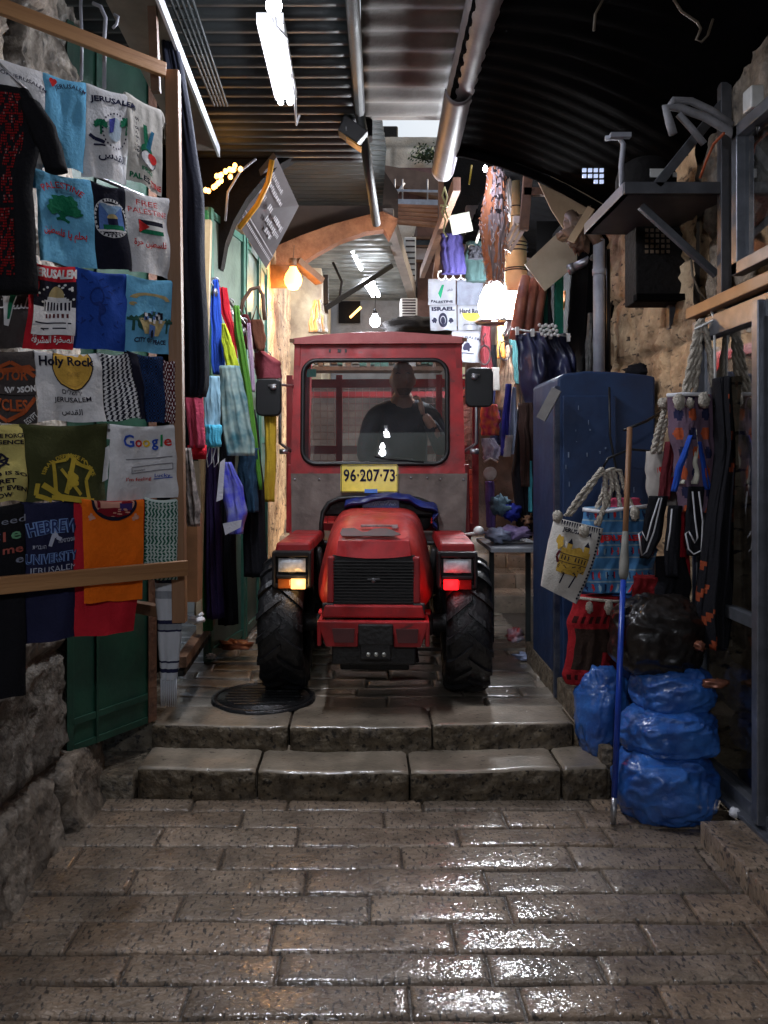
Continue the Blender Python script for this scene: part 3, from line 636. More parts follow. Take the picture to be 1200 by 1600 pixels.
# row 1
def d(mb, S): S.text(mb, 'HELLO FROM JERUSALEM', .52, .17, 1.0, 1, arc=55, h=.052); S.quad(mb, [(.40, .42), (.60, .50), (.78, .38), (.70, .62)], 2); S.ell(mb, .58, .5, .05, .05, 3, .006); S.ell(mb, .2, .04, .08, .05, 2)
shirt('white T-shirt reading HELLO FROM JERUSALEM in the top row', ((-52, 68), (67, 112), (66, 270), (-52, 245)), [white_c, navy_c, glr, white_c], 0, 1, d)
def d(mb, S):
    S.text(mb, 'JERUSALEM', .60, .12, .72, 1, arc=70, h=.06); S.ell(mb, .17, .1, .05, .026, 2); S.ell(mb, .25, .1, .05, .026, 2); S.quad(mb, [(.13, .115), (.29, .115), (.22, .165), (.2, .165)], 2)
shirt('sky blue T-shirt reading JERUSALEM with a small red heart in the top row', ((66, 112), (134, 129), (128, 272), (50, 266)), [sky_c, navy_c, glr], .002, 2, d)
def d(mb, S):
    S.text(mb, 'JERUSALEM', .58, .15, .98, 1, arc=30, h=.075, bold=.04)
    for k in range(26):
        a = 2*math.pi*k/26; S.ell(mb, .62+.28*math.cos(a), .47-.19*math.sin(a), .018, .012, 1, nr=1, n=8)
    S.ell(mb, .60, .46, .16, .13, 2, .004); S.quad(mb, [(.47, .36), (.60, .33), (.56, .50), (.48, .52)], 3, .006)
    for cx, cy, s in ((.3, .42, .13), (.87, .36, .15)):
        S.line(mb, [(cx, cy), (cx+.01, cy+.13)], .003, 4, .006)
        for k in range(7): a = R(-20+k*37); S.line(mb, [(cx, cy), (cx+s*math.cos(a), cy-s*.5*math.sin(a)+.02)], .0055, 4, .006)
    S.text(mb, '\uFEB1\uFEAA\uFED8\uFEDF\uFE8D', .62, .76, .62, 1, bold=.02)
    S.line(mb, [(.1, .56), (.22, .60), (.4, .63)], .006, 1); S.line(mb, [(.2, .66), (.42, .66)], .003, 1)
shirt('white T-shirt reading JERUSALEM with palm trees round an oval emblem', ((133, 129), (206, 149), (196, 296), (126, 278)), [white_c, navy_c, cl('mist_blue_ink', (.4, .5, .6)), cl('indigo_ink', (.05, .06, .3)), green_i], .004, 3, d)
def d(mb, S):
    for q, m in (([(.44, .3), (.54, .3), (.58, .56), (.46, .56)], 1), ([(.66, .34), (.76, .34), (.62, .58), (.5, .56)], 4)): S.quad(mb, q, m)
    S.ell(mb, .53, .6, .17, .08, 1); S.ell(mb, .56, .69, .22, .095, 3, .005); S.ell(mb, .68, .65, .13, .055, 2, .007)
    S.ell(mb, .56, .69, .225, .098, 5, .006, inner=.92, nr=1)
    for k in range(9): S.text(mb, random.choice(['\uFEE0', '\uFEB4', '\uFEA3', '\uFED3']), .24, .28+.055*k, .09, 5, rot=90)
    S.text(mb, 'FREE', .52, .83, .34, 1, h=.045, bold=.03)
    for k, (t, m) in enumerate((('PAL', 1), ('ES', 5), ('TINE', 2))): S.text(mb, t, (.2, .48, .78)[k], .935, (.30, .2, .36)[k], m, h=.06, bold=.04)
shirt('off-white T-shirt with a green V hand and PALESTINE at the top right of the rack', ((194, 143), (250, 172), (253, 303), (195, 292)), [mat('off_white_cotton', (.60, .58, .54), (.5, .48, .44), 9, .85, bump=.25), green_i, glr, white_c, cl('petrol_ink', (.02, .14, .25)), ink], .006, 4, d, extra=lambda mb, S: sleeve(S, mb, 1, .02, .2, .22, .1))
# row 2
tree = lambda mb, S: ([S.ell(mb, .45+x, .34+y, .13, .055, 2, .004+.0006*i, jag=.5) for i, (x, y) in enumerate([(-.12, .03), (.12, .04), (0, -.03), (-.08, -.03), (.1, -.02), (-.16, .08), (.17, .1), (0, .05)])],
    S.quad(mb, [(.42, .36), (.48, .36), (.50, .53), (.40, .53)], 2), S.line(mb, [(.34, .54), (.45, .50), (.56, .54)], .004, 2), S.line(mb, [(.3, .42), (.45, .48), (.62, .42)], .005, 2))
def d(mb, S):
    S.text(mb, 'PALESTINE', .45, .15, .78, 1, arc=85, h=.07); tree(mb, S)
    S.text(mb, '\uFEE6\uFEF4\uFEC4\uFEB4\uFEE0\uFED3 \uFE8E\uFEF3 \uFEE2\uFEE0\uFEA4\uFE91', .48, .68, .76, 1, bold=.02, h=.12)
shirt('light blue T-shirt reading PALESTINE over a green tree', ((52, 262), (139, 281), (147, 424), (58, 415)), [sky_c, glr, green_i], .006, 5, d)
def d(mb, S):
    S.ell(mb, .52, .42, .47, .235, 1, .003, inner=.86, nr=1, n=40); S.rect(mb, .2, .26, .84, .56, 2, .004); S.quad(mb, [(.2, .26), (.84, .26), (.52, .4), (.52, .4)], 4, .006)
    S.ell(mb, .54, .42, .13, .055, 3, .007, a0=0, a1=180); S.rect(mb, .42, .42, .66, .5, 5, .007); S.rect(mb, .3, .5, .8, .56, 6, .007); S.line(mb, [(.2, .57), (.84, .57)], .004, 1, .006); S.line(mb, [(.2, .26), (.84, .26)], .003, 1, .006)
    for k in range(30):
        a = 2*math.pi*k/30; S.line(mb, [(.52+.41*math.cos(a), .42-.205*math.sin(a)), (.52+.46*math.cos(a), .42-.23*math.sin(a))], .0025, 0, .0055)
    S.text(mb, '\uFEB1\uFEAA\uFED8\uFEDF\uFE8D', .52, .60, .4, 1, h=.05)
shirt('black T-shirt with a round white-ringed picture of a domed building', ((138, 281), (193, 294), (201, 428), (146, 423)), [cl('ink_navy_cotton', (.012, .013, .025)), white_c, pblue_c, tan_c, cl('sky_ink', (.25, .4, .6)), navy_c, green_i], .004, 6, d)
def d(mb, S):
    S.text(mb, 'FREE', .45, .155, .46, 1, h=.065, bold=.0); S.text(mb, 'PALESTINE', .48, .26, .86, 1, h=.065, bold=0)
    S.rect(mb, .22, .37, .78, .425, 2); S.rect(mb, .22, .425, .78, .48, 3); S.rect(mb, .22, .48, .78, .535, 4); S.quad(mb, [(.22, .37), (.22, .37), (.44, .452), (.22, .535)], 1, .007)
    S.text(mb, '\uFE93\uFEAE\uFEA3 \uFEE6\uFEF4\uFEC4\uFEB4\uFEE0\uFED3', .47, .66, .74, 1, bold=.02, h=.1)
shirt('white T-shirt reading FREE PALESTINE above a black, white, green and red flag', ((192, 294), (262, 310), (264, 440), (200, 428)), [white_c, glr, ink, mat('flag_white', (.75, .75, .75), None, 5, .8), green_i], .007, 7, d, extra=lambda mb, S: sleeve(S, mb, 1, .0, .9, .05, .02))
# row 3
def d(mb, S):
    S.quad(mb, [(.5, .0), (.75, .0), (.68, .62), (.6, .6)], 1); S.quad(mb, [(.62, .06), (.72, .06), (.67, .5), (.63, .5)], 2, .006)
    S.text(mb, '\uFEB4\uFEE0\uFED3', .86, .22, .34, 1, h=.2); S.text(mb, '\uFEC4\uFEF4\uFEE6', .4, .2, .4, 1, h=.22)
shirt('charcoal T-shirt with a white and green wedge emblem at the left end', ((-50, 452), (52, 457), (36, 548), (-50, 548)), [grey_c, white_c, green_i], 0, 8, d)
def d(mb, S):
    S.rect(mb, .1, .22, 1, .84, 2, .003); S.rect(mb, .1, .52, 1, .84, 1, .0045); S.text(mb, 'JERUSALEM', .53, .145, .94, 1, h=.14, bold=.05, lift=.006)
    S.ell(mb, .6, .40, .16, .13, 3, .006, a0=0, a1=180); S.rect(mb, .42, .40, .8, .44, 1, .006); S.rect(mb, .34, .44, .9, .57, 1, .006)
    for k in range(8): S.rect(mb, .36+.068*k, .46, .395+.068*k, .56, 2, .008)
    for k in range(6): S.rect(mb, .4+.08*k, .60, .44+.08*k, .65, 4, .008)
    S.rect(mb, .15, .70, .9, .715, 2, .007); S.rect(mb, .3, .76, .8, .775, 2, .007)
    for k in range(22): S.ell(mb, random.uniform(.12, .98), random.uniform(.24, .5), .03, .014, 1, .005, nr=1, n=7)
    S.text(mb, '\uFE94\uFED3\uFEAE\uFEB8\uFEE4\uFEDF\uFE8D \uFE93\uFEAE\uFEA8\uFEBC\uFEDF\uFE8D', .55, .90, .84, 1, bold=.02, h=.11, lift=.006)
shirt('red T-shirt reading JERUSALEM over a white domed shrine print', ((45, 408), (117, 416), (110, 552), (34, 548)), [red_c, white_c, ink, tan_c, mar_c], .004, 9, d)
def d(mb, S):
    S.ell(mb, .42, .35, .12, .12, 1, .003, inner=.8, nr=1); S.line(mb, [(.36, .45), (.48, .42), (.46, .65), (.52, .72)], .004, 1)
    for k in range(26): x, y = random.uniform(.12, .9), random.uniform(.12, .9); S.line(mb, [(x, y), (x+random.uniform(-.1, .1), y+random.uniform(-.06, .06))], .0022, 1)
    S.ell(mb, .5, .52, .06, .06, 1, .004)
shirt('plain royal blue T-shirt with faint dark line drawing', ((116, 416), (197, 428), (192, 552), (108, 548)), [blue_c, cl('faint_navy_ink', (.015, .04, .22))], .006, 10, d)
def d(mb, S):
    S.ell(mb, .5, .35, .46, .12, 2, .003, a0=15, a1=165, inner=.72, nr=2); S.ell(mb, .48, .62, .3, .12, 5, .004, jag=.3); S.quad(mb, [(.2, .58), (.85, .58), (.7, .78), (.35, .78)], 2, .0055)
    for k in range(26): S.rect(mb, *(lambda x, y: (x, y, x+.06, y+.045))(random.uniform(.3, .72), random.uniform(.46, .62)), random.choice([1, 1, 4, 3, 5]), .007+random.random()*.003, k=1)
    S.rect(mb, .44, .66, .60, .8, 3, .008); S.ell(mb, .52, .77, .04, .05, 4, .0095)
    for cx in (.12, .9): S.line(mb, [(cx, .6), (cx, .74)], .004, 5); [S.line(mb, [(cx, .6), (cx+.12*math.cos(R(a)), .6-.05*math.sin(R(a)))], .005, 5, .005) for a in (10, 60, 120, 170)]
    S.text(mb, 'CITY OF PEACE', .52, .855, .74, 6, bold=.03, h=.06); S.ell(mb, .12, .4, .07, .025, 2, .004, a0=0, a1=300)
shirt('light blue T-shirt with an old-town drawing and CITY OF PEACE', ((195, 428), (266, 438), (264, 560), (190, 550)), [sky_c, white_c, tan_c, pblue_c, ink, cl('pine_ink', (.03, .1, .08)), navy_c], .008, 11, d, extra=lambda mb, S: sleeve(S, mb, 1, .0, .3, .05, .0))
# row 4
def d(mb, S):
    S.quad(mb, [(.22, .30), (.9, .22), (1, .30), (.16, .40)], 1); S.quad(mb, [(.28, .34), (.9, .30), (.9, .50), (.26, .54)], 0, .0045)
    S.line(mb, [(.12, .42), (.35, .3), (.62, .18), (.82, .28), (.98, .38)], .006, 1, .005); S.line(mb, [(.12, .72), (.3, .86), (.56, .97), (.8, .85), (.98, .66)], .006, 1, .005)
    S.text(mb, 'MOTOR', .58, .36, .58, 1, h=.14, bold=.03, lift=.007); S.rect(mb, .0, .5, 1, .62, 0, .006); S.text(mb, 'HARLEY-DAVIDSON', .5, .56, .98, 2, h=.085, bold=.05, lift=.009, rot=4)
    S.text(mb, 'CYCLES', .56, .76, .6, 1, h=.16, bold=.03, lift=.007); S.text(mb, 'EGYPT', .9, .93, .2, 2, h=.08, rot=40)
shirt('charcoal T-shirt with orange shield lettering and a white name band', ((-52, 541), (52, 548), (57, 662), (-50, 668)), [grey_c, rust_c, white_c], 0, 12, d)
def d(mb, S):
    S.ell(mb, .55, .18, .30, .38, 1, .003); S.ell(mb, .55, .18, .305, .385, 2, .0035, inner=.95, nr=1); S.ell(mb, .55, .18, .26, .33, 3, .0035, inner=.97, nr=1)
    S.text(mb, 'Holy Rock', .46, .16, .82, 2, h=.17, bold=.03, arc=18, lift=.007); S.text(mb, 'CAFE', .55, .33, .2, 3, h=.06, lift=.006)
    S.text(mb, '\u05DD\u05D9\u05DC\u05E9\u05D5\u05E8\u05D9', .52, .59, .30, 2, h=.075, bold=0); S.text(mb, 'JERUSALEM', .52, .71, .56, 2, h=.085, bold=.01, rot=5); S.text(mb, '\uFEB1\uFEAA\uFED8\uFEDF\uFE8D', .52, .87, .28, 2, h=.11)
shirt('white T-shirt with black script lettering over a big yellow disc in the fourth row', ((52, 547), (152, 552), (160, 664), (57, 662)), [white_c, cl('disc_yellow', (.7, .42, .08)), ink, cl('disc_ochre', (.55, .33, .08))], .006, 13, d)
def kf(a, b, nx, ny, st=0):
    def f(u, v):
        if v < .0: return 0
        i, j = int(u*nx+(v*ny*st)), int(v*ny)
        return 1 if ((i+j) % 2 == 0) else 0
    return f
def houndm(u, v): x, y = u*7 % 1, v*17 % 1; return 0 if ((x+y*.6) % 1 < .5) != (y > .55) else 1
shirt('black and white checked keffiyeh scarf on the fourth row', ((150, 551), (200, 551), (214, 660), (160, 662)), [white_c, ink], .012, 14, name='keffiyeh', cat='scarf', nu=42, nv=110, mf=houndm, fold=.01, k=3)
shirt('blue keffiyeh scarf folded beside the black and white one', ((194, 547), (251, 557), (253, 664), (213, 662)), [cl('ink_blue', (.012, .05, .17)), ink], .012, 15, name='keffiyeh', cat='scarf', nu=40, nv=60, mf=lambda u, v: 1 if u < .28 or (int(u*30)+int(v*40)) % 2 else 0, fold=.014, k=8)
shirt('narrow maroon and white patterned keffiyeh by the rack post', ((250, 560), (272, 562), (270, 664), (252, 664)), [white_c, mar_c], .006, 16, name='keffiyeh', cat='scarf', nu=20, nv=80, mf=lambda u, v: 1 if (int(u*9+v*17) % 2 or int(u*9-v*17+60) % 2) else 0, fold=.003)
mb = MB(); S, _ = quadcloth((184, 546), (214, 543), (222, 560), (190, 556), off=.02, seed=4, fold=.02)
# row 5
def d(mb, S):
    S.text(mb, 'MY DEFENSE FORCE', .55, .17, .9, 1, h=.055, bold=.03); S.text(mb, 'INTELLIGENCE', .55, .25, .85, 1, h=.055, bold=.03); S.ell(mb, .55, .48, .17, .1, 1, .003, inner=.72); S.line(mb, [(.55, .34), (.55, .6)], .004, 1)
    for a in (25, 65, 115, 155, 215, 325): S.line(mb, [(.55, .5), (.55+.2*math.cos(R(a)), .5-.12*math.sin(R(a)))], .003, 1)
    for k, t in enumerate(('MY JOB IS SO', 'SECRET', "I DON'T EVEN", 'KNOW')): S.text(mb, t, .52, .67+.085*k, (.92, .55, .9, .42)[k], 1, h=.058, bold=.03)
shirt('pale yellow T-shirt reading MY JOB IS SO SECRET, leftmost in the fifth row', ((-62, 655), (32, 662), (42, 788), (-55, 790)), [yel_c, ink], 0, 17, d)
def d(mb, S):
    S.text(mb, 'ISRAEL DEFENSE FORCE', .52, .42, .86, 1, arc=150, h=.05, bold=.03)
    S.line(mb, [(.35, .92), (.32, .52), (.5, .47), (.55, .40), (.62, .5), (.82, .58), (.74, .72), (.76, .96), (.35, .93)], .006, 1)
    S.line(mb, [(.47, .9), (.6, .45)], .008, 1); S.line(mb, [(.66, .9), (.42, .6)], .006, 1); S.ell(mb, .55, .72, .08, .12, 1, .004, jag=.6)
    S.line(mb, [(.15, .78), (.12, .92), (.3, 1.0)], .007, 1); S.line(mb, [(.3, .96), (.82, .98)], .007, 1); S.line(mb, [(.2, .8), (.45, .98)], .009, 1)
shirt('olive green T-shirt reading ISRAEL DEFENSE FORCE round a yellow emblem', ((28, 661), (166, 661), (163, 786), (40, 788)), [olive_c, gold_c], .006, 18, d, nu=30)
def d(mb, S):
    xs = [.27, .43, .56, .69, .79, .88]; ws = [.17, .12, .12, .11, .032, .11]; hs = [.17, .10, .10, .15, .16, .10]; vs = [.25, .28, .28, .30, .25, .28]
    for x, w_, h_, v_, ch, m in zip(xs, ws, hs, vs, 'Google', (1, 2, 3, 1, 4, 2)): S.text(mb, ch, x, v_-.02, w_, m, h=h_, bold=.02)
    S.line(mb, [(.22, .48), (.93, .45)], .0018, 5); S.line(mb, [(.3, .58), (.93, .54), (.93, .62), (.3, .66), (.3, .58)], .0016, 5)
    S.text(mb, 'Jerusalem', .42, .62, .2, 5, h=.04, rot=3); S.text(mb, "I'm feeling", .42, .74, .4, 2, h=.06, bold=.01); S.text(mb, 'Lucky', .78, .71, .22, 1, h=.06, bold=.01)
    S.line(mb, [(.66, .75), (.92, .73)], .0015, 1)
shirt('white T-shirt with multicoloured search-page lettering, right end of the fifth row', ((168, 662), (268, 663), (276, 784), (162, 782)), [white_c, glb, glr, gly, glg, cl('grey_line', (.25, .25, .28))], .014, 19, d, extra=lambda mb, S: (sleeve(S, mb, 1, .32, .98, .08, .0), sleeve(S, mb, -1, .3, .72, .05, .05)))
# row 6
def d(mb, S):
    S.text(mb, 'Need', .72, .09, .56, 3, h=.035, bold=.0)
    for t, u, m in (('g', .55, 1), ('l', .68, 2), ('e', .85, 4)): S.text(mb, t, u, .17, .14 if t != 'l' else .04, m, h=.04 if t != 'l' else .05, bold=.02)
    S.text(mb, 'me', .8, .245, .3, 2, h=.03, bold=.02); S.text(mb, 'e', .9, .30, .12, 3, h=.028, bold=.02)
shirt('long black T-shirt hanging at the lower left corner with coloured letters', ((-70, 792), (36, 784), (36, 1096), (-70, 1100)), [black_c, cl('soft_blue', (.1, .15, .4)), cl('soft_red', (.4, .1, .08)), cl('soft_grey', (.25, .27, .35)), cl('soft_green', (.15, .35, .2))], .008, 20, d, nv=50)
def d(mb, S):
    S.text(mb, 'HEBREW', .56, .19, .98, 1, arc=34, h=.10, bold=.075); S.text(mb, 'HEBREW', .56, .19, .95, 3, arc=34, h=.09, bold=.01, lift=.007)
    S.text(mb, 'UNIVERSITY', .54, .415, .94, 1, h=.075, bold=.06); S.text(mb, 'UNIVERSITY', .54, .415, .92, 3, h=.068, bold=.0, lift=.007); S.text(mb, 'JERUSALEM', .56, .505, .86, 2, h=.06, bold=.0)
    S.text(mb, '\u05EA\u05D9\u05E8\u05D1\u05E2\u05D4', .3, .33, .24, 2, h=.026); S.text(mb, '\u05D4\u05D8\u05D9\u05E1\u05E8\u05D1\u05D9\u05E0\u05D5\u05D0', .8, .3, .3, 2, h=.026)
    S.line(mb, [(.5, .33), (.58, .23), (.62, .27), (.7, .29)], .006, 2); S.line(mb, [(.56, .24), (.62, .2)], .004, 2)
    S.text(mb, 'EST. 1918', .45, .585, .7, 2, h=.04)
shirt('navy T-shirt with arched pale blue college lettering left of the orange one', ((32, 783), (116, 777), (118, 1000), (30, 1008)), [navy_c, cl('steel_blue_ink', (.2, .32, .6)), cl('pale_ink', (.45, .48, .6)), cl('deep_navy', (.025, .04, .14))], .006, 21, d, nv=44)
shirt('red T-shirt hanging underneath the orange one', ((112, 777), (229, 779), (207, 992), (112, 994)), [red_c], .010, 22, nv=40, k=4, fold=.009)
def d(mb, S):
    S.ell(mb, .50, .06, .36, .15, 1, .003, a0=180, a1=360); S.rect(mb, .14, .0, .86, .06, 1, .003); S.ell(mb, .5, .04, .32, .13, 2, .0045, a0=180, a1=360); S.rect(mb, .18, 0, .82, .045, 2, .0045)
    S.ell(mb, .5, .08, .28, .09, 3, .006, a0=190, a1=350, jag=.3); S.rect(mb, .58, .035, .78, .11, 4, .007); S.ell(mb, .70, .04, .09, .05, 3, .008, a0=0, a1=180); S.rect(mb, .22, .0, .27, .09, 3, .007)
    for k in range(9): x = random.uniform(.25, .72); y = random.uniform(.09, .14); S.rect(mb, x, y, x+.05, y+.012, 2, .009, k=1)
    for x in (.13, .85): S.ell(mb, x, .19, .06, .02, 2, .004, jag=.5); S.line(mb, [(x, .15), (x-.03, .22)], .004, 2)
shirt('bright orange T-shirt with an oval desert town print', ((119, 778), (216, 779), (212, 931), (122, 949)), [orange_c, ink, cl('peach_ink', (.6, .3, .22)), cl('crimson_ink', (.2, .01, .02)), cl('indigo_dk', (.05, .03, .14))], .040, 23, d, fold=.004)
def fishm(u, v):
    if v < .06: return 0
    x, y = u*9 % 1, v*24 % 1; return 1 if abs(((x+(y if int(v*24) % 2 else 1-y)*.5) % 1)-.5) < .27 and y > .16 else 0
shirt('green and white netted keffiyeh at the lower right of the rack', ((222, 776), (274, 778), (272, 908), (222, 910)), [mat('mint_white_cotton', (.5, .6, .57), (.4, .48, .46), 9, .85), cl('bottle_green', (.01, .11, .07))], .012, 24, name='keffiyeh', cat='scarf', nu=46, nv=150, mf=fishm, fold=.004)
# striped scarf with fringe hanging under the rack
mb = MB(); TD = 3.02
def strp(u, v):
    for a, b in ((.03, .07), (.14, .17), (.33, .34), (.49, .52), (.56, .59), (.83, .85), (.9, .93)):
        if a < v < b: return 1
    if .24 < v < .30 or .52 < v < .56: return 2
    return 0
S = drape(mb, [(880, 240, 284), (1000, 247, 284), (1062, 250, 277)], TD, .03, 2, .007, strp, 16, 60, 3)
for k in range(9):
    x = 252+k*2.9; mb.tube([P(x, 1060, TD-.01), P(x+2*N3(k, 3), 1082, TD-.012), P(x+4*N3(k, 7), 1104, TD)], [.0035, .003, .002], 5, 0)
tag(mb.build('striped_scarf', [mat('grey_white_cotton', (.5, .52, .56), (.4, .42, .46), 8, .85), navy_c, cl('mid_grey', (.25, .27, .3))]), 'white scarf with navy stripes and knotted fringe below the rack corner', 'scarf')
# embroidered black dress
t = thing('embroidered_dress', 'black dress with red cross-stitch front hanging before the top rows of shirts', 'dress', P(20, 300, 2.55))
DD = 2.55; mb = MB()
S = drape(mb, [(138, -58, 42), (165, -70, 58), (220, -70, 60), (300, -70, 50), (400, -70, 58), (458, -74, 60)], DD, .07, 2.5, .010, 0, 30, 30, 5)
drape(mb, [(160, 30, 62), (200, 44, 88), (240, 62, 100), (268, 70, 106)], DD-.02, .06, 1, .004, 0, 14, 14, 6)
random.seed(9)
for (u0, v0, u1, v1) in ((.60, .04, .86, .34), (.66, .34, .80, .58), (.5, .60, .80, .93)):
    n1 = int((u1-u0)*60); n2 = int((v1-v0)*75)
    for i in range(n1):
        for j in range(n2):
            q = (math.sin(i*1.1)*math.sin(j*.9)+.3*math.cos(i*.5+j*.7)); 
            if q+random.uniform(-.5, .5) < -.28: continue
            u = lerp(u0, u1, i/n1); v = lerp(v0, v1, j/n2); k = .8 if random.random() < .94 else .5
            S.quad(mb, [(u, v), (u+.012, v), (u+.012, v+.009), (u, v+.009)], 1 if random.random() < .93 else 2, .004, 1)
mb.build('dress_body', [black_c, cl('cross_stitch_red', (.30, .012, .015)), cl('cross_stitch_pink', (.4, .18, .18))], t)
mb = MB(); mb.tube([P(-60, 120, 2.6), P(-10, 90, 2.6), P(40, 140, 2.6)], .005, 6); mb.tube([P(-10, 90, 2.6), P(-10, 40, 2.6)], .003, 6); mb.build('hanger', steel, t)
# long black dress right of post
mb = MB(); drape(mb, [(40, 250, 272), (110, 258, 290), (200, 262, 305), (300, 268, 318), (420, 272, 322), (600, 279, 327), (620, 284, 322)], 3.25, .10, 3, .014, 0, 26, 34, 8)
tag(mb.build('long_dress', [cl('blue_black_cloth', (.012, .014, .024))]), 'long plain blue-black dress hanging at the right of the rack post', 'dress')
# hooks above
t = thing('hanger_hook', 'bent metal hooks hanging above the white shirts', 'hook', P(163, 130, 3.0))
for pts in ([(163, 138), (163, 60), (165, 28), (157, 10), (145, 5)], ):
    mb = MB(); mb.tube([P(a, b, 2.88) for a, b in pts], .007, 8); mb.build('hook', pvc, t)
mb = MB(); mb.tube([P(a, b, 2.95) for a, b in [(127, 125), (128, 60), (126, 10), (127, -20)]], .006, 8); mb.build('straight_hook', pvc, t)
mb = MB(); mb.tube([P(a, b, 2.92) for a, b in [(176, 44), (182, 38), (185, 26), (178, 22)]], .005, 6); mb.build('small_hook', pvc, t)
# green metal door behind the rack
t = thing('green_door', 'tall dark green metal door standing open behind the rack', 'door', (-1.1, 3.8, .25))
def DG(px, py): D_ = 1/lerp(1/3.62, 1/3.98, (px-135)/105); return P(px, py, D_)
def dz(px, z, off=0): D_ = 1/lerp(1/3.62, 1/3.98, (px-135)/105); p = P(px, 700, D_); p.z = z; return p+Vector((.45, -.9, 0))*off
mb = MB(); mb.hexa([dz(104, .25), dz(244, .25), dz(244, .25, -.035), dz(104, .25, -.035), dz(104, 3.36), dz(244, 3.36), dz(244, 3.36, -.035), dz(104, 3.36, -.035)]); mb.build('door_leaf', green, t)
for a, b in ((104, 115), (231, 244), (150, 154)):
    mb = MB(); mb.hexa([dz(a, .25, .015), dz(b, .25, .015), dz(b, .25, 0), dz(a, .25, 0), dz(a, 3.36, .015), dz(b, 3.36, .015), dz(b, 3.36, 0), dz(a, 3.36, 0)]); mb.build('stile', green if b < 240 else rust, t, bevel=.002)
for z in (.25, .36, 2.9):
    mb = MB(); mb.hexa([dz(115.5, z, .012), dz(230.5, z, .012), dz(230.5, z, 0), dz(115.5, z, 0), dz(115.5, z+.03, .012), dz(230.5, z+.03, .012), dz(230.5, z+.03, 0), dz(115.5, z+.03, 0)]); mb.build('cross_rail', green, t, bevel=.002)
mb = MB()
for k in range(14): mb.blob(dz(152, .4+k*.2, .006), (.006, .006, .006), 8, 6)
mb.build('rivets', rust, t)
# ---------------- left shop front and garments beyond ----------------
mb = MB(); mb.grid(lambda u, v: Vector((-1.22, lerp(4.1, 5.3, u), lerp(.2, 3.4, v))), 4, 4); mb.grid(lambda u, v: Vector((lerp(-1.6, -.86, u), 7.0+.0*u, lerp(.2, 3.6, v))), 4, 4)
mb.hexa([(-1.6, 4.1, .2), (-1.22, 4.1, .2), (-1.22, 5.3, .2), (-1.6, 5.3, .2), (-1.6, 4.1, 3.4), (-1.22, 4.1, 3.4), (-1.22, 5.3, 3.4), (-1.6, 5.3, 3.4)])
tag(mb.build('recess_backdrop', blackm), 'black backdrop for the shaded left shop recess behind the hanging scarves', 'shop')  # black panels stand in for the shade inside the recess
t = thing('wooden_post', 'lit timber and green posts of the left shop beside the long dress', 'post', P(318, 960, 4.4))
mb = MB(); mb.bar(P(309, 975, 4.4), P(326, 345, 4.4), .03, .05, up=(0, 1, 0)); mb.build('timber', mat('lit_timber', (.5, .36, .18), (.3, .2, .1), 6, .6), t)  # light on the post is put into its yellowish colour
mb = MB(); mb.bar(P(325, 985, 4.5), P(318, 330, 4.5), .05, .04, up=(0, 1, 0)); mb.build('green_frame', cl('leaf_paint', (.03, .13, .04)), t)
mb = MB(); mb.bar(P(312, 990, 4.35), P(308, 720, 4.35), .028, .03, up=(0, 1, 0)); mb.build('pale_leg', plaster, t)
t = thing('green_shutters', 'row of pale green metal shutter doors above the coloured scarves', 'shutter', P(360, 500, 6.0))
seg = [((-.98, 5.12), (-.86, 5.8)), ((-.86, 5.82), (-.83, 6.35)), ((-.83, 6.37), (-.83, 6.85))]
for (a, b) in seg:
    a, b = Vector((*a, 0)), Vector((*b, 0)); d_ = (b-a).normalized(); n_ = Vector((d_.y, -d_.x, 0)); L = (b-a).length
    mb = MB(); M_ = Matrix((d_, n_, Vector((0, 0, 1)))).transposed(); mb.box((a+b)/2+Vector((0, 0, 1.65)), (L, .03, 2.8), M_); f = mb.build('shutter_leaf', green_pale, t)
    for s in (.03, L-.03): mb = MB(); mb.box(a+d_*s+n_*.02+Vector((0, 0, 1.65)), (.045, .03, 2.8), M_); mb.build('frame_strip', mat('mid_green_paint', (.06, .2, .15), None, 6, .4), f)
    for z_ in (.3, 1.65, 3.02): mb = MB(); mb.box((a+b)/2+n_*.018+Vector((0, 0, z_)), (L-.1, .02, .045), M_); mb.build('frame_rail', _mats['mid_green_paint'], f)
    mb = MB(); mb.box(a+d_*.12+n_*.03+Vector((0, 0, 2.5)), (.03, .03, .09), M_); mb.build('latch', green, f)
mb = MB()
for k in range(26): mb.bar((-.88+.0*k, 5.0+.02*k, 3.12+.0), (-.95, 5.0+.02*k, 3.3), .004, .004)
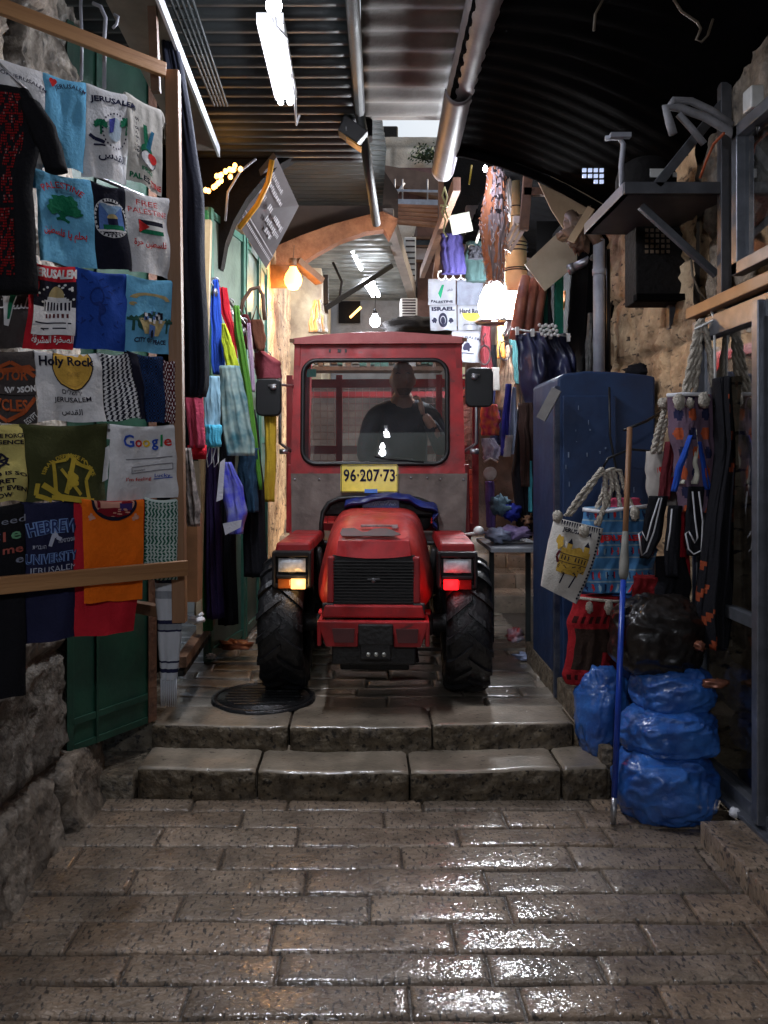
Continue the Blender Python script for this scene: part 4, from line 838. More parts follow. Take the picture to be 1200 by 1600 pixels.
for (name, label, rows, D_, mt, fo, th, cat, ex) in [
    ('pink_scarf', 'bright pink scarf with red fringe hanging left of the pale blue one', [(560, 286, 312), (615, 289, 318), (700, 295, 321)], 3.75, pink_c, 2, .04, 'scarf', 'fr'),
    ('aqua_scarf', 'pale aqua scarf with two white cord loops', [(588, 319, 343), (620, 318, 345), (668, 320, 345)], 4.15, mat('pale_aqua_cloth', (.3, .5, .6), (.2, .38, .5), 7, .8), 2, .04, 'scarf', 'aq'),
    ('tie_dye_skirt', 'teal and grey tie-dye cloth hanging in the left shop entrance', [(572, 342, 374), (620, 344, 385), (690, 350, 398), (712, 354, 398)], 4.3, mat('tie_dye', (.28, .36, .33), (.03, .12, .15), 14, .85, det=2), 3, .07, 'skirt', None),
    ('blue_scarf', 'deep blue scarf hanging at the left of the red one', [(438, 333, 342), (480, 330, 346), (560, 330, 352), (585, 332, 352)], 4.5, glb, 2, .05, 'scarf', None),
    ('red_scarf', 'narrow red scarf twisting down from the hook bunch', [(450, 342, 355), (480, 344, 360), (520, 356, 368), (560, 362, 372)], 4.55, red_c, 1.5, .04, 'scarf', None),
    ('lime_scarf', 'lime yellow scarf spreading below the red scarf', [(506, 346, 352), (530, 346, 362), (560, 350, 370), (580, 354, 375)], 4.4, lime_c, 2, .04, 'scarf', None),
    ('green_scarf', 'long leaf-green scarf falling diagonally to the tractor mirror', [(478, 364, 374), (520, 366, 380), (600, 378, 392), (700, 394, 404), (765, 405, 411)], 4.5, grn_c, 1.5, .04, 'scarf', None),
    ('lilac_scarf', 'thin lilac scarf between the green scarf and the red bag', [(505, 386, 391), (560, 389, 396), (612, 392, 399)], 4.7, cl('lilac_cloth', (.4, .28, .4)), 1, .03, 'scarf', None),
    ('maroon_bag', 'dusty pink shoulder bag hanging behind the left tractor mirror', [(548, 398, 412), (565, 396, 438), (592, 400, 440)], 5.2, cl('dusty_pink', (.35, .08, .1)), 1, .08, 'bag', None),
    ('yellow_cloth', 'mustard yellow cloth hanging beside the tractor door', [(640, 412, 432), (700, 414, 432), (784, 412, 430)], 4.9, cl('mustard_cloth', (.5, .33, .03)), 2, .05, 'cloth', None),
    ('blue_leggings', 'shiny blue patterned packet cloth hanging low on the left', [(722, 344, 362), (760, 346, 380), (800, 352, 386), (834, 358, 380)], 4.25, mat('shiny_blue_pack', (.03, .03, .5), (.2, .22, .4), 12, .25), 2, .05, 'packet', 'pk'),
    ('black_coat', 'black coat hanging low between the scarves and the tractor', [(640, 372, 400), (760, 380, 412), (900, 380, 418)], 4.6, black_c, 3, .12, 'coat', None),
    ('navy_dress', 'navy dress hanging behind the shiny blue packet', [(700, 372, 404), (760, 372, 402), (800, 378, 404)], 4.5, cl('petrol_cloth', (.02, .05, .09)), 3, .10, 'dress', None),
    ('purple_dress', 'dark purple dress at the shop post, hanging to knee height', [(700, 322, 340), (820, 320, 346), (965, 322, 350)], 4.45, purp_c, 3, .1, 'dress', None),
    ('patterned_shirt', 'small crumpled brown and white shirt below the pink scarf', [(700, 284, 298), (750, 284, 306), (800, 288, 314), (822, 294, 312)], 3.7, mat('crumpled_print', (.35, .3, .27), (.06, .05, .05), 30, .85, det=2), 3, .06, 'shirt', None),
    ('dark_gown', 'black gown filling the shop entrance above the stone ledge', [(600, 344, 372), (760, 342, 366), (975, 340, 372)], 4.8, black_c, 3, .1, 'gown', None)]:
    mb = MB(); drape(mb, rows, D_, th, fo, .010, 0, 20, 24, len(label)*.7); ms = [mt]
    yb, xl, xr = rows[-1]
    if ex == 'fr':
        for k in range(14): x = lerp(xl, xr, k/13); mb.tube([P(x, yb-4, D_), P(x+3*N3(k, 1), yb+8, D_-.01), P(x+5*N3(k, 5), yb+17, D_)], .006, 5, 1)
        ms.append(red_c)
    if ex == 'aq':
        drape(mb, [(664, 319, 346), (698, 322, 346)], D_-.005, .045, 5, .006, 1, 20, 6, 2); ms.append(aqua_c)
        for x in (328, 338): mb.tube([P(x, 696, D_), P(x-5, 715, D_), P(x-3, 730, D_), P(x+3, 722, D_), P(x+3, 698, D_)], .003, 5, 2)
        ms.append(white_c)
    if ex == 'pk':
        mb.add([P(344, 722, D_-.04), P(352, 716, D_-.04), P(348, 780, D_-.05), P(338, 784, D_-.04)], [(0, 1, 2, 3)], 1); mb.add([P(348, 818, D_-.05), P(378, 812, D_-.06), P(376, 824, D_-.06), P(352, 836, D_-.05)], [(0, 1, 2, 3)], 1); ms.append(cl('silver_print', (.45, .45, .5)))
    tag(mb.build(name, ms), label, cat)
# hook bunch with bags and the umbrella handle
t = thing('hook_rail', 'bunch of shiny metal hooks and straps over the coloured scarves', 'hook rail', P(360, 470, 4.7)); random.seed(4)
mb = MB(); mb.tube([P(336, 438, 4.5), P(420, 560, 5.4)], .008, 6); mb.build('rail', steel, t)
for k in range(9):
    f = k/8; p = lerp(P(336, 440, 4.48), P(418, 555, 5.35), f); mb = MB(); s = .022
    mb.tube([p+Vector((s*math.cos(a_*.7)*1, 0, s*math.sin(a_*.7)-.0)) for a_ in range(7)]+[p+Vector((0, 0, -.06))], .005, 5); mb.blob(p+Vector((0, 0, -.06)), (.02, .02, .025), 8, 6, .3, 3, k); mb.build('hook', steel, t)
mb = MB(); mb.tube([P(372, 505, 4.9), P(380, 470, 4.9), P(392, 452, 4.9), P(404, 449, 4.9), P(411, 462, 4.9), P(412, 482, 4.9), P(414, 500, 4.9)], .012, 8)
tag(mb.build('cane_handle', wood_dk), 'curved brown cane handle hooked on the rail', 'cane')
for k, (rows, mt, lb) in enumerate([([(492, 372, 388), (520, 376, 402), (545, 382, 404)], mar_c, 'small maroon leather bag under the cane handle'), ([(500, 392, 410), (530, 396, 416), (548, 402, 414)], cl('brown_leather', (.16, .06, .035)), 'small brown leather bag right of the cane handle'), ([(518, 384, 392), (560, 388, 398)], cream_c, 'tiny cream purse below the brown leather bags')]):
    mb = MB(); drape(mb, rows, 5.0-.05*k, .05, 1, .008, 0, 14, 12, k); mb.tube([P(rows[0][1]+2, rows[0][0], 5), P((rows[0][1]+rows[0][2])/2, rows[0][0]-22, 5), P(rows[0][2]-2, rows[0][0], 5)], .005, 5)
    tag(mb.build('small_bag', mt), lb, 'bag')
# ledge with box, cloth, trash on the left
t = thing('wooden_ledge', 'sloping wooden plank ledge beside the left shop entrance', 'ledge', P(300, 1010, 4.3))
mb = MB(); mb.bar(P(283, 1035, 3.95), P(330, 968, 4.9), .05, .05); mb.build('plank', wood_dk, t)
mb = MB(); mb.bar(P(283, 1052, 3.98), P(326, 990, 4.9), .03, .03); mb.build('stone_lip', stone_dk, t)
mb = MB(); mb.box(P(298, 870, 4.05)+Vector((0, 0, 0)), (.09, .12, .42)); tag(mb.build('brown_box', mat('brown_carton', (.3, .13, .05), None, 5, .8)), 'upright brown carton standing under the crumpled shirt', 'box')
mb = MB(); mb.blob(P(304, 968, 4.1), (.05, .04, .018), 16, 10, .5, 3, 2); mb.tube([P(308, 965, 4.1), P(317, 958, 4.1)], .01, 6); tag(mb.build('white_rag', white_c), 'scrap of white cloth lying on the wooden ledge', 'rag')
def rag(label, px, py, D_, r, mt, seed, cat='litter', name='litter', zf=.245):
    mb = MB(); p = P(px, py, D_); p.z = max(zf, p.z); mb.blob(p+Vector((0, 0, r[2]*.6)), r, 22, 14, .7, 3, seed, flat=r[2]*.5, rid=.5); tag(mb.build(name, mt), label, cat)
rag('orange litter lying on the paving left of the tractor', 368, 1012, 5.3, (.11, .09, .03), mat('orange_wrapper', (.35, .09, .03), None, 9, .5), 3)
rag('small white paper scrap by the left kerb', 330, 1029, 5.1, (.03, .03, .02), white_c, 6)
# signboard with illegible writing
t = thing('shop_sign', 'dark tilted signboard with faded white writing above the pale shutters', 'sign', P(415, 330, 5.7))
q = [P(432, 246, 5.2), P(467, 322, 5.9), P(416, 420, 6.3), P(360, 330, 5.5)]
nn = (q[1]-q[0]).cross(q[3]-q[0]).normalized(); nn = nn if nn.y < 0 else -nn
mb = MB(); mb.hexa([q[3], q[2], q[1], q[0]][::1]+[x-nn*.04 for x in (q[3], q[2], q[1], q[0])]); mb.build('board', mat('slate_board', (.085, .08, .085), None, 4, .5), t)
def SQ(u, v, l=.004): return lerp(lerp(q[3], q[0], u), lerp(q[2], q[1], u), v)+nn*l
mb = MB(); random.seed(11)
def blk(u0, v0, u1, v1): mb.add([SQ(u0, v0), SQ(u1, v0), SQ(u1, v1), SQ(u0, v1)], [(0, 1, 2, 3)], 0, False)
for (u, v0, v1, hh) in [(.84, .12, .5, .07), (.74, .12, .62, .07), (.56, .14, .3, .09), (.56, .42, .52, .09), (.56, .62, .9, .09), (.44, .5, .9, .09), (.34, .6, .78, .08)]:
    v = v0
    while v < v1: wv = random.uniform(.015, .04); blk(u-hh/2*random.uniform(.5, 1), v, u+hh/2*random.uniform(.5, 1), min(v+wv, v1)); v += wv+.014
v = .03
while v < .97: blk(.11, v, .15, v+.018); v += .03
blk(.2, .0, .215, 1)
mb.build('lettering', mat('faded_white_ink', (.4, .4, .42), None, 8, .6), t)
mb = MB(); mb.tube([P(425, 250, 5.1), P(419, 285, 5.15), P(402, 320, 5.2), P(374, 356, 5.3)], .017, 10); tag(mb.build('yellow_conduit', mat('yellow_conduit_paint', (.75, .38, .03), None, 8, .4)), 'bent yellow conduit running in front of the tilted signboard', 'conduit')
mb = MB(); mb.tube([P(352, 345, 5.15), P(356, 300, 5.15), P(375, 268, 5.15), P(400, 248, 5.15)], .008, 6); tag(mb.build('thin_cable', pvc), 'thin grey cable arching left of the signboard', 'cable')
t = thing('floodlight', 'black unlit floodlight clamped under the black arch', 'floodlight', P(550, 212, 4.7))
mb = MB(); mb.box(P(550, 208, 4.7), (.13, .10, .09), Matrix.Rotation(R(35), 3, 'Y'), tp=1.25); mb.build('housing', black, t, bevel=.006)
mb = MB(); mb.box(P(553, 226, 4.66), (.10, .08, .008), Matrix.Rotation(R(35), 3, 'Y')); mb.build('lens', mat('amber_lens', (.5, .25, .06), None, 5, .2), t)
mb = MB(); mb.tube([P(541, 205, 4.65), P(540, 190, 4.65), P(560, 185, 4.7), P(566, 205, 4.75)], .006, 6); mb.build('bracket', steel, t)
# ---------------- tractor ----------------
ANG = -math.atan(.038)
TR = thing('utility_tractor', 'small red narrow tractor with cab driving down the alley toward the steps', 'tractor', (.06, 4.56, .245), rz=ANG)
redp = mat('worn_red_paint', (.44, .013, .016), (.17, .008, .009), 6, .3, bump=.06, bscale=30, rough2=.6, det=9, pit=((9, 9, 16), .66, (.05, .02, .018)))
redw = mat('faded_red_paint', (.56, .045, .035), (.32, .018, .016), 5, .3, bump=.05, rough2=.6, det=9, pit=((11, 11, 11), .68, (.12, .05, .045)))
redd = mat('dull_red_paint', (.32, .014, .016), (.2, .01, .012), 5, .5, rough2=.6)
bare = mat('bare_brown_plate', (.19, .15, .13), (.09, .07, .06), 7, .42, metal=.3, bump=.15, bscale=25, rough2=.62)
rub = mat('wet_tyre_rubber', (.010, .010, .011), (.004, .004, .005), 12, .36, bump=.3, bscale=50, rough2=.55)
gb = mat('grimy_black', (.013, .012, .012), None, 8, .5, bump=.3)
L = True
def B(name, mb, m, p=TR, **k): return mb.build(name, m, p, local=(p is TR), **k)
def section(w0, w1, z0, z1, e=3.6, n=40, cx=0):
    pts = []
    for i in range(n):
        a = 2*math.pi*i/n; c, s_ = math.cos(a), math.sin(a)
        x = math.copysign(abs(c)**(2/e), c); zz = math.copysign(abs(s_)**(2/e), s_)
        t = (zz+1)/2; wv = lerp(w0, w1, t**1.4); pts.append((cx+x*wv, lerp(z0, z1, t)))
    return pts
# hood
mb = MB(); secs = [(-.415, .225, .175, .50, .81), (-.405, .24, .19, .49, .835), (-.37, .26, .20, .48, .865), (-.30, .285, .205, .47, .892), (-.15, .315, .215, .47, .918), (.05, .335, .225, .48, .938), (.3, .34, .235, .5, .955), (.52, .34, .24, .5, .96)]
vs = []; n = 40
for (y, w0, w1, z0, z1) in secs: vs += [(x, y, z) for x, z in section(w0, w1, z0, z1, e=5.5)]
fs = [(i*n+j, (i+1)*n+j, (i+1)*n+(j+1) % n, i*n+(j+1) % n) for i in range(len(secs)-1) for j in range(n)]
fs.append(tuple(range(n))); mb.add(vs, fs, 0); hood = B('hood', mb, redw)
# worn black patch and silver emblem bar, moulded ridge
mb = MB()
mb.grid(lambda u, v: Vector((lerp(-.185, .185, u)*(1-.04*v), lerp(-.452, -.425, v)+.02*(2*u-1)**2, lerp(.775, .845, v)-.012*(1-(2*u-1)**2)*(1-v))), 18, 5)
mb.grid(lambda u, v: Vector((lerp(-.185, .185, u)*.96, lerp(-.425, -.36, v)+.02*(2*u-1)**2, lerp(.845, .862, v))), 18, 5)
mb.grid(lambda u, v: Vector((lerp(-.185, .185, u), lerp(-.452, -.38, v)+.02*(2*u-1)**2, .775-.012*(1-(2*u-1)**2))), 18, 3)
B('hood_lip', mb, redp)
mb = MB()
for pts in ([(-.17, .02), (-.16, .055), (-.10, .06), (-.06, .03), (-.03, .035), (.0, .055), (.06, .06), (.10, .04), (.135, .012), (.10, .0), (-.16, -.002)],):
    mb.prism([(a*1.0, b) for a, b in pts], (0, -.402, .868), (1, 0, 0), (0, .72, .60), .004)
B('scorched_patch', mb, mat('scorched_paint', (.06, .045, .04), (.12, .04, .035), 14, .6))
mb = MB(); mb.bar((-.07, -.30, .912), (.12, -.30, .912), .025, .012); mb.bar((.09, -.33, .905), (.125, -.33, .905), .012, .01); B('emblem_bar', mb, mat('scratched_silver', (.5, .45, .45), (.3, .12, .12), 30, .3, metal=.5), bevel=.003)
# grille
mb = MB(); mb.box((0, -.405, .65), (.41, .03, .25)); g = B('grille', mb, gb)
mb = MB()
for k in range(14): mb.bar((-.20, -.43-.0008*k, .545+k*.0155), (.20, -.43-.0008*k, .545+k*.0155), .016, .005)
B('grille_slats', mb, mat('slat_black', (.03, .028, .028), None, 8, .45))
mb = MB(); mb.lathe([(0, 0), (.012, .002), (.014, .008)], (0, -.445, .655), 'Y', 12); mb.bar((-.03, -.445, .66), (.03, -.445, .662), .004, .004); B('grille_badge', mb, steel)
for s in (-1, 1):
    mb = MB(); mb.bar((s*.215, -.42, .54), (s*.212, -.42, .77), .035, .05, up=(0, 1, 0)); B('grille_pillar', mb, redd, bevel=.008)
    mb = MB(); mb.box((s*.225, -.43, .505), (.06, .04, .07)); B('hinge_block', mb, gb, bevel=.006)
mb = MB(); mb.prism([(-.255, -.03), (.255, -.03), (.24, .032), (-.24, .032)], (0, -.46, .50), (1, 0, 0), (0, 0, 1), -.10); B('upper_bumper', mb, redp, bevel=.008)
# lower bumper: frame with dark inserts
mb = MB()
mb.hexa([(-.285, -.30, .455), (.285, -.30, .455), (.285, -.2, .455), (-.285, -.2, .455), (-.29, -.3, .47), (.29, -.3, .47), (.29, -.2, .47), (-.29, -.2, .47)])
mb.prism([(-.275, .062), (.275, .062), (.232, -.062), (.10, -.062), (.10, .0), (-.075, .0), (-.075, -.062), (-.232, -.062)], (0, -.50, .398), (1, 0, 0), (0, 0, 1), -.05)
for s in (-1, 1): mb.prism([(0, .06), (.22, .06), (.22, -.02), (.0, -.06)], (s*.275 if s > 0 else -.275, -.50, .398), (0, 1, 0), (-.03*s*0, 0, 1), -.02*s)
B('lower_bumper', mb, redp, bevel=.005)
for s in (-1, 1):
    mb = MB(); mb.prism([(-.055, .032), (.055, .032), (.05*1.0, -.035), (-.045, -.035)], (s*.155+.01, -.512, .395), (1, 0, 0), (0, 0, 1), -.02); B('bumper_insert', mb, mat('insert_dark_red', (.09, .02, .02), None, 6, .6))
mb = MB(); mb.box((.012, -.50, .40), (.17, .05, .10)); mb.box((.012, -.49, .33), (.15, .06, .10)); B('tow_bracket', mb, gb, bevel=.006)
mb = MB()
for k in (-1, 0, 1): mb.lathe([(0, -.004), (.009, -.003), (.011, .004)], (.015+k*.038, -.526, .305), 'Y', 12)
B('bracket_bolts', mb, mat('pale_bolt', (.5, .5, .45), None, 8, .35, metal=.6))
mb = MB(); mb.box((0, -.30, .30), (.42, .25, .14)); mb.box((0, .0, .36), (.62, .12, .12)); mb.box((0, .5, .42), (.34, 1.4, .3)); mb.tube([(-.5, 0, .36), (.5, 0, .36)], .05, 10); mb.box((0, -.1, .2), (.36, .3, .08)); B('chassis', mb, gb, bevel=.01)
for k in range(3):
    mb = MB(); mb.tube([(.2-.18*k, -.1, .34), (.22-.18*k, -.28, .22), (.08-.1*k, -.35, .30)], .012, 6); B('hose', mb, black)
# wheels
def wheel(x, y, r=.36, w_=.238, big=False):
    W = MB(); prf = [(r*.55, -w_*.36), (r*.62, -w_*.46), (r*.8, -w_*.5), (r*.9, -w_*.46), (r*.945, -w_*.34), (r*.955, 0), (r*.945, w_*.34), (r*.9, w_*.46), (r*.8, w_*.5), (r*.62, w_*.46), (r*.55, w_*.36)]
    W.lathe(prf, (x, y, r), 'X', 48)
    nl = 17
    for k in range(nl*2):
        sd_ = 1 if k % 2 else -1; a = math.pi*2*k/(nl*2)
        pts = []
        for f in range(7):
            t = f/6; xx = sd_*lerp(-.01, w_*.50, t); aa = a+t*.30
            rr = r*(1.0 if t < .8 else .985-.05*(t-.8)*5)
            pts.append((xx, aa, rr))
        vs = []; 
        for (xx, aa, rr) in pts:
            for (dr, da) in ((-.045, -.062), (0, -.045), (0, .045), (-.045, .062)):
                q_ = rr+dr*1.0; vs.append((x+xx, y+q_*math.cos(aa+da), r+q_*math.sin(aa+da)))
        fs = [(i*4+j, i*4+j+1, i*4+5+j, i*4+4+j) for i in range(6) for j in range(3)]+[(0, 3, 2, 1), (24, 25, 26, 27)]
        if sd_ < 0: fs = [f[::-1] for f in fs]
        W.add(vs, fs, 0, False)
    ob = B('tyre', W, rub)
    mb = MB(); s = 1 if x > 0 else -1
    mb.lathe([(0, s*w_*.1), (.05, s*w_*.12), (.06, s*w_*.08), (.12, s*w_*.06), (.15, s*w_*.3), (r*.56, s*w_*.36), (r*.58, s*w_*.40)], (x, y, r), 'X', 28)
    for k in range(5): a = k*2*math.pi/5; mb.blob((x+s*w_*.1, y+.085*math.cos(a), r+.085*math.sin(a)), (.012, .012, .012), 8, 6)
    B('rim', mb, redd)
for s in (-1, 1): wheel(s*.487, 0)
for s in (-1, 1): wheel(s*.475, 1.35)
# fenders, headlights, signals
glassy = mat('headlamp_glass', (.75, .78, .8), (.3, .33, .36), 18, .08, bump=.2, bscale=60)
for s in (-1, 1):
    cx = s*.425
    mb = MB(); mb.prism([(-.095, 0), (.095, 0), (.09, .055), (-.085, .055)], (cx, -.25, .765), (1, 0, 0), (0, 0, 1), -.85); f = B('fender', mb, redp, bevel=.012)
    mb = MB()
    mb.box((cx, -.22, .765), (.20, .16, .03)); mb.box((cx, -.22, .60), (.20, .14, .025)); mb.box((cx, -.20, .69), (.198, .10, .16))
    mb.box((cx-.093, -.24, .685), (.018, .13, .18)); mb.box((cx+.093, -.24, .685), (.018, .13, .18)); mb.box((cx, -.27, .648), (.16, .06, .02)); B('lamp_housing', mb, black, bevel=.006)
    mb = MB()
    mb.grid(lambda u, v: Vector((cx+lerp(-.07, .07, u), -.285-.014*(1-(2*u-1)**4)*(1-(2*v-1)**4), lerp(.672, .742, v))), 12, 8)
    h = B('headlight', mb, glassy)
    mb = MB(); mb.lathe([(.0, .03), (.02, .025), (.038, .0), (.042, -.006)], (cx, -.282, .707), 'Y', 20); mb.build('reflector', steel, TR, local=True)
    out_w, inn = .06, .075
    xi = cx+.0325*(1 if s < 0 else -1); xo = cx-.04*(1 if s < 0 else -1)
    mb = MB(); mb.box((xo, -.285, .612), (.065, .02, .05)); B('turn_signal', mb, mat('amber_dull', (.35, .10, .02), None, 20, .15) if s < 0 else mat('red_dull', (.25, .01, .01), None, 20, .15), bevel=.004)
    mb = MB(); mb.box((xi, -.287, .612), (.075, .022, .055)); ob = B('lit_signal' if s < 0 else 'red_marker', mb, mat('amber_lit', (1, .55, .2), (.9, .35, .05), 25, .2, emis=1.6, ecol=(1, .5, .15)) if s < 0 else mat('red_lit', (1, .02, .02), (.6, .0, .0), 35, .2, emis=1.8, ecol=(1, .01, .015)), bevel=.005)
    light('marker_light', 'POINT', (0, 0, 0), .35 if s < 0 else .22, (1, .55, .2) if s < 0 else (1, .02, .02), size=.02, parent=TR).location = (xi, -.36, .612)
    mb = MB(); mb.tube([(cx-.1*s, .1, .75), (cx-.12*s, .3, .45)], .02, 6); B('fender_stay', mb, gb)
# ---- cab ----
def cy(z): return .54+(z-1.2)*.075
def CF(x, z, o=0): return Vector((x, cy(z)-o, z))
def rrect(x0, z0, x1, z1, r, n=8):
    pts = []
    for (cx_, cz, a0) in ((x1-r, z1-r, 0), (x0+r, z1-r, 90), (x0+r, z0+r, 180), (x1-r, z0+r, 270)):
        for i in range(n+1): a = R(a0+90*i/n); pts.append((cx_+r*math.cos(a), cz+r*math.sin(a)))
    return pts
inner = rrect(-.465, 1.225, .425, 1.865, .085)
x0, z0, x1, z1 = -.52, 1.15, .515, 1.985
def outp(p):
    c = (-.02, 1.545); dx, dz_ = p[0]-c[0], p[1]-c[1]
    ts = [((x1-c[0])/dx if dx > 0 else (x0-c[0])/dx) if dx else 9e9, ((z1-c[1])/dz_ if dz_ > 0 else (z0-c[1])/dz_) if dz_ else 9e9]
    t = min(ts); return (c[0]+dx*t, c[1]+dz_*t)
outr = [outp(p) for p in inner]
for corner in ((x0, z0), (x1, z0), (x0, z1), (x1, z1)):
    k = min(range(len(outr)), key=lambda i: (outr[i][0]-corner[0])**2+(outr[i][1]-corner[1])**2); outr[k] = corner
def taper(x, z): return x*(1.0+.035*max(0, (1.98-z)/.83)) if abs(x) > .5 else x
n = len(inner); vs = []
for o in (0, -.05):
    vs += [CF(taper(*p), p[1], o) for p in outr]+[CF(*p, o) for p in inner]
fs = []
for i in range(n):
    j = (i+1) % n; fs += [(i, j, n+j, n+i), (2*n+j, 2*n+i, 3*n+i, 3*n+j), (n+i, n+j, 3*n+j, 3*n+i), (j, i, 2*n+i, 2*n+j)]
mb = MB(); mb.add(vs, fs, 0, False); B('cab_front_frame', mb, redp)
mb = MB(); mb.tube([CF(p[0], p[1], .006) for p in inner], .014, 8, closed=True); sl = B('windscreen_seal', mb, mat('black_rubber', (.01, .01, .01), None, 8, .45))
mb = MB(); gi = [CF(p[0], p[1], -.01) for p in inner]; mb.add(gi, [tuple(range(len(gi)))], 0, False); B('windscreen', mb, glass('windscreen_glass', (.55, .58, .61), .012, .09, haze=.04))  # haze mixed into the glass to soften the driver's dark silhouette
# lower brown plates around hood arch
arch_ = [(-.345, .735), (-.345, .86), (-.335, .93), (-.30, .985), (-.24, 1.012), (-.15, 1.02), (.15, 1.02), (.24, 1.012), (.31, .985), (.345, .93), (.355, .86), (.36, .735)]
poly = [(-.525, .735), (-.345, .735)]+arch_[1:-1]+[(.36, .735), (.53, .735), (.545, 1.165), (-.535, 1.165)]
vs = [CF(*p, .004) for p in poly]+[CF(*p, -.03) for p in poly]; k = len(poly)
fs = [tuple(range(k)), tuple(range(k, 2*k))[::-1]]+[((i+1) % k, i, k+i, k+(i+1) % k) for i in range(k)]
mb = MB(); mb.add(vs, fs, 0, False)
B('lower_cab_plate', mb, bare)
mb = MB()
for x in (-.51, -.36, .38, .52):
    for z in (.78, 1.13): mb = MB(); mb.blob(CF(x, z, .008), (.007, .005, .007), 8, 6); B('rivet', mb, steel)
for x in (-.2, .2, .3): mb = MB(); mb.blob(CF(x, 1.14, .008), (.006, .005, .006), 8, 6); B('rivet', mb, steel)
mb = MB(); mb.tube([CF(*p, .012) for p in arch_], .014, 8); B('arch_trim', mb, _mats['black_rubber'])
# side shells, roof
for s in (-1, 1):
    mb = MB(); a = .515 if s > 0 else .52
    for (y0_, y1_) in ((.56, .66), (1.15, 1.25)):
        mb.hexa([(s*(a+.03)-.0, y0_, .72), (s*(a-.02), y0_, .72), (s*(a-.02), y1_, .72), (s*(a+.03), y1_, .72), (s*a, y0_+.03, 1.98), (s*(a-.04), y0_+.03, 1.98), (s*(a-.04), y1_+.03, 1.98), (s*a, y1_+.03, 1.98)])
    mb.hexa([(s*(a+.055), .60, .80), (s*(a+.02), .60, .80), (s*(a+.02), 1.2, .80), (s*(a+.055), 1.2, .80), (s*(a+.045), .60, 1.22), (s*(a+.015), .60, 1.22), (s*(a+.015), 1.2, 1.22), (s*(a+.045), 1.2, 1.22)])
    mb.box((s*.50, .92, 1.96), (.04, .62, .06)); B('cab_side', mb, redp, bevel=.005)
for s in (-1, 1):
    mb = MB(); a = .53; mb.add([(s*a, .64, 1.23), (s*a, 1.14, 1.23), (s*(a-.02), 1.16, 1.94), (s*(a-.02), .68, 1.94)], [(0, 1, 2, 3)], 0, False); B('side_window', mb, bpy.data.materials['windscreen_glass'])
mb = MB()
def rf(u, v):
    x = lerp(-.525, .525, u); y = lerp(.55, 1.30, v); cr = .075*(1-(2*u-1)**2)*math.sin(math.pi*min(1, .15+v*.7))
    return Vector((x*(1-.02*v), y, 2.0+cr+.005*N3(x*5, y*5)))
mb.grid(rf, 20, 14)
ed = [rf(i/20, 0) for i in range(21)]; mb.add(ed+[Vector((p.x, p.y+.005, 1.965)) for p in ed], [(i+1, i, 21+i, 22+i) for i in range(20)], 0, False)
for s, u in ((-1, 0), (1, 1)): e_ = [rf(u, i/14) for i in range(15)]; mb.add(e_+[Vector((p.x, p.y, 1.965)) for p in e_], [(i, i+1, 16+i, 15+i) for i in range(14)], 0, False)
mb.add([(-.52, .56, 1.966), (.52, .56, 1.966), (.51, 1.29, 1.966), (-.51, 1.29, 1.966)], [(0, 1, 2, 3)], 0, False)
B('cab_roof', mb, mat('faded_roof_red', (.5, .16, .15), (.38, .08, .08), 5, .3, bump=.06, rough2=.5))
for x in (-.53, .53): mb = MB(); mb.box((x, .56, 1.985), (.03, .03, .02)); B('roof_clip', mb, rust)
for k, x in enumerate((-.30, -.24, -.20)): mb = MB(); mb.box(CF(x, 1.925, .002), (.012+.01*k % .02, .004, .02)); B('paint_chip', mb, gb)
# number plate
pc = (-.052, 1.135); PW, PH = .350, .168
mb = MB(); pp = rrect(-PW/2, -PH/2, PW/2, PH/2, .012, 4); mb.prism(pp, CF(*pc, .022), (1, 0, 0), (0, .075, .997), .006) 
pl = B('number_plate', mb, mat('plate_yellow', (1, .76, .04), None, 5, .25))
SP = Surf(lambda u, v: CF(pc[0]+(u-.5)*PW, pc[1]-(v-.5)*PH, .024), (0, -1, 0), PW, PH)
mb = MB(); SP.text(mb, '96·207·73', .5, .38, .90, 0, h=.46, bold=.02, lift=.006); SP.line(mb, [(.015, .03), (.985, .03), (.985, .97), (.015, .97), (.015, .03)], .0018, 0, .006); mb.build('plate_digits', ink, TR, local=True)
mb = MB(); SP.rect(mb, .42, .88, .64, 1.02, 0, .007, 2); mb.build('plate_blue_sticker', mat('sticker_blue', (.03, .2, .75), None, 5, .3), TR, local=True)
mb = MB(); mb.blob(CF(pc[0]-.045, pc[1]+.025, .03), (.005, .004, .005), 8, 6); mb.blob(CF(pc[0]+.165, pc[1]+.02, .03), (.005, .004, .005), 8, 6); mb.build('plate_screws', rust, TR, local=True)
# blue sheet draped round the hood arch
mb = MB()
def bs(u, v):
    a = lerp(R(150), R(-25), u); k = .30+.03*math.sin(u*20); x = .06+k*1.0*math.cos(a); z = .86+.135*max(-.9, math.sin(a)*1.0)+.015*N3(u*9, 3)
    return Vector((x, .50-.06*math.sin(math.pi*v)+.02*N3(u*8, v*4), z+lerp(.0, .055, v)+.01*N3(u*14, v*5)))
mb.grid(bs, 46, 8)
S = Surf(lambda u, v: CF(.02+(u-.5)*.22, .985-(v-.5)*.05, .05), (0, -1, 0), .22, .05); mb.grid(lambda u, v: S.fn(u, v), 8, 3)
random.seed(3)
for k in range(34): u_ = .08+.025*k; S.ell(mb, u_, .5+random.uniform(-.2, .2), .012, .12, 1, .004, nr=1, n=6)
B('blue_sheet', mb, [mat('blue_sheet_plastic', (.015, .03, .2), (.01, .015, .08), 9, .4), cl('sheet_pale_ink', (.2, .25, .4))])
